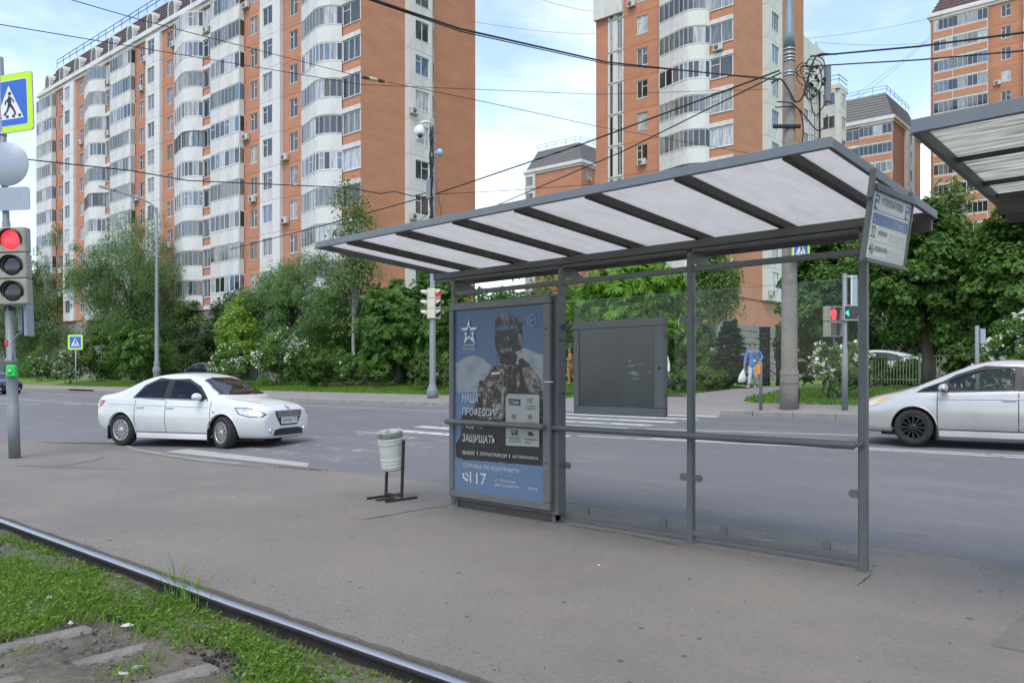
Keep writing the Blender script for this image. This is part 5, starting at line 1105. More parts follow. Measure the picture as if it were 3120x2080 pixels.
            decal(bvh, [((3.22)*sg, .70), ((3.27)*sg, .70), ((3.27)*sg, .735), ((3.22)*sg, .735)], dv, .008, .03).obj('side_repeater', M_amber, root)
    else:
        for s in (-1, 1):
            dv = Vector((-.6, -s*.8, 0)); dn = dv.normalized(); aa = Vector((-dn.y, dn.x, 0))
            def Q(x, y, z): return (Vector((x, y*s, 0)).dot(aa), z)
            decal(bvh, [Q(3.84, .79, .855), Q(4.05, .77, .83), Q(4.24, .69, .74), Q(4.36, .55, .62), Q(4.27, .67, .62), Q(4.06, .80, .73)], dv, .008).obj('headlight', M_hly, root)
            decal(bvh, [Q(3.90, .80, .842), Q(4.03, .78, .82), Q(4.10, .76, .77), Q(4.03, .79, .785)], dv, .012, .04).obj('indicator', M_amber, root)
            dv = Vector((0, -s, 0)); sg = 1 if -dv.y > 0 else -1
            if detail: decal(bvh, [(1.1*sg, .36), (3.08*sg, .36), (3.08*sg, .385), (1.1*sg, .385)], dv, .014).obj('rub_strip', paint, root)
            decal(bvh, [(.03*sg, .98), (.22*sg, 1.0), (.2*sg, .72), (.05*sg, .7)], dv, .006).obj('tail_light', M_tail, root)
        decal(bvh, [(-.42, .27), (.42, .27), (.36, .38), (-.36, .38)], (-1, 0, 0), .006).obj('grille', M_trim, root)
    return root
def car_at(front, rear, side, W_, axf, axr):
    """matrix from the ground points of the front and rear wheels on one side (side=-1: right wheels)"""
    d = (front-rear); a = math.atan2(d.y, d.x); ex_ = Vector((math.cos(a), math.sin(a), 0)); ey_ = Vector((-math.sin(a), math.cos(a), 0))
    O = front-ex_*axf-ey_*(side*W_); z = rz(O.y)
    return T((O.x, O.y, z)) @ RZ(a)
fr_, re_ = gp(694, 1362), gp(372, 1353)
d0 = (fr_-re_).normalized(); re_ = fr_-d0*2.65
M_pw = carpaint('white_car_paint', (.62, .625, .615), 0., .22, (.38, .36, .32), .22)
M_ps = carpaint('silver_car_paint', (.50, .49, .47), .3, .3, (.22, .2, .18), .3)
M_pd = carpaint('dark_blue_car_paint', (.018, .02, .035), .3, .25, (.05, .05, .05), .2)
car('white_sedan', 'white four door sedan turning at the crossing with its lights on', 'sedan', car_at(fr_, re_, -1, .77, 3.45, .80), M_pw, 'alloy', R(-17))
sed = [o for o in COL.objects if o.name == 'white_sedan'][0]; sed.scale = (1.0, 1.03, 1.05); sed.location += d0*.17+Vector((0, -.2, 0))
f2 = gp(2785, 1362); dirp = Vector((-math.cos(R(8)), -math.sin(R(8)), 0))
car('silver_hatchback', 'silver hatchback with black wheel covers driving in from the right edge', 'hatch', car_at(f2, f2-dirp*2.7, 1, .755, 3.50, .80), M_ps, 'black', R(0))
pc_ = gq(612, 29.); pc_.z = 1.08+.35
car('parked_car', 'dark parked car half hidden behind the flowering bushes', 'sedan', T((pc_.x-1.6, pc_.y, 1.08)) @ RZ(R(8)), M_pd, 'alloy', 0, False)
pc_ = gq(2745, 33.6)
car('parked_car', 'white parked car seen through the leaves beyond the green fence', 'hatch', T((pc_.x+.4, pc_.y+2.3, 1.1)) @ RZ(R(184)), M_pw, 'black', 0, False)
lc = gp(0, 1202)
car('passing_car', 'dark blue car whose tail just shows at the left edge', 'sedan', T((lc.x-4.55+.35, lc.y+.3, rz(lc.y))) @ RZ(R(3)), M_pd, 'alloy', 0, False)
# ================================================================ people, fence, gate
def skinned(pts, edges, m, name, par, sub=2, M=None, post=None):
    """continuous tapered surface grown on a skeleton; pts: name -> (x, y, z, radius or (rx, ry))"""
    ks = list(pts); me = bpy.data.meshes.new('s'); me.from_pydata([pts[k][:3] for k in ks], [(ks.index(a), ks.index(c)) for a, c in edges], [])
    o = bpy.data.objects.new('s', me); COL.objects.link(o); o.modifiers.new('k', 'SKIN').use_smooth_shade = True
    for i, k in enumerate(ks):
        r = pts[k][3]; me.skin_vertices[0].data[i].radius = r if isinstance(r, tuple) else (r, r); me.skin_vertices[0].data[i].use_root = (i == 0)
    o.modifiers.new('u', 'SUBSURF').levels = sub; bpy.context.view_layer.update(); dg = bpy.context.evaluated_depsgraph_get(); me2 = bpy.data.meshes.new_from_object(o.evaluated_get(dg)); bpy.data.objects.remove(o)
    me2.polygons.foreach_set('use_smooth', [True]*len(me2.polygons)); me2.materials.clear(); me2.materials.append(m)
    return put(me2, name, par, M)
def person(label, P, yaw, J, mats_, hair=.0, bag=None, height=1.65, group='people on foot'):
    """J: joints in metres (x right, y away, z up) for hip, chest, neck, head, shoulders, elbows, hands, knees, ankles, toes"""
    root = thing('person', label, 'person', P, yaw, group); skin, top, leg, shoe, hairm = mats_
    j = {k: Vector(v) for k, v in J.items()}
    B = {'hip': (*j['hip'], .07), 'chest': (*j['chest'], (.085, .06)), 'neck': (*j['neck'], .05), 'head0': (*(j['head']-Vector((0, 0, .06))), .065), 'head': (*j['head'], .088), 'crown': (*(j['head']+Vector((0, .01, .07))), .07)}
    Ed = [('hip', 'chest'), ('chest', 'neck'), ('neck', 'head0'), ('head0', 'head'), ('head', 'crown')]
    for s in 'lr':
        B['sh'+s] = (*j['sh'+s], .04); B['el'+s] = (*j['el'+s], .036); B['wr'+s] = (*(j['el'+s].lerp(j['ha'+s], .86)), .028); B['ha'+s] = (*j['ha'+s], (.034, .02)); Ed += [('chest', 'sh'+s), ('sh'+s, 'el'+s), ('el'+s, 'wr'+s), ('wr'+s, 'ha'+s)]
        hp = j['hip']+Vector((-.09 if s == 'l' else .09, 0, -.06)); B['hp'+s] = (*hp, .065); B['kn'+s] = (*j['kn'+s], .05); B['an'+s] = (*j['an'+s], .04); B['to'+s] = (*j['to'+s], .035); Ed += [('hip', 'hp'+s), ('hp'+s, 'kn'+s), ('kn'+s, 'an'+s), ('an'+s, 'to'+s)]
    skinned(B, Ed, skin, 'body', root)
    for s in 'lr':   # fingers
        d = (j['ha'+s]-j['el'+s]).normalized(); sd = d.cross(Vector((0, 1, .2))).normalized(); f = MB()
        for k, (o_, l_) in enumerate(((-.03, .06), (-.01, .075), (.01, .07), (.03, .055))): a = j['ha'+s]+sd*o_+d*.02; f.tube([a, a+d*l_*.6, a+d*l_*.9+Vector((0, -.02, 0))], [.009, .008, .006], 6)
        a = j['ha'+s]+sd*.03; f.tube([a, a+sd*.03+d*.03, a+sd*.03+d*.055], [.01, .009, .007], 6); f.obj('fingers', skin, root)
    Tp = {'hem': (*(j['hip']+Vector((0, 0, -.13))), (.17, .13)), 'waist': (*(j['hip']+Vector((0, 0, .0))), (.165, .125)), 'mid': (*(j['hip'].lerp(j['chest'], .5)), (.155, .115)), 'chest': (*j['chest'], (.165, .12)), 'col': (*(j['neck']+Vector((0, 0, -.03))), .075)}; Te = [('hem', 'waist'), ('waist', 'mid'), ('mid', 'chest'), ('chest', 'col')]
    for s in 'lr': Tp['sh'+s] = (*j['sh'+s], .075); Tp['el'+s] = (*j['el'+s], .060); Tp['cu'+s] = (*(j['el'+s].lerp(j['ha'+s], .8)), .045); Te += [('chest', 'sh'+s), ('sh'+s, 'el'+s), ('el'+s, 'cu'+s)]
    skinned(Tp, Te, top, 'jacket', root)
    Lp = {'waist': (*j['hip'], (.15, .115))}; Le = []
    for s in 'lr':
        hp = j['hip']+Vector((-.085 if s == 'l' else .085, 0, -.1)); Lp['hp'+s] = (*hp, .10); Lp['kn'+s] = (*j['kn'+s], .075); Lp['cu'+s] = (*(j['kn'+s].lerp(j['an'+s], .88)), .065); Le += [('waist', 'hp'+s), ('hp'+s, 'kn'+s), ('kn'+s, 'cu'+s)]
    skinned(Lp, Le, leg, 'trousers', root)
    for s in 'lr': skinned({'a': (*(j['an'+s]+Vector((0, .03, -.01))), .05), 'b': (*(j['an'+s].lerp(j['to'+s], .5)+Vector((0, 0, -.01))), (.05, .042)), 'c': (*j['to'+s], (.045, .032))}, [('a', 'b'), ('b', 'c')], shoe, 'shoe', root)
    h_ = j['head']; hm = MB(); bm = bmesh.new(); bmesh.ops.create_icosphere(bm, subdivisions=3, radius=1)
    for v in bm.verts: v.co = Vector((v.co.x*.105, v.co.y*.115+.02, v.co.z*.115+.03)); 
    bmesh.ops.delete(bm, geom=[v for v in bm.verts if v.co.z < -.05-hair or (v.co.y < -.035 and v.co.z < .055)], context='VERTS'); hm.frombm(bm, 0, T(h_), True); hm.obj('hair', hairm, root)
    fc = MB()
    for s in (-1, 1): fc.lathe([(0, .006), (.01, .004), (.012, 0)], 8, 0, T(h_+Vector((s*.032, -.088, .01))) @ RX(R(90)))
    fc.obj('eyes', M_black, root); MB().tube([h_+Vector((0, -.08, .01)), h_+Vector((0, -.105, -.02)), h_+Vector((0, -.088, -.03))], [.008, .014, .008], 6).obj('nose', skin, root); MB().box(h_+Vector((-.022, -.084, -.055)), h_+Vector((.022, -.078, -.047))).obj('mouth', mat('lips', (.3, .1, .08), .5), root)
    return root, j
M_skin = mat('skin', (.48, .27, .19), .55, var=.06, vscale=20); M_hairb = mat('brown_hair', (.11, .05, .025), .6, var=.2, vscale=30); M_denim = mat('blue_denim', (.10, .20, .44), .8, var=.15, vscale=14); M_pgrey = mat('pale_patterned_cloth', (.42, .43, .45), .8, var=.3, vscale=9); M_shoew = mat('white_shoes', (.62, .62, .60), .6); M_tan = mat('terracotta_cloth', (.42, .19, .11), .8, var=.1, vscale=8); M_bagw = mat('white_plastic_bag', (.60, .60, .64), .4, var=.15, vscale=9); M_bagd = mat('dark_bag', (.02, .02, .026), .6); M_whitec = mat('white_cloth', (.66, .66, .66), .8, var=.06, vscale=6)
J = dict(hip=(.03, 0, .86), chest=(.05, -.02, 1.25), neck=(.04, -.02, 1.42), head=(.03, -.04, 1.55), shl=(-.14, -.02, 1.36), shr=(.24, -.02, 1.36), ell=(-.22, .03, 1.06), elr=(.40, .04, 1.15), hal=(-.28, -.04, .76), har=(.25, -.1, .93), knl=(-.10, -.16, .46), anl=(-.17, -.20, .08), tol=(-.25, -.33, .04), knr=(.13, -.05, .46), anr=(.17, .16, .10), tor=(.15, .04, .04))
Pw = gq(2290, 27.6)
w, j = person('person in a blue denim jacket walking down the path with a white plastic bag', Pw, TH, J, (M_skin, M_denim, M_pgrey, M_shoew, M_hairb))
MB().tube([j['neck']+Vector((-.05, -.09, -.03)), j['chest']+Vector((-.02, -.14, -.1)), j['chest']+Vector((0, -.15, -.2)), j['chest']+Vector((.03, -.14, -.1)), j['neck']+Vector((.05, -.09, -.03))], .008, 5).obj('lanyard', M_black, w); MB().box(j['chest']+Vector((-.03, -.16, -.28)), j['chest']+Vector((.03, -.15, -.19))).obj('badge', M_signw, w)
bg_ = thing('plastic_bag', 'white plastic carrier bag in the hand of the walker in blue', 'bag', Pw+RZ(TH) @ Vector((-.31, -.06, 0)), TH)
b = MB(); ring_ = []
for z, a, c in ((.70, .02, .015), (.64, .05, .03), (.52, .10, .06), (.36, .14, .08), (.24, .15, .085), (.21, .10, .05)): ring_.append([(a*math.cos(t)*(1+.12*math.sin(3*t+z*9))-(.70-z)*.18, c*math.sin(t), z) for t in np.linspace(0, 6.283, 17)[:-1]])
vs_ = [v for r_ in ring_ for v in r_]; b.add(vs_, [(i*16+k, i*16+(k+1) % 16, (i+1)*16+(k+1) % 16, (i+1)*16+k) for i in range(5) for k in range(16)]+[tuple(range(80, 96))], 0, True); b.obj('sack', M_bagw, bg_); MB().tube([(-.0, 0, .69), (.03, 0, .76), (.0, 0, .72)], .012, 5).obj('handle', M_bagw, bg_)
J2 = dict(hip=(0, 0, .88), chest=(-.01, -.0, 1.28), neck=(-.02, 0, 1.45), head=(-.04, -.01, 1.58), shl=(-.05, -.17, 1.38), shr=(.03, .17, 1.38), ell=(.02, -.22, 1.10), elr=(.05, .2, 1.10), hal=(-.2, -.14, 1.2), har=(-.2, .06, 1.18), knl=(-.1, -.08, .48), anl=(-.03, -.09, .09), tol=(-.17, -.1, .04), knr=(.05, .08, .47), anr=(.27, .08, .16), tor=(.2, .08, .05))
person('person in terracotta clothes walking left behind the shelter glass', gq(1738, 28.5), TH, J2, (M_skin, M_tan, M_tan, mat('tan_shoes', (.25, .15, .09), .6), M_hairb))
J3 = dict(hip=(0, 0, .88), chest=(0, -.02, 1.28), neck=(0, -.02, 1.45), head=(0, -.04, 1.58), shl=(-.19, -.02, 1.38), shr=(.19, -.02, 1.38), ell=(-.24, .03, 1.1), elr=(.25, .0, 1.1), hal=(-.22, -.06, .85), har=(.25, -.04, .82), knl=(-.09, -.06, .48), anl=(-.09, .0, .09), tol=(-.1, -.14, .04), knr=(.1, .04, .48), anr=(.1, .1, .09), tor=(.1, -.04, .04))
Pp = gq(2014, 23.4); person('person in white mostly hidden behind the notice board', Pp, TH, J3, (M_skin, M_whitec, M_bagd, M_bagd, M_hairb))
hb_ = thing('hand_bag', 'dark handbag showing beside the lower right of the notice board', 'bag', Pp+RZ(TH) @ Vector((.27, -.05, 0)), TH); MB().bbox((-.13, -.05, .42), (.15, .05, .64), .03).obj('body', M_bagd, hb_); MB().tube([(-.08, 0, .63), (-.02, 0, .80), (.05, 0, .80), (.1, 0, .63)], .012, 6).obj('handle', M_bagd, hb_)
# gate pillars of black iron
M_iron = mat('black_iron', (.012, .013, .014), .5, var=.2, vscale=8)
for k, (x, lb_) in enumerate(((2330, 'thick black iron gate pillar behind the walker in blue'), (2374, 'thinner black iron gate pillar left of the concrete pole'))):
    P0 = gq(x, 31.5); gp_ = thing('gate_pillar', lb_, 'gate pillar', P0, 0, 'gate pillars'); rr = .19 if k == 0 else .1
    for t in np.linspace(0, 6.283, 11)[:-1]: MB().cyl((rr*math.cos(t), rr*math.sin(t), 0), (rr*math.cos(t), rr*math.sin(t), 2.4), .022, 6).obj('bar', M_iron, gp_)
    for z in (.1, .8, 1.5, 1.95, 2.1, 2.4): MB().lathe([(rr-.03, -.03), (rr+.05+(.05 if z == 1.95 else 0), -.03), (rr+.05+(.05 if z == 1.95 else 0), .03), (rr-.03, .03)], 14, 0, T((0, 0, z)), closed=True).obj('ring', M_iron, gp_)
    MB().cyl((0, 0, 0), (0, 0, 2.35), rr*.55, 10).obj('core', M_iron, gp_)
# low picket fence far right
M_fence = mat('pale_green_fence_paint', (.30, .38, .22), .6, var=.15, vscale=6)
fa, fb_ = gq(2655, 33.), gq(2960, 32.0); fd = (fb_-fa); fl = fd.length; an_ = math.atan2(fd.y, fd.x); fz = thing('picket_fence', 'low pale green metal fence beyond the right hand lawn', 'fence', (fa.x, fa.y, 1.08), an_)
for z in (.25, 1.12): MB().box((0, -.02, z), (fl, .02, z+.045)).obj('rail', M_fence, fz)
pk = MB().box((-.012, -.012, .1), (.012, .012, 1.1)).mesh('picket', M_fence)
for k in range(int(fl/.13)): put(pk, 'picket', fz, T((k*.13+.05, 0, 0)))
for k in range(int(fl/2)+1): MB().box((k*2-.03, -.035, 0), (k*2+.03, .035, 1.25)).obj('post', M_fence, fz)
# ================================================================ apartment buildings
FH = 2.8
def brickmat(name, c1, c2, mortar):
    m = bpy.data.materials.new(name); m.use_nodes = True; t = m.node_tree; b = t.nodes['Principled BSDF']; MATS[name] = m
    g = N(t, 'ShaderNodeTexCoord'); sp = N(t, 'ShaderNodeSeparateXYZ'); t.links.new(g.outputs['Object'], sp.inputs[0])
    ad = N(t, 'ShaderNodeMath', operation='ADD'); t.links.new(sp.outputs['X'], ad.inputs[0]); t.links.new(sp.outputs['Y'], ad.inputs[1])
    cb = N(t, 'ShaderNodeCombineXYZ'); t.links.new(ad.outputs[0], cb.inputs['X']); t.links.new(sp.outputs['Z'], cb.inputs['Y'])
    br = N(t, 'ShaderNodeTexBrick'); br.inputs['Scale'].default_value = 1.; br.inputs['Brick Width'].default_value = .26; br.inputs['Row Height'].default_value = .077; br.inputs['Mortar Size'].default_value = .009
    br.inputs['Color1'].default_value = (*c1, 1); br.inputs['Color2'].default_value = (*c2, 1); br.inputs['Mortar'].default_value = (*mortar, 1); t.links.new(cb.outputs[0], br.inputs['Vector'])
    n = N(t, 'ShaderNodeTexNoise'); n.inputs['Scale'].default_value = .35; n.inputs['Detail'].default_value = 7; n.inputs['Roughness'].default_value = .65; mp_ = N(t, 'ShaderNodeMapping'); mp_.inputs['Scale'].default_value = (1, 1, 3)
    t.links.new(g.outputs['Object'], mp_.inputs[0]); t.links.new(mp_.outputs[0], n.inputs['Vector'])
    r = N(t, 'ShaderNodeMapRange'); r.inputs[1].default_value = .3; r.inputs[2].default_value = .7; r.inputs[3].default_value = .86; r.inputs[4].default_value = 1.12; t.links.new(n.outputs[0], r.inputs[0])
    oi = N(t, 'ShaderNodeObjectInfo'); r2 = N(t, 'ShaderNodeMapRange'); r2.inputs[3].default_value = .95; r2.inputs[4].default_value = 1.05; t.links.new(oi.outputs['Random'], r2.inputs[0])
    mu = N(t, 'ShaderNodeMath', operation='MULTIPLY'); t.links.new(r.outputs[0], mu.inputs[0]); t.links.new(r2.outputs[0], mu.inputs[1])
    h = N(t, 'ShaderNodeHueSaturation'); t.links.new(br.outputs[0], h.inputs['Color']); t.links.new(mu.outputs[0], h.inputs['Value']); t.links.new(h.outputs[0], b.inputs['Base Color']); b.inputs['Roughness'].default_value = .85
    return m
M_brick = brickmat('orange_brick', (.50, .205, .112), (.45, .18, .097), (.45, .255, .17))
M_white = mat('white_panel_paint', (.63, .615, .595), .75, var=.05, vscale=.8, dirt=(.36, .35, .33), dscale=.9, damt=.55, stretch=(1, 1, .5))
M_pvc = mat('white_window_frame', (.66, .67, .68), .4); M_aluf = mat('grey_glazing_frame', (.40, .40, .385), .5, var=.1); M_brownf = mat('dark_glazing_frame', (.10, .09, .09), .5)
M_mans = mat('maroon_mansard_tiles', (.10, .058, .062), .6, var=.12, vscale=2.); M_gmans = mat('grey_mansard_tiles', (.17, .165, .16), .6, var=.15, vscale=1.5, stretch=(.3, .3, 6))
M_plinth = groundmat('grey_plinth', (.22, .21, .20), (.26, .25, .24), (.17, .16, .15), .6, 2., .15, .9, 30., .3)
M_seam = mat('joint_sealant', (.25, .25, .245), .8); M_acw = mat('air_conditioner_white', (.50, .49, .45), .5, var=.1, vscale=3); M_rail_b = mat('roof_railing_blue', (.05, .11, .17), .5)
def panemat(name, curtain):
    """window glass: dark room or pale curtain behind, chosen for each pane"""
    m = bpy.data.materials.new(name); m.use_nodes = True; t = m.node_tree; b = t.nodes['Principled BSDF']; MATS[name] = m
    oi = N(t, 'ShaderNodeObjectInfo'); r = N(t, 'ShaderNodeValToRGB'); r.color_ramp.interpolation = 'CONSTANT'
    E_ = r.color_ramp.elements; E_[0].position = 0; E_[0].color = (.018, .02, .024, 1); E_[1].position = .34; E_[1].color = (.05, .053, .056, 1)
    for ps_, c_ in ((.46, (.14, .145, .15)), (.62, (.26, .26, .255)), (.76, (.40, .405, .41)), (.88, (.10, .15, .24)), (.94, (.05, .04, .036))): e = E_.new(ps_); e.color = (*c_, 1)
    g = N(t, 'ShaderNodeTexCoord'); n = N(t, 'ShaderNodeTexNoise'); n.inputs['Scale'].default_value = 2.5; mp_ = N(t, 'ShaderNodeMapping'); mp_.inputs['Scale'].default_value = (3, 3, .4); t.links.new(g.outputs['Object'], mp_.inputs[0]); t.links.new(mp_.outputs[0], n.inputs['Vector'])
    r3 = N(t, 'ShaderNodeMapRange'); r3.inputs[1].default_value = .3; r3.inputs[2].default_value = .7; r3.inputs[3].default_value = .6; r3.inputs[4].default_value = 1.4; t.links.new(n.outputs[0], r3.inputs[0])
    ad = N(t, 'ShaderNodeMath', operation='ADD'); ad.inputs[1].default_value = curtain; t.links.new(oi.outputs['Random'], ad.inputs[0]); fr = N(t, 'ShaderNodeMath', operation='FRACT'); t.links.new(ad.outputs[0], fr.inputs[0])
    h = N(t, 'ShaderNodeHueSaturation'); t.links.new(fr.outputs[0], r.inputs[0]); t.links.new(r.outputs[0], h.inputs['Color']); t.links.new(r3.outputs[0], h.inputs['Value']); t.links.new(h.outputs[0], b.inputs['Base Color'])
    b.inputs['Roughness'].default_value = .06; b.inputs['Specular IOR Level'].default_value = .75; b.inputs['IOR'].default_value = 1.6
    return m
M_pane = [panemat('window_glass', 0.), panemat('balcony_glass', .18)]
MC = {}
def cached(key, fn):
    if key not in MC: MC[key] = fn()
    return MC[key]
def wall_with_hole(w, h, x0, x1, z0, z1, dep, out, name, m):
    """wall panel (0..w, 0..h) standing out by `out`, with an opening and reveals `dep` deep"""
    b = MB(); y = -out; g_ = .012
    X = [g_, x0, x1, w-g_]; Z = [g_, z0, z1, h-g_]
    vs = [(x, y, z) for z in Z for x in X]
    b.add(vs, [(i*4+j, i*4+j+1, (i+1)*4+j+1, (i+1)*4+j) for i in range(3) for j in range(3) if not (i == 1 and j == 1)])
    R4 = [(x0, z0), (x1, z0), (x1, z1), (x0, z1)]
    for (a, c), (d, e) in zip(R4, R4[1:]+R4[:1]): b.add([(a, y, c), (d, y, e), (d, y+dep, e), (a, y+dep, c)], [(0, 1, 2, 3)])
    O4 = [(g_, g_), (w-g_, g_), (w-g_, h-g_), (g_, h-g_)]
    for (a, c), (d, e) in zip(O4, O4[1:]+O4[:1]): b.add([(a, y, c), (a, .02, c), (d, .02, e), (d, y, e)], [(0, 1, 2, 3)])
    return b.mesh(name, m)
def win_mesh(w, h, kind, m):
    """frame with mullions; front plane y=0, into the wall +y"""
    b = MB(); t = .055
    def bar(x0, z0, x1, z1): b.box((x0, -.0, z0), (x1, .07, z1))
    bar(0, 0, w, t); bar(0, h-t, w, h); bar(0, t, t, h-t); bar(w-t, t, w, h-t)
    if kind == 1: bar(w*.42, t, w*.42+.06, h-t); bar(t, h*.68, w*.42, h*.68+.05)
    if kind == 2: bar(w*.5-.03, t, w*.5+.03, h-t)
    if kind == 3: bar(w*.33, t, w*.33+.05, h-t); bar(w*.66, t, w*.66+.05, h-t)
    if kind == 4: bar(w*.45, t, w*.45+.05, h-t); bar(w*.45, h*.62, w-t, h*.62+.05)
    b.box((-.04, -.09, -.05), (w+.04, .03, -.005))   # sill
    return b.mesh('window', m)
def pane_mesh(w, h, m): return MB().box((.05, .035, .05), (w-.05, .05, h-.05)).mesh('pane', m)
def add_window(root, M, w, h, kind):
    fm = random.choices((M_pvc, M_aluf), (8, 1))[0]
    o = put(cached(('w', w, h, kind, fm.name), lambda: win_mesh(w, h, kind, fm)), 'window', root, M)
    put(cached(('p', w, h), lambda: pane_mesh(w, h, M_pane[0])), 'pane', o)
    return o
def strip_mesh(path, z0, z1, th, m, name, cap=True):
    """upright band following a plan polyline (x, y); thickness inwards (+y side)"""
    b = MB(); n_ = len(path)
    nrm = []
    for i in range(n_):
        a = Vector((*path[max(i-1, 0)], 0)); c = Vector((*path[min(i+1, n_-1)], 0)); d = (c-a).normalized(); nrm.append((-d.y, d.x))
    o = [(x, y) for x, y in path]; i_ = [(x+nx*th, y+ny*th) for (x, y), (nx, ny) in zip(path, nrm)]
    vs = [(x, y, z0) for x, y in o]+[(x, y, z1) for x, y in o]+[(x, y, z0) for x, y in i_]+[(x, y, z1) for x, y in i_]
    fs = []
    for k in range(n_-1): fs += [(k, k+1, n_+k+1, n_+k), (2*n_+k+1, 2*n_+k, 3*n_+k, 3*n_+k+1), (n_+k, n_+k+1, 3*n_+k+1, 3*n_+k), (k+1, k, 2*n_+k, 2*n_+k+1)]
    fs += [(0, n_, 3*n_, 2*n_), (n_-1, 3*n_-1, 4*n_-1, 2*n_-1)]
    b.add(vs, fs); return b
def subdiv(path, step):
    P = []
    for a, c in zip(path, path[1:]):
        L_ = math.hypot(c[0]-a[0], c[1]-a[1]); k = max(1, round(L_/step))
        P += [(a[0]+(c[0]-a[0])*i/k, a[1]+(c[1]-a[1])*i/k) for i in range(k)]
    return P+[path[-1]]
def glazing_mesh(path, z0, z1, m, step, transom):
    b = strip_mesh(path, z0, z0+.07, .05, m, 'g'); b2 = strip_mesh(path, z1-.09, z1, .05, m, 'g'); b.add(b2.v, b2.f)
    for x, y in subdiv(path, step): b.box((x-.035, y-.012, z0), (x+.035, y+.05, z1))
    if transom:
        P = subdiv(path, step)
        for i, (a, c) in enumerate(zip(P, P[1:])):
            if i % 3 == transom-1: bb = strip_mesh([a, c], z0+(z1-z0)*.62, z0+(z1-z0)*.62+.05, .05, m, 'g'); b.add(bb.v, bb.f)
    return b.mesh('glazing', m)
def balcony(root, M, key, path, zb, zt, closed_side, brick=None):
    """one storey of a balcony: parapet, glazing frame, glass; path in plan, -y outwards"""
    def par():
        b = strip_mesh(path, -.26, zb, .1, M_white, 'balcony'); n_ = len(path)
        b.add([(x, y, -.26) for x, y in path]+[(path[-1][0], .05, -.26), (path[0][0], .05, -.26)], [tuple(range(n_+2))[::-1]])
        b.add([(x, y*.97, zt+.0) for x, y in path]+[(path[-1][0], .05, zt), (path[0][0], .05, zt)], [tuple(range(n_+2))])
        b.add([(path[0][0], .05, -.26), (path[-1][0], .05, -.26), (path[-1][0], .05, zt), (path[0][0], .05, zt)], [(0, 1, 2, 3)])
        lip = strip_mesh([(x, y-.03) for x, y in path], zb, zb+.05, .14, M_white, 'l'); b.add(lip.v, lip.f)
        return b.mesh('balcony', M_white)
    o = put(cached(('bp', key), par), 'balcony', root, M)
    fm = random.choices((M_aluf, M_pvc, M_brownf), (6, 4, .5 if brick else .0001))[0]; tr = random.choice((0, 0, 0, 1, 2)) if fm is M_pvc else 0; st_ = .75 if fm is M_pvc else .62
    pth = [(x, y+.03) for x, y in path]
    put(cached(('bg', key, fm.name, tr), lambda: glazing_mesh(pth, zb+.05, zt, fm, st_, tr)), 'glazing', o)
    # panes each on their own
    S_ = subdiv(pth, st_)
    for i, (a, c) in enumerate(zip(S_, S_[1:])):
        if fm is M_aluf and i % 2 and len(S_) > 5: continue
        e = S_[i+2] if fm is M_aluf and len(S_) > 5 and i+2 < len(S_) else c
        pts_ = [a, c, e] if e is not c else [a, c]
        put(cached(('bq', key, fm.name, i), lambda: strip_mesh([(x, y+.02) for x, y in pts_], zb+.1, zt-.08, .008, None, 'pane').mesh('pane', M_pane[1])), 'pane', o)
    return o
ROUND = lambda w: [(0, -.25), (.05, -.32), (w*.50, -1.0), (w*.60, -1.12), (w*.69, -1.12), (w*.78, -1.0), (w*.87, -.78), (w*.95, -.45), (w, -.12)]
LOGG = lambda w: [(0, -.05), (0, -.55), (w, -.55), (w, -.05)]
def ac_unit(root, M):
    def mk():
        b = MB(); b.bbox((-.4, -.36, 0), (.4, -.06, .55), .03); b.box((-.34, -.1, -.05), (-.28, 0, 0)); b.box((.28, -.1, -.05), (.34, 0, 0)); return b.mesh('air_conditioner', M_acw)
    o = put(cached('ac', mk), 'air_conditioner', root, M)
    put(cached('acf', lambda: MB().lathe([(.2, 0), (.2, .012), (.06, .012), (.05, .02), (0, .02)], 14, 0, T((-.1, -.36, .28)) @ RX(R(90))).mesh('fan', mat('fan_grille', (.12, .12, .12), .6))), 'fan', o)
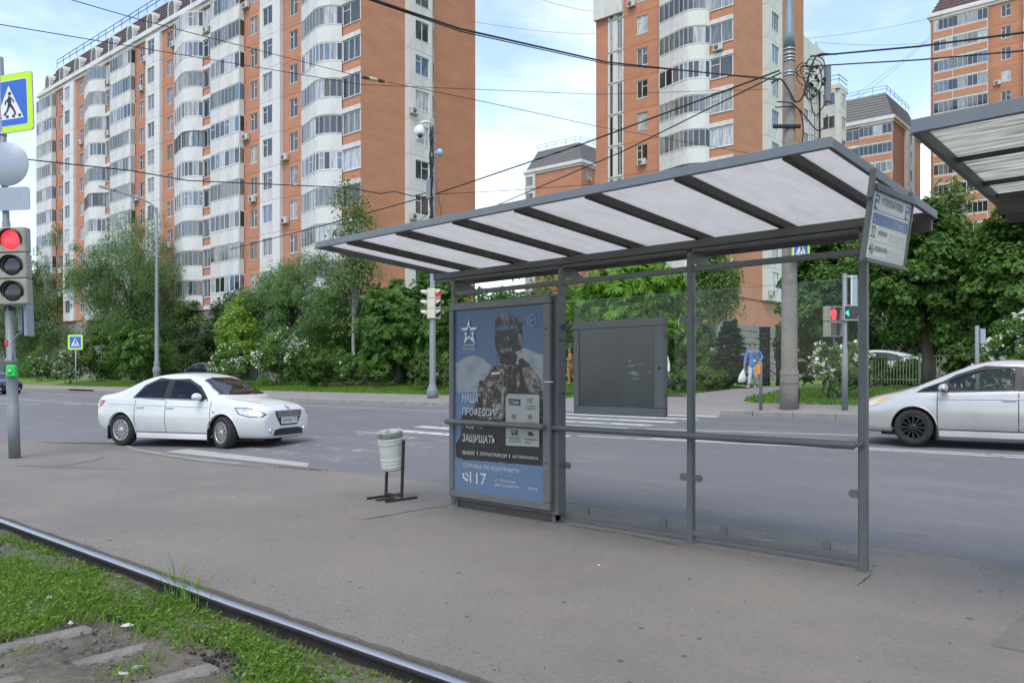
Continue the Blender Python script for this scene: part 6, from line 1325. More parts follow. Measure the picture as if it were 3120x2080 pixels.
def face(root, MF, cols, z0, nfl, acp=.3, first=0):
    """columns of one wall. MF: matrix of the wall (x along, -y outwards). cols: (kind, width)"""
    x = 0.
    for kind, w in cols:
        for k in range(first, nfl):
            z = z0+k*FH; M = MF @ T((x, 0, z))
            if kind == 'b':       # brick with a small window
                ww = 1.1; x0 = w*.5-ww/2
                put(cached(('b', w), lambda: wall_with_hole(w, FH, x0, x0+ww, .92, 2.44, .16, 0.0, 'wall_panel', M_brick)), 'wall_panel', root, M)
                add_window(root, M @ T((x0, .07, .92)), ww, 1.52, random.choice((1, 1, 4)))
                if random.random() < acp: ac_unit(root, M @ T((w*.5+random.choice((-.95, .95, .1)), 0, random.choice((.25, .6)) if True else 0)))
            elif kind == 'w':     # white panel with window
                ww = 1.45; x0 = w*.14
                put(cached(('wp', w), lambda: wall_with_hole(w, FH, x0, x0+ww, .95, 2.45, .15, .32, 'wall_panel', M_white)), 'wall_panel', root, M)
                add_window(root, M @ T((x0, -.25, .95)), ww, 1.5, random.choice((1, 2, 4, 2)))
            elif kind == 'W':     # white bay with a chamfered far side (end walls)
                ww = 1.5; x0 = w*.22; w2 = w*.78
                put(cached(('wb', w), lambda: wall_with_hole(w2, FH, x0, x0+ww, .95, 2.5, .15, .5, 'wall_panel', M_white)), 'wall_panel', root, M)
                add_window(root, M @ T((x0, -.43, .95)), ww, 1.55, random.choice((1, 2, 4, 3)))
                def chamf():
                    b = MB(); a, c = (w2, -.5), (w, .0); d = ((c[0]-a[0]), (c[1]-a[1]))
                    P = lambda t, z_: (a[0]+d[0]*t, a[1]+d[1]*t, z_)
                    b.sheet([P(0, .01), P(1, .01), P(1, .95), P(0, .95)]); b.sheet([P(0, 2.5), P(1, 2.5), P(1, 2.79), P(0, 2.79)]); b.sheet([P(0, .95), P(.2, .95), P(.2, 2.5), P(0, 2.5)]); b.sheet([P(.85, .95), P(1, .95), P(1, 2.5), P(.85, 2.5)]); return b.mesh('wall_panel', M_white)
                put(cached(('wbc', w), chamf), 'wall_panel', root, M)
                an = math.atan2(.5, w-w2); ln = math.hypot(.5, w-w2)*.65
                add_window(root, M @ T((w2, -.5, .95)) @ RZ(an) @ T((ln*.3, .04, 0)), ln, 1.55, 2)
                if random.random() < .3: ac_unit(root, M @ T((w*.12, -.5, .35)))
            elif kind == 's':     # spandrel: broad window above brick
                def sp():
                    b = MB(); g_ = .01
                    b.box((g_, -.05, .14), (w-g_, .05, .86)); return b.mesh('wall_panel', M_brick)
                put(cached(('sb', w), sp), 'wall_panel', root, M)
                put(cached(('sw', w), lambda: MB().box((.01, -.12, -.24), (w-.01, .05, .13)).mesh('wall_panel', M_white)), 'wall_panel', root, M)
                add_window(root, M @ T((.03, -.03, .9)), w-.06, 1.62, random.choice((1, 3, 2)))
                if random.random() < acp*.6: ac_unit(root, M @ T((w*.4, -.05, .25)))
            elif kind == 'l': balcony(root, M @ T((0, 0, 0)), ('l', w), LOGG(w), 1.02, 2.53, True)
            elif kind == 'r': balcony(root, M, ('r', w), ROUND(w), 1.02, 2.53, True, True)
            elif kind == 'L':     # brick faced loggia
                balcony(root, M, ('l', w), LOGG(w), 1.02, 2.53, True)
                put(cached(('lb', w), lambda: MB().box((.06, -.6, .0), (w-.06, -.552, .86)).mesh('wall_panel', M_brick)), 'wall_panel', root, M)
            elif kind == 't':     # stair strip: tall narrow lights in a white wall
                put(cached(('t', w), lambda: wall_with_hole(w, FH, w*.58, w*.9, .12, 2.68, .1, .1, 'wall_panel', M_white)), 'wall_panel', root, M)
                add_window(root, M @ T((w*.58, -.02, .12)), round(w*.32, 3), 2.56, 4 if k % 2 else 2)
                put(cached(('t2', w), lambda: MB().box((w*.16, -.13, .15), (w*.32, -.1, 2.65)).mesh('pane', M_pane[0])), 'light_strip', root, M)
                put(cached(('t3', w), lambda: MB().box((0, -.135, -.03), (w, -.1, .03)).mesh('joint', M_seam)), 'joint', root, M)
        if kind == 'B':           # plain brick wall, full height
            z1 = z0+nfl*FH
            put(MB().box((x+.01, -.0, z0+first*FH), (x+w-.01, .1, z1)).mesh('wall', M_brick), 'wall', root, MF)
        if kind in 'lrL' and True:
            put(MB().box((x, .05, z0+first*FH), (x+w, .12, z0+nfl*FH)).mesh('wall', M_brick), 'wall', root, MF)
        x += w
    return x
def building(label, org, ang, front, end, z0, nfl, plinth=M_plinth, roofm=None, roofh=3.2, depth=None, group='apartment towers', dormers=0, zpl=.5, rail=True):
    root = thing('apartment_building', label, 'building', (org[0], org[1], 0), ang, group)
    L_ = sum(w for _, w in front); D_ = sum(w for _, w in end) if end else (depth or 13)
    MFr = T((-L_, 0, 0)); MEn = RZ(R(90))
    face(root, MFr, front, z0, nfl)
    if end: face(root, MEn, end, z0, nfl, .1)
    H_ = z0+nfl*FH
    MB().box((-L_+.02, .125, zpl), (-.125, D_-.02, H_-.05)).obj('core_wall', M_brick, root)
    MB().bbox((-L_, .01, zpl), (.02, D_, z0-.26), .05).obj('plinth', plinth, root)
    if roofm:
        for k, (o, z_, h_) in enumerate(((.18, 0, .35), (.4, .36, .3), (.28, .67, .25))): MB().box((-L_-o, -o, H_+z_), (o, D_+o, H_+z_+h_)).obj('cornice', M_white, root)
        zb = H_+.92; i_ = 1.5
        b = MB(); b.add([(-L_, 0, zb), (0, 0, zb), (0, D_, zb), (-L_, D_, zb), (-L_+i_, i_, zb+roofh), (-i_, i_, zb+roofh), (-i_, D_-i_, zb+roofh), (-L_+i_, D_-i_, zb+roofh)], [(0, 1, 5, 4), (1, 2, 6, 5), (2, 3, 7, 6), (3, 0, 4, 7), (4, 5, 6, 7)])
        rf = b.obj('roof', roofm, root)
        n_ = int(roofh/.42)
        for k in range(1, n_):  # tile courses
            t_ = k/n_; o = i_*t_; z_ = zb+roofh*t_; c = MB()
            c.box((-L_+o-.05, o-.06, z_), (-o+.05, o+.06, z_+.06)); c.box((-o-.06, o-.05, z_), (-o+.06, D_-o, z_+.06)); c.obj('tile_course', roofm, rf)
        for k in range(dormers):
            xx = -L_*(k+.5)/dormers; d = MB()
            arch = [(-.75, 0), (.75, 0), (.75, 1.1)]+[(.75*math.cos(t), 1.1+.7*math.sin(t)) for t in np.linspace(.3, 2.84, 8)]+[(-.75, 1.1)]
            d.prism(arch, -1.4, .1, 0, T((xx, 0, zb)) @ RX(R(90))); dm = d.obj('dormer', M_white, rf)
            MB().prism([(x*.7, .15+y*.8) for x, y in arch], .1, .12, 0, T((xx, 0, zb)) @ RX(R(90))).obj('dormer_window', M_brownf, rf)
        if rail:
            r_ = MB(); zr_ = zb+roofh
            for z_ in (.5, .95): r_.tube([(-L_+i_, i_-.2, zr_+z_), (-i_+.2, i_-.2, zr_+z_), (-i_+.2, D_-i_, zr_+z_)], .04, 4)
            for xx in np.arange(-L_+i_, -i_, 2.): r_.box((xx-.025, i_-.225, zr_), (xx+.025, i_-.175, zr_+.95))
            for yy in np.arange(i_, D_-i_, 2.): r_.box((-i_+.175, yy-.025, zr_), (-i_+.225, yy+.025, zr_+.95))
            r_.obj('roof_railing', M_rail_b, root)
    return root
AN = R(3.5)
sec = [('l', 4.85), ('b', 2.85), ('w', 3.0), ('b', 2.95), ('r', 5.05), ('s', 2.15)]
A_ = building('long orange brick and white apartment block filling the left of the picture', (-50.86, 36.4), AN, sec*3, [('B', 4.42), ('W', 3.24), ('B', 5.0)], 7.9, 10, roofm=M_mans, dormers=14)
# taller than the frame on the right: extra storeys above the cornice line of the nearest section
oB = (-32.42, 59.285)
B_ = building('tall orange brick tower behind the shelter roof with rounded white balconies', oB, AN, [('B', 1.35), ('t', 1.66), ('b', 3.65), ('r', 4.62), ('s', 2.03)], [('B', 5.57), ('W', 3.98), ('B', 5.4)], 7.9, 14, roofm=M_mans)
MB().box((-13.32, -.4, 33.5), (-10.3, .0, 47)).obj('white_gable', M_white, B_)
MB().bbox((-13.2, .005, 5.7), (.03, 15, 7.63), .01).obj('brick_base', M_brick, B_)
# stone courses at the foot of the tower, facing the path
for r_ in range(9):
    off = (r_ % 2)*.45
    for k in range(9):
        MB().bbox((.02, off+k*.9, 1.0+r_*.52), (.14+random.uniform(0, .07), off+k*.9+.87, 1.0+r_*.52+.49), .03).obj('stone', M_plinth, B_)
# wing further back, seen past the tower's end
C_ = building('white wing with tall stair lights seen past the right side of the tower', (-41.3, 87.), AN, [('B', 6)], [('w', 4.8), ('w', 1.9), ('t', 1.85), ('t', 1.85), ('B', 1.1)], 7.9, 10, depth=11.5)
MB().box((-6, 0.3, 35.95), (-.01, 11.4, 40.)).obj('gable', M_white, C_); MB().prism([(0.3, 0), (11.9, 0), (11.5, 3.4), (10.9, 5.2), (9.4, 5.0), (8.6, 5.6), (7.6, 5.0), (.3, 5.2)], -.0, .5, 0, T((0, 0, 35.9)) @ RZ(R(90)) @ RX(R(90))).obj('gable', M_white, C_)
Cb = building('white corner bay with a railed top at the right end of the white wing', (-39.85, 97.7), AN, [('w', 1.75)], [('W', 2.6)], 7.9, 10, depth=2.6)
MB().bbox((-2.0, -.3, 35.95), (.5, 2.9, 36.6), .05).obj('cornice', M_white, Cb)
r_ = MB()
for z_ in (.5, 1.0): r_.tube([(-1.8, -.2, 36.6+z_), (.4, -.2, 36.6+z_), (.4, 2.8, 36.6+z_)], .05, 4)
for xx in (-1.8, -.7, .4): r_.box((xx-.03, -.23, 36.6), (xx+.03, -.17, 37.6))
r_.obj('roof_railing', M_rail_b, Cb)
D_ = building('distant brick block with grey tiled mansard roof right of the tower', (-42.4, 124.4), AN, [('L', 4.5), ('s', 2.4), ('s', 3.2), ('L', 4.6)], [('B', 5.88), ('W', 4.8), ('B', 4.5)], 7.9, 11, roofm=M_gmans, roofh=4.0)
E_ = building('brick tower with white edged balconies at the right edge', (-18.0, 120.9), AN, [('B', .5), ('L', 2.35), ('L', 4.1), ('b', 4.0), ('L', 4.0), ('b', 3.0)], None, 7.9, 15, roofm=M_mans, depth=14)
d_ = 133; kx = (1771-CX)/FPX; oF = (kx*d_*cs-d_*sn, kx*d_*sn+d_*cs)
F_ = building('distant brick block with grey roof in the gap left of the tower', oF, AN, [('w', 2.2), ('B', 9.5)], [('b', 4), ('W', 4), ('B', 5)], 7.9, 10, roofm=M_gmans, roofh=3.4)
# low building behind the trees at the far left
lo = thing('low_building', 'low dark grey building with flat roof at the far left behind the trees', 'building', gq(60, 60.)+Vector((0, 0, 0)), AN)
MB().bbox((-30, 0, 0), (12, 8, 17.2), .1).obj('wall', mat('dark_render', (.09, .09, .095), .8, var=.1), lo); MB().bbox((-30.4, -.4, 17.2), (12.4, 8.4, 18.0), .05).obj('parapet', mat('grey_parapet', (.16, .165, .17), .7), lo)
MB().tube([(11, 1, 18), (11, 1, 20.5)], .05, 5).obj('antenna', M_wire, lo)
# ================================================================ trees and shrubs
def leaf_cloud(centers, radii, n, size, seed, out_from, droop=.3, flat=.7, aspect=.5, palm=0, up=.6):
    """leaf rhombs scattered in clumps; returns V, Q"""
    g = np.random.default_rng(seed); nc = len(centers); C = np.asarray(centers); Rr = np.asarray(radii)
    w = Rr**2; idx = g.choice(nc, n, p=w/w.sum())
    off = g.normal(size=(n, 3)); off /= np.linalg.norm(off, axis=1, keepdims=True)+1e-9; off *= (g.random((n, 1))**.45)
    off[:, 2] *= flat
    P = C[idx]+off*Rr[idx][:, None]
    P[:, 2] -= droop*Rr[idx]*np.clip(np.hypot(off[:, 0], off[:, 1]), 0, 1)**2
    outv = P-np.asarray(out_from); outv /= np.linalg.norm(outv, axis=1, keepdims=True)+1e-9
    nrm = outv*.5+off*.35+np.array([0, 0, up])+g.normal(size=(n, 3))*.45; nrm /= np.linalg.norm(nrm, axis=1, keepdims=True)
    a = g.normal(size=(n, 3))+outv*.6; a[:, 2] -= droop*1.6; t = a-nrm*(a*nrm).sum(1, keepdims=True); t /= np.linalg.norm(t, axis=1, keepdims=True)+1e-9
    s = np.cross(nrm, t); L_ = size*(.45+1.05*g.random((n, 1))**1.3)
    if palm:                                           # fan of leaflets hanging from one point
        Vs, Qs = [], []
        for k in range(palm):
            an = (k-(palm-1)/2)*(2.2/palm); d = t*np.cos(an)+s*np.sin(an); d2 = d-nrm*.25; sd = np.cross(nrm, d2); sd /= np.linalg.norm(sd, axis=1, keepdims=True)
            V = np.stack([P, P+d2*L_*.62+sd*L_*.16, P+d2*L_-nrm*L_*.18, P+d2*L_*.62-sd*L_*.16], 1); Vs.append(V.reshape(-1, 3))
        V = np.concatenate(Vs); Q = np.arange(len(V)).reshape(-1, 4); return V, Q
    V = np.stack([P-t*L_*.5, P+s*L_*aspect*.5, P+t*L_*.5-nrm*L_*.12, P-s*L_*aspect*.5], 1).reshape(-1, 3)
    return V, np.arange(len(V)).reshape(-1, 4)
def clumps(g, c, r, n, shell=.5, low=-.75):
    """clump centres filling an ellipsoid, thicker towards its surface, uneven"""
    out_ = []
    while len(out_) < n:
        d = g.normal(size=3); d /= np.linalg.norm(d)
        if d[2] < low: continue
        k = shell+(1-shell)*g.random()**.6; k *= 1+g.normal()*.10
        out_.append(np.asarray(c)+d*np.asarray(r)*k)
    return out_
M_bark = mat('grey_brown_bark', (.075, .06, .048), .9, var=.3, vscale=9, stretch=(1, 1, .25)); M_birch = mat('birch_bark', (.42, .41, .38), .8, var=.3, vscale=8, dirt=(.03, .03, .03), dscale=6, damt=.9, stretch=(1, 1, 3))
LM = {'willow': leafmat('willow_leaf', (.082, .175, .050), (.175, .290, .095), .42), 'maple': leafmat('maple_leaf', (0.038, 0.098, 0.015), (0.109, 0.213, 0.032), .35), 'chestnut': leafmat('chestnut_leaf', (0.049, 0.128, 0.020), (0.099, 0.217, 0.035)), 'bright': leafmat('bright_chestnut_leaf', (0.094, 0.232, 0.020), (0.189, 0.377, 0.038), .4),
      'lime': leafmat('lime_green_leaf', (0.160, 0.290, 0.036), (0.275, 0.435, 0.065), .45), 'shrub': leafmat('shrub_leaf', (0.055, 0.116, 0.023), (0.123, 0.203, 0.041)), 'bush': leafmat('mid_green_leaf', (0.058, 0.145, 0.023), (0.131, 0.254, 0.043)), 'birchl': leafmat('birch_leaf', (0.090, 0.165, 0.038), (0.179, 0.256, 0.068), .4), 'spruce': leafmat('spruce_needles', (0.051, 0.109, 0.080), (0.109, 0.181, 0.145), .1), 'flower': leafmat('white_blossom', (.62, .62, .52), (.75, .75, .68), .3), 'dark': leafmat('dark_leaf', (0.026, 0.061, 0.017), (0.058, 0.116, 0.026), .3), 'brown': leafmat('brownish_leaf', (0.109, 0.094, 0.051), (0.174, 0.160, 0.080))}
SEED = [100]
def tree(name, label, cat, base, crowns, n, size, lm, trunk_r=.16, trunk_h=None, stems=1, nclump=40, rc=.5, bark=None, flowers=0, group=None, droop=.35, flat=.75, aspect=.5, palm=0, limbs=14, up=.6, shell=.45, low=-.8, lm2=None, frac2=.0):
    """crowns: list of (centre, radii) relative to base; leaves in clumps, trunk and limbs as one tapered branching mesh"""
    SEED[0] += 1; g = np.random.default_rng(SEED[0]); root = thing(name, label, cat, base, 0, group)
    vol = np.array([r[0]*r[1]*r[2] for _, r in crowns])**(2/3); CC, RR = [], []
    for (c, r), v in zip(crowns, vol/vol.sum()):
        k = max(4, int(nclump*v)); cl = clumps(g, c, r, k, shell, low); CC += cl; RR += list(rc*(.6+.8*g.random(k))*np.mean(r)/2.2)
    cen = np.mean([c for c, _ in crowns], 0)
    V, Q = leaf_cloud(CC, RR, n, size, SEED[0]+5000, cen, droop, flat, aspect, palm, up)
    keep = V.reshape(len(Q), 4, 3)[:, :, 2].min(1) > .04; V = V.reshape(len(Q), 4, 3)[keep].reshape(-1, 3); Q = np.arange(len(V)).reshape(-1, 4)
    mats_ = [LM[lm]]; mi = None
    if lm2: mats_.append(LM[lm2]); mi = (g.random(len(Q)) < frac2).astype(int)
    put(fastmesh('crown', V, Q, mats_, mi), 'crown', root)
    b = MB(); th_ = trunk_h or max(.3, cen[2]*.8)
    for s_ in range(stems):
        o = Vector((g.normal()*.12*(stems > 1)*2, g.normal()*.12*(stems > 1)*2, 0)); top = Vector((cen[0]*.6+g.normal()*.15*(1+stems), cen[1]*.6+g.normal()*.15*(1+stems), th_)); P = [o.lerp(top, t)+Vector((g.normal()*.05, g.normal()*.05, 0))*(0 if t in (0, 1) else 1) for t in (0, .25, .5, .75, 1)]
        r0 = trunk_r/math.sqrt(stems); b.tube(P, [r0*1.15, r0, r0*.85, r0*.7, r0*.5], 8)
    for i in g.choice(len(CC), min(limbs, len(CC)), replace=False):
        e = Vector(CC[i]); k = g.uniform(.45, 1.); s0 = Vector((cen[0]*.6*k, cen[1]*.6*k, th_*k)); m_ = s0.lerp(e, .5)+Vector((0, 0, .12*(e-s0).length)); r0 = trunk_r*.32; b.tube([s0, m_, e], [r0, r0*.6, r0*.15], 5)
    b.obj('trunk', bark or M_bark, root)
    if flowers:
        F = np.asarray(CC)[g.choice(len(CC), flowers)]; rr = np.asarray(RR)[0]; o = g.normal(size=(flowers, 3)); o /= np.linalg.norm(o, axis=1, keepdims=True); P = F+o*np.mean(RR)*g.uniform(.75, 1.15, (flowers, 1)); k = 3
        P = np.repeat(P, k, 0)+g.normal(size=(flowers*k, 3))*.05; s = .055*(.7+.6*g.random((flowers*k, 1))); a = g.normal(size=(flowers*k, 3)); a /= np.linalg.norm(a, axis=1, keepdims=True); c = np.cross(a, g.normal(size=(flowers*k, 3))); c /= np.linalg.norm(c, axis=1, keepdims=True)
        V = np.stack([P-a*s, P+c*s, P+a*s, P-c*s], 1).reshape(-1, 3); put(fastmesh('blossom', V, np.arange(len(V)).reshape(-1, 4), LM['flower']), 'blossom', root)
    return root
def span(xl, xr, yt, q, yb=None):
    """ground point, half width and heights of a plant seen between columns xl..xr with its top at row yt, standing at q"""
    x = (xl+xr)/2; P = gq(x, q); d = CAMF.dot(P); m_ = d/FPX
    return P, (xr-xl)/2*m_*1.14, (CH+(Y0-yt)*m_-P.z)*1.04, d
def simple(name, label, cat, xl, xr, yt, q, n, size, lm, low=.05, depth=.8, **k):
    P, hw, h, d = span(xl, xr, yt, q); z0 = h*low; c = (0, 0, (h+z0)/2); r = (hw, hw*depth, (h-z0)/2)
    crowns = k.pop('crowns', None) or [(c, r)]
    if k.pop('lobes', 0):
        g = np.random.default_rng(SEED[0]+77); crowns = [((0, 0, (h+z0)/2), (hw*.72, hw*depth*.72, (h-z0)/2*.92))]
        for i in range(6):
            t = g.uniform(0, 6.28); e = g.uniform(-.5, .75); crowns.append(((hw*.62*math.cos(t)*math.cos(e), hw*.5*math.sin(t)*math.cos(e), (h+z0)/2+(h-z0)/2*.62*math.sin(e)), (hw*g.uniform(.3, .42), hw*g.uniform(.3, .42), (h-z0)/2*g.uniform(.28, .4))))
    return tree(name, label, cat, P, crowns, n, size, lm, **k)
GT = 'trees between the road and the houses'; GS = 'shrubs along the far lawn'
# left
simple('willow_tree', 'largest feathery grey green willow on the left behind the street lamp', 'tree', 195, 620, 645, 31, 68000, .26, 'willow', .03, .8, lobes=1, nclump=210, rc=.62, aspect=.22, droop=.8, trunk_r=.3, group=GT, up=.3, limbs=26, lm2='brown', frac2=.05)
simple('willow_tree', 'brownish willow at the far left behind the red traffic light', 'tree', 20, 300, 715, 33, 44000, .30, 'willow', .05, .8, lobes=1, nclump=120, rc=.62, aspect=.25, droop=.8, trunk_r=.25, group=GT, up=.3, lm2='brown', frac2=.22)
simple('leafy_tree', 'dark tree at the left edge behind the green push button', 'tree', -110, 150, 850, 30, 16000, .26, 'shrub', .1, .8, nclump=90, rc=.6, trunk_r=.2, group=GT, lm2='brown', frac2=.25)
simple('willow_tree', 'feathery willow behind the flowering bushes in the middle left', 'tree', 690, 1150, 765, 30.5, 50000, .24, 'willow', .06, .7, lobes=1, nclump=190, rc=.62, aspect=.25, droop=.8, trunk_r=.22, group=GT, up=.3, limbs=22)
simple('birch_tree', 'slender birch rising in front of the brick end wall', 'tree', 1010, 1150, 560, 31.5, 7000, .21, 'birchl', .2, .9, nclump=90, rc=.7, aspect=.6, droop=.5, trunk_r=.12, bark=M_birch, group=GT, limbs=30, shell=.2, lm2='brown', frac2=.14)
simple('young_tree', 'lime green young tree rising behind the white flowering bush', 'tree', 665, 800, 925, 27.3, 6500, .22, 'lime', .1, .9, nclump=60, rc=.6, trunk_r=.08, group=GT, palm=0)
simple('chestnut_tree', 'dense dark green chestnut behind the middle signal pole', 'tree', 1115, 1300, 870, 26.5, 3600, .34, 'chestnut', .1, .9, nclump=110, rc=.5, palm=5, droop=.6, trunk_r=.14, group=GT)
simple('chestnut_tree', 'second dark chestnut right of the signal pole beside the poster', 'tree', 1250, 1440, 830, 28, 3600, .34, 'chestnut', .1, .9, nclump=110, rc=.5, palm=5, droop=.6, trunk_r=.14, group=GT)
simple('leafy_tree', 'tree seen above the poster case under the shelter roof', 'tree', 1420, 1640, 850, 29, 9000, .20, 'chestnut', .1, .8, nclump=90, rc=.55, trunk_r=.14, group=GT)
simple('leafy_tree', 'grey green tree seen between poster case and notice board', 'tree', 1590, 1810, 800, 31, 9000, .19, 'birchl', .1, .8, nclump=100, rc=.6, trunk_r=.14, group=GT)
simple('chestnut_tree', 'bright green chestnut above the notice board', 'tree', 1770, 2080, 800, 27.5, 5200, .30, 'bright', .22, .8, nclump=130, rc=.46, palm=5, droop=.65, trunk_r=.12, group=GT)
simple('leafy_tree', 'grey green tree right of the bright chestnut, before the white balconies', 'tree', 2010, 2150, 880, 30, 7000, .16, 'birchl', .1, .8, nclump=80, rc=.55, trunk_r=.1, group=GT)
simple('birch_tree', 'weeping birch hanging in front of the tower corner', 'tree', 2115, 2240, 740, 32.5, 15000, .13, 'birchl', .42, .8, nclump=150, rc=.6, aspect=.55, droop=1.6, flat=1.6, trunk_r=.1, bark=M_birch, group=GT, limbs=26)
simple('maple_tree', 'dark maple behind the concrete lamp pole', 'tree', 2390, 2700, 700, 30.5, 40000, .165, 'maple', .14, .75, lobes=1, nclump=190, rc=.55, aspect=.85, droop=.5, trunk_r=.2, group=GT, limbs=24)
simple('maple_tree', 'large dark maple to the right of the route board', 'tree', 2640, 3010, 655, 29.5, 48000, .16, 'maple', .17, .75, lobes=1, nclump=210, rc=.55, aspect=.85, droop=.5, trunk_r=.2, group=GT, limbs=26)
simple('maple_tree', 'maple at the right edge below the second shelter roof', 'tree', 2930, 3330, 640, 28.5, 48000, .16, 'maple', .14, .75, lobes=1, nclump=210, rc=.55, aspect=.85, droop=.5, trunk_r=.2, group=GT, lm2='bush', frac2=.3, limbs=26)
simple('birch_tree', 'thin young birch before the right brick tower', 'tree', 2850, 2960, 535, 33, 3000, .17, 'birchl', .45, .9, nclump=50, rc=.7, aspect=.6, droop=.6, trunk_r=.09, bark=M_birch, group=GT, limbs=24, shell=.1)
simple('leafy_tree', 'dark tree in the gap between the maples and the concrete pole', 'tree', 2480, 2760, 860, 39, 9000, .22, 'dark', .05, .8, nclump=90, rc=.6, trunk_r=.18, group=GT)
simple('leafy_tree', 'dark tree behind the right hand maples', 'tree', 2760, 3080, 800, 40, 9000, .24, 'dark', .05, .8, nclump=90, rc=.6, trunk_r=.18, group=GT)
# shrubs
simple('round_bush', 'bright leafy bush left of the street lamp behind the sedan', 'shrub', 325, 525, 980, 25.5, 15000, .20, 'bush', 0, .8, lobes=1, nclump=150, rc=.5, trunk_r=.08, stems=4, aspect=.6, group=GS)
simple('round_bush', 'dark bush between the crossing sign and the bright bush', 'shrub', 235, 370, 1000, 27, 9000, .20, 'shrub', 0, .8, nclump=90, rc=.55, trunk_r=.08, stems=4, aspect=.6, group=GS)
simple('lilac_bush', 'white blossomed bush beside the thin crossing sign post', 'shrub', 165, 260, 1072, 24.6, 5000, .18, 'shrub', 0, .8, nclump=60, rc=.5, trunk_r=.06, stems=4, flowers=330, group=GS)
simple('lilac_bush', 'small white blossomed bush near the left traffic light', 'shrub', 85, 160, 1080, 26, 3500, .18, 'shrub', 0, .8, nclump=50, rc=.5, trunk_r=.06, stems=4, flowers=110, group=GS)
simple('round_bush', 'dark bush right of the street lamp beside the parked car', 'shrub', 500, 610, 1010, 31, 6000, .2, 'dark', 0, .8, nclump=70, rc=.55, trunk_r=.07, stems=4, group=GS)
simple('flowering_bush', 'left half of the white flowering mock orange behind the sedan roof', 'shrub', 625, 790, 1035, 24.6, 13000, .12, 'bush', 0, .8, lobes=1, nclump=110, rc=.5, trunk_r=.07, stems=5, flowers=260, group=GS)
simple('flowering_bush', 'taller white flowering mock orange above the sedan bonnet', 'shrub', 745, 945, 1000, 25.2, 17000, .12, 'bush', 0, .8, lobes=1, nclump=130, rc=.5, trunk_r=.07, stems=5, flowers=480, group=GS)
simple('round_bush', 'green bush right of the mock orange with bare lower stems', 'shrub', 895, 1060, 1040, 24.8, 13000, .13, 'shrub', 0, .8, lobes=1, nclump=110, rc=.5, trunk_r=.07, stems=5, group=GS)
simple('round_bush', 'loose bush with visible stems left of the chestnut', 'shrub', 1020, 1120, 1075, 25.6, 6000, .12, 'bush', .12, .8, nclump=70, rc=.5, trunk_r=.08, stems=5, group=GS, flowers=25)
simple('round_bush', 'small upright sapling on the lawn left of the chestnut trunk', 'shrub', 1130, 1185, 1095, 25.2, 2200, .12, 'bush', .05, .9, nclump=30, rc=.5, trunk_r=.03, stems=3, group=GS)
simple('round_bush', 'round bush behind the base of the middle signal pole', 'shrub', 1230, 1390, 1065, 24.6, 11000, .11, 'shrub', 0, .8, lobes=1, nclump=100, rc=.5, trunk_r=.06, stems=5, group=GS)
simple('round_bush', 'bush seen through the glass between notice board and post', 'shrub', 2015, 2150, 1010, 28.2, 10000, .10, 'bush', 0, .8, lobes=1, nclump=90, rc=.5, trunk_r=.06, stems=5, group=GS)
simple('round_bush', 'green bush left of the blue spruce', 'shrub', 2095, 2185, 1005, 28.8, 8000, .10, 'bush', 0, .8, nclump=80, rc=.5, trunk_r=.06, stems=5, group=GS)
simple('round_bush', 'low ground bush under the blue spruce beside the path', 'shrub', 2080, 2210, 1110, 26.4, 6000, .09, 'shrub', 0, .8, nclump=60, rc=.5, trunk_r=.04, stems=5, group=GS)
simple('round_bush', 'low leafy plants right of the notice board foot', 'shrub', 2020, 2100, 1120, 25.2, 3000, .09, 'bush', 0, .8, nclump=40, rc=.5, trunk_r=.03, stems=5, group=GS)
simple('flowering_bush', 'white flowering bush behind the pedestrian signal', 'shrub', 2465, 2640, 1030, 24.4, 15000, .10, 'bush', 0, .8, lobes=1, nclump=120, rc=.5, trunk_r=.06, stems=5, flowers=260, group=GS)
simple('flowering_bush', 'white flowering bush at the right edge above the silver car', 'shrub', 2985, 3260, 930, 25.0, 18000, .10, 'bush', 0, .8, lobes=1, nclump=150, rc=.5, trunk_r=.06, stems=5, flowers=420, group=GS)
simple('round_bush', 'dark bush right of the short grey pole', 'shrub', 2890, 3030, 1040, 27, 7000, .12, 'shrub', 0, .8, nclump=80, rc=.5, trunk_r=.06, stems=5, group=GS)
simple('round_bush', 'dark bush behind the concrete pole and gate', 'shrub', 2370, 2480, 960, 33, 7000, .15, 'dark', 0, .8, nclump=80, rc=.5, trunk_r=.06, stems=5, group=GS)
simple('round_bush', 'dark bush left of the notice board behind the walker', 'shrub', 1640, 1800, 1000, 30, 9000, .13, 'shrub', 0, .8, nclump=90, rc=.5, trunk_r=.06, stems=5, group=GS)
simple('round_bush', 'dark undergrowth behind the mid left willow', 'shrub', 780, 1000, 1000, 33, 9000, .2, 'dark', 0, .6, nclump=90, rc=.55, trunk_r=.07, stems=5, group=GS)
simple('round_bush', 'dark undergrowth under the large left willow', 'shrub', 380, 560, 1000, 33, 9000, .22, 'dark', 0, .6, nclump=90, rc=.55, trunk_r=.07, stems=5, group=GS)
simple('round_bush', 'dark undergrowth behind the far left tree', 'shrub', 30, 240, 1010, 35, 9000, .24, 'dark', 0, .6, nclump=90, rc=.55, trunk_r=.07, stems=5, group=GS)
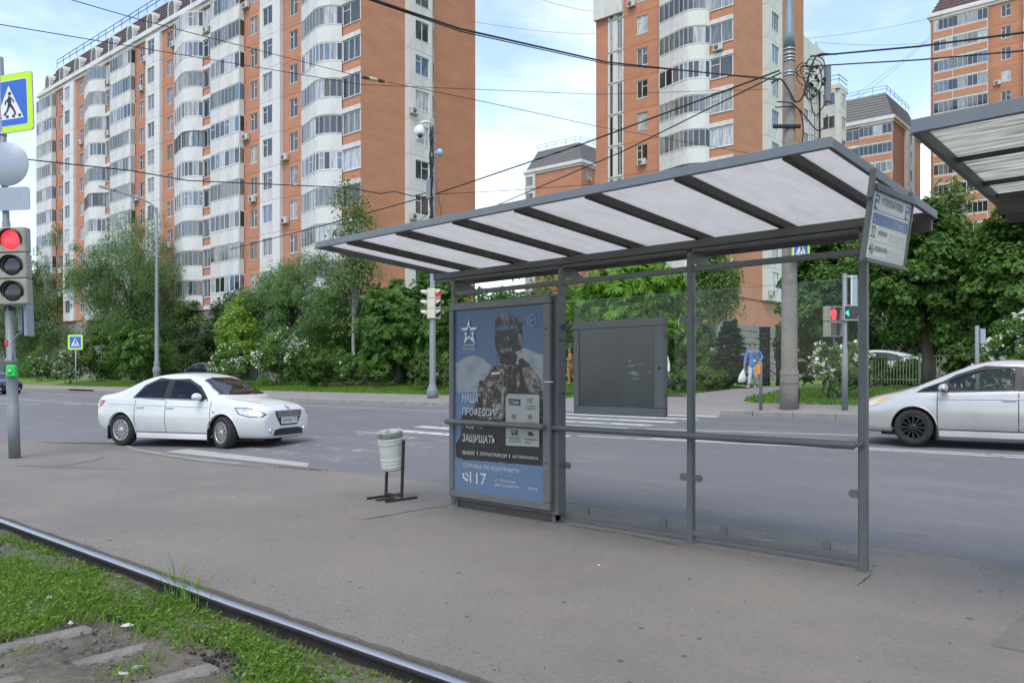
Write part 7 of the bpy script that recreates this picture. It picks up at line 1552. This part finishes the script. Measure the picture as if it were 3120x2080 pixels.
for k, (xl, xr, yt, q_, lb_) in enumerate(((120, 330, 870, 34.2, 'dark background tree behind the crossing sign'), (330, 520, 900, 34, 'dark background tree behind the street lamp'), (480, 640, 930, 34.3, 'dark background tree above the parked car'), (620, 800, 905, 34, 'dark background tree behind the lime young tree'), (960, 1130, 900, 33.6, 'dark background tree below the slender birch'), (1120, 1300, 905, 33, 'dark background tree behind the dense chestnut'), (1480, 1700, 900, 35, 'dark background tree behind the poster case top'), (1960, 2130, 970, 35, 'dark background tree behind the bright chestnut'))):
    simple('background_tree', lb_, 'tree', xl-25, xr+25, yt-15, q_, 13000, .26, 'dark' if k % 2 else 'shrub', .0, .5, nclump=90, rc=.6, trunk_r=.12, group=GT)
for k, (xl, xr, yt, q_, lb_) in enumerate(((40, 150, 1050, 29, 'low dark shrub at the far left behind the push button'), (130, 240, 1060, 28.5, 'low shrub left of the thin crossing sign post'), (290, 420, 1040, 28.5, 'low shrub filling below the bright bush'), (430, 560, 1050, 28, 'low shrub at the foot of the street lamp'), (560, 680, 1075, 33, 'low shrub right of the dark parked car'), (830, 960, 1060, 28.5, 'low shrub behind the taller mock orange'), (960, 1080, 1060, 28, 'low shrub between the green bush and the loose bush'), (1090, 1200, 1060, 28, 'low shrub behind the small sapling'), (1180, 1290, 1050, 27.8, 'low shrub at the foot of the dense chestnut'), (1330, 1480, 1060, 27, 'low shrub between signal pole and poster case'), (2650, 2720, 1085, 33.8, 'low shrub before the white parked car, left one'), (2715, 2830, 1092, 33.8, 'low shrub before the white parked car, right one'))):
    simple('low_shrub', lb_, 'shrub', xl, xr, yt, q_, 7000, .15, 'shrub' if k % 2 else 'bush', -.35, .7, nclump=80, rc=.55, trunk_r=.04, stems=5, group=GS)
# blue spruce
P, hw, h, d = span(2165, 2285, 975, 28.0); sp = thing('blue_spruce', 'small blue spruce between the path and the tower wall', 'tree', P, 0, GT)
g = np.random.default_rng(5); V = []
b = MB(); b.tube([(0, 0, 0), (0, 0, h)], [.07, .01], 7)
for k in range(150):
    z = h*(.06+.9*(k/150)**.85); rr = hw*1.15*(1-z/h)**.8+.08; t = g.uniform(0, 6.28); tip = np.array([rr*math.cos(t), rr*math.sin(t), z-.12*rr+g.normal()*.03]); base_ = np.array([0, 0, z]); b.tube([base_, tip], [.012, .004], 4)
    m_ = int(110*rr/hw)+30; f_ = g.random(m_)**.6; c = base_+(tip-base_)*f_[:, None]; dr = (tip-base_)/np.linalg.norm(tip-base_); sd = np.array([-dr[1], dr[0], 0])
    a = dr*.5+sd*g.uniform(-1, 1, (m_, 1))+np.array([0, 0, 1])*g.uniform(-.25, .5, (m_, 1)); a /= np.linalg.norm(a, axis=1, keepdims=True); l_ = .21*(1.1-f_[:, None]*.4); w_ = np.cross(a, np.array([0, 0, 1]))*.034
    V.append(np.stack([c, c+a*l_*.5+w_, c+a*l_, c+a*l_*.5-w_], 1).reshape(-1, 3))
V = np.concatenate(V); put(fastmesh('crown', V, np.arange(len(V)).reshape(-1, 4), LM['spruce']), 'crown', sp); b.obj('trunk', M_bark, sp)
# lawn blades and track weeds, nobody could count them
def blades(name, label, P, h0, h1, w, m, seed, lean=.5, cat='grass'):
    g = np.random.default_rng(seed); n = len(P); t = g.uniform(0, 6.283, n); h = g.uniform(h0, h1, (n, 1)); d = np.stack([np.cos(t), np.sin(t), np.zeros(n)], 1); s = np.stack([-np.sin(t), np.cos(t), np.zeros(n)], 1)*w*g.uniform(.6, 1.3, (n, 1)); le = g.uniform(.1, 1., (n, 1))*lean
    up_ = np.array([0, 0, 1.]); V = np.stack([P-s, P+s, P+up_*h*.6+d*h*le*.4+s*.6, P+up_*h*(1-.3*le)+d*h*le], 1); o = put(fastmesh(name, V.reshape(-1, 3), np.arange(n*4).reshape(-1, 4), m), name); tag(o, label, cat); return stuff(o)
LM['lawn'] = leafmat('lawn_grass_blade', (.07, .16, .015), (.15, .27, .03), .45); LM['weed'] = leafmat('track_weed_leaf', (.085, .19, .016), (.20, .34, .05), .42)
n = 70000; pp_ = -75+83*g.random(n)**.8; qq = 22.4+5.6*g.random(n); gzv = np.vectorize(gz)(qq)
ok = np.ones(n, bool)
for (l0, l1), (r0, r1) in zip(zip(PL, PL[1:]), zip(PR, PR[1:])):
    m_ = (qq >= l0[1]-.02) & (qq < l1[1]+.02); f_ = (qq-l0[1])/(l1[1]-l0[1]); lft = l0[0]+(l1[0]-l0[0])*f_; rgt = r0[0]+(r1[0]-r0[0])*f_; ok &= ~(m_ & (pp_ > lft-.05) & (pp_ < rgt+.05))
P = np.stack([pp_, qq, gzv], 1)[ok]
blades('lawn_grass', 'bright green mown lawn along the far pavement', P, .06, .16, .012, LM['lawn'], 3)
# weeds, stones and litter on the track bed
g = np.random.default_rng(21)
def railv(p): return np.interp(p, [-40, -20, -9.785, -5.03, -2.9, 5], [1.25, 2.03, 2.427, 2.607, 2.725, 3.2])
def patch_noise(p, q): return np.sin(p*2.1+q*1.3)+np.sin(p*.9-q*3.1+1.2)+.8*np.sin(p*4.3+q*4.9+.4)+.6*np.sin(q*7.3-p*1.7)
def scatter(n, near, thr):
    p = g.uniform(-13, -1.6, n); off = g.uniform(.04, 3.2, n); q = railv(p)-off; w = patch_noise(p, q)+near*np.exp(-off/.55)-.25*(p > -3.4)+.5*(p < -6)
    for ps_, l_ in ((-5.66, .62), (-5.02, .5), (-4.4, .42)): w -= 1.7*((np.abs(p-ps_-(railv(p)-q)*.06) < .15) & (off > l_+.05))
    m = w > thr+g.normal(size=n)*.5; return np.stack([p[m], q[m], np.full(m.sum(), -.14)], 1)
P = scatter(130000, 1.8, .42); blades('track_grass', 'green weeds and grass growing beside the tram rail', P, .03, .085, .0045, LM['weed'], 9, .7)
P = scatter(13000, 2.2, .5); P = np.repeat(P, 5, 0)+g.normal(size=(len(P)*5, 3))*np.array([.022, .022, .0]); n = len(P); P[:, 2] += g.uniform(.015, .075, n)
a = g.normal(size=(n, 3)); a[:, 2] *= .35; a /= np.linalg.norm(a, axis=1, keepdims=True); s = np.cross(a, np.array([0, 0, 1.])+g.normal(size=(n, 3))*.3); s /= np.linalg.norm(s, axis=1, keepdims=True); l_ = g.uniform(.008, .020, (n, 1))
V = np.stack([P-a*l_, P+s*l_*.5, P+a*l_, P-s*l_*.5], 1).reshape(-1, 3); o = put(fastmesh('track_weeds', V, np.arange(len(V)).reshape(-1, 4), LM['weed']), 'track_weeds'); tag(o, 'small leafy weeds in clumps along the tram rail', 'weeds'); stuff(o)
P = scatter(9000, .6, .2); blades('dry_grass', 'dead straw coloured stalks among the track weeds', P, .02, .09, .003, leafmat('dry_straw', (.16, .125, .06), (.30, .25, .13), .2), 12, 1.2)
# tall grass tuft by the rail
def tuft(x, y, n, h, label, spread=.12):
    P0 = at(x, y, 1.); k = (CH+.12)/(CH-P0.z); b = MB(); r_ = random.Random(int(x))
    base = Vector((P0.x*k, P0.y*k, -.13)); root = thing('grass_tuft', label, 'grass', base)
    for i in range(n):
        o = Vector((r_.gauss(0, spread), r_.gauss(0, spread*.4), 0)); hh = h*r_.uniform(.5, 1.); d = Vector((r_.gauss(0, .35), r_.gauss(0, .35), 0))*hh
        pts = [o+d*(t*t)+Vector((0, 0, hh*t*(1-.12*t))) for t in (0, .35, .7, 1)]; w = .004
        for p0, p1, w0, w1 in zip(pts, pts[1:], (w, w*.9, w*.6), (w*.9, w*.6, .0005)):
            s_ = Vector((cs, sn, 0)); b.sheet([p0-s_*w0, p0+s_*w0, p1+s_*w1, p1-s_*w1])
    b.obj('blades', LM['weed'], root); return root
tuft(525, 1820, 12, .42, 'tall grass stalks leaning over the tram rail, left tuft', .06); tuft(590, 1850, 22, .34, 'thicker tuft of tall grass leaning over the tram rail, right one', .09); tuft(215, 1670, 8, .16, 'small leafy tuft under the rail near the left edge', .05)
# gravel
M_grav = mat('track_gravel', (.13, .12, .105), .9, var=.4, vscale=30); M_lit = mat('pale_litter', (.48, .47, .44), .8, var=.1); M_litr = mat('red_litter', (.35, .04, .03), .6)
bm = bmesh.new(); bmesh.ops.create_icosphere(bm, subdivisions=1, radius=1); iv = np.array([v.co[:] for v in bm.verts]); bm.verts.index_update(); jf = np.array([[v.index for v in f.verts] for f in bm.faces]); bm.free()
n = 5200; p = g.uniform(-11, -1.4, n); q = railv(p)-g.uniform(.05, 3., n)**1.; sz = g.uniform(.004, .016, (n, 1, 1))*g.uniform(.6, 1.3, (n, 1, 3)); V = iv[None]*sz+np.stack([p, q, np.full(n, -.14)], 1)[:, None]+g.normal(size=(n, 12, 3))*.0015
F = (jf[None]+np.arange(n)[:, None, None]*12).reshape(-1, 3); o = put(fastmesh('gravel', V.reshape(-1, 3), F, M_grav, None, False), 'gravel'); tag(o, 'grey gravel and crumbs between the sleepers', 'gravel'); stuff(o)
n = 900; p = g.uniform(-6.5, -2.6, n); q = railv(p)-g.uniform(-.02, .5, n); sz = g.uniform(.006, .02, (n, 1, 1))*g.uniform(.6, 1.3, (n, 1, 3)); V = iv[None]*sz+np.stack([p, q, np.full(n, -.13)], 1)[:, None]
o = put(fastmesh('black_gravel', V.reshape(-1, 3), (jf[None]+np.arange(n)[:, None, None]*12).reshape(-1, 3), mat('black_gravel_grit', (.03, .028, .027), .9)), 'black_gravel'); tag(o, 'dark oily grit along the foot of the rail', 'gravel'); stuff(o)
def litter(x, y, sx, sy, a, m, label, z=-.12, h=.012):
    P0 = at(x, y, 1.); k = (CH-z)/(CH-P0.z); b = MB(); r_ = random.Random(int(x*3+y)); n_ = 9
    top = [(sx*math.cos(2*math.pi*i/n_)*r_.uniform(.6, 1.1), sy*math.sin(2*math.pi*i/n_)*r_.uniform(.6, 1.1)) for i in range(n_)]
    vs = [(u, v, 0) for u, v in top]+[(u*.6, v*.6, h*r_.uniform(.5, 1.4)) for u, v in top]; b.add(vs, [(i, (i+1) % n_, n_+(i+1) % n_, n_+i) for i in range(n_)]+[tuple(range(n_, 2*n_))]+[tuple(range(n_))[::-1]])
    o = b.obj('litter', m, None, T((P0.x*k, P0.y*k, z)) @ RZ(a)); tag(o, label, 'litter', 'scraps on the ground')
M_stone = mat('brown_stone', (.12, .07, .05), .8, var=.2, vscale=20)
litter(20, 1930, .035, .025, .3, M_litr, 'crumpled red wrapper at the left edge beside the sleeper'); litter(200, 2006, .03, .022, .4, M_stone, 'brown stone lying on the middle sleeper', -.105, .03); litter(390, 1905, .045, .02, 1.1, M_lit, 'pale rag at the end of the middle sleeper')
litter(270, 1773, .02, .012, .5, M_litr, 'tiny red scrap in the grass near the rail'); litter(150, 1820, .04, .02, .2, M_lit, 'pale crumpled paper in the left grass'); litter(420, 2032, .006, .05, .1, M_lit, 'thin white stick on the soil'); litter(375, 2052, .05, .012, .9, M_lit, 'flat white splinter on the soil by the sleeper'); litter(215, 1898, .03, .015, .2, M_lit, 'small pale scrap at the farthest sleeper'); litter(565, 2014, .02, .01, .4, M_stone, 'small brown chip near the lower edge')
litter(1880, 1720, .02, .008, .3, M_lit, 'small white scrap on the platform before the shelter', .003, .008) if False else None
for x, y, l_ in ((1824, 1721, 'white paper scrap on the platform in front of the glass wall'), (713, 1513, 'pale scrap on the platform left of the bin'), (336, 1645, 'dark pebble on the platform near the rail'), (3040, 1652, 'white cigarette end on the road at the right')): litter(x, y, .018, .008, .7, M_stone if 'pebble' in l_ else M_lit, l_, .003, .006)
# grit and dust on the platform
g = np.random.default_rng(33); n = 5000; p = np.where(g.random(n) < .5, g.uniform(-16, 1, n), g.uniform(-8, 0, n)); e = g.random(n); q = np.where(e < .3, 7.3-np.abs(g.normal(0, .12, n)), np.where(e < .55, railv(p)+.1+np.abs(g.normal(0, .18, n)), np.where(e < .75, 6.4+g.normal(0, .12, n), g.uniform(2.9, 7.2, n))))
ok = ((p > -9) | (q < 6.4)); p, q = p[ok], q[ok]; n = len(p); sz = (g.uniform(.0015, .0055, (n, 1, 1))*g.uniform(.6, 1.4, (n, 1, 3))); V = iv[None]*sz+np.stack([p, q, np.full(n, .001)], 1)[:, None]
o = put(fastmesh('platform_grit', V.reshape(-1, 3), (jf[None]+np.arange(n)[:, None, None]*12).reshape(-1, 3), leafmat('grit_stones', (.06, .055, .05), (.30, .28, .25), .0)), 'platform_grit'); tag(o, 'fine grit scattered over the platform and along its edges', 'grit'); stuff(o)
# weeds along the platform kerb
n = 260; c_ = g.choice([-11.9, -11.5, -11.2], n)+g.normal(0, .15, n); q = np.interp(c_, [x for x, y in EDGE[::-1]], [y for x, y in EDGE[::-1]])-.02+g.normal(0, .02, n)
blades('kerb_weeds', 'small dry grass tuft growing out of the platform kerb joint', np.stack([c_, q, np.zeros(n)], 1), .01, .04, .004, LM['brown'], 44, .9)
n = 70; p = g.uniform(-12, 0, n); q = g.uniform(3.2, 6.9, n); b = MB()
for x, y in zip(p, q):
    r_ = g.uniform(.008, .022); b.sheet([(x+r_*g.uniform(.7, 1.2)*math.cos(t), y+r_*g.uniform(.7, 1.2)*math.sin(t), .0022) for t in np.linspace(0, 6.283, 10)[:-1]])
o = b.obj('gum_spots', mat('old_chewing_gum', (.095, .088, .08), .9)); tag(o, 'dark spots of old chewing gum on the platform', 'gum'); stuff(o)
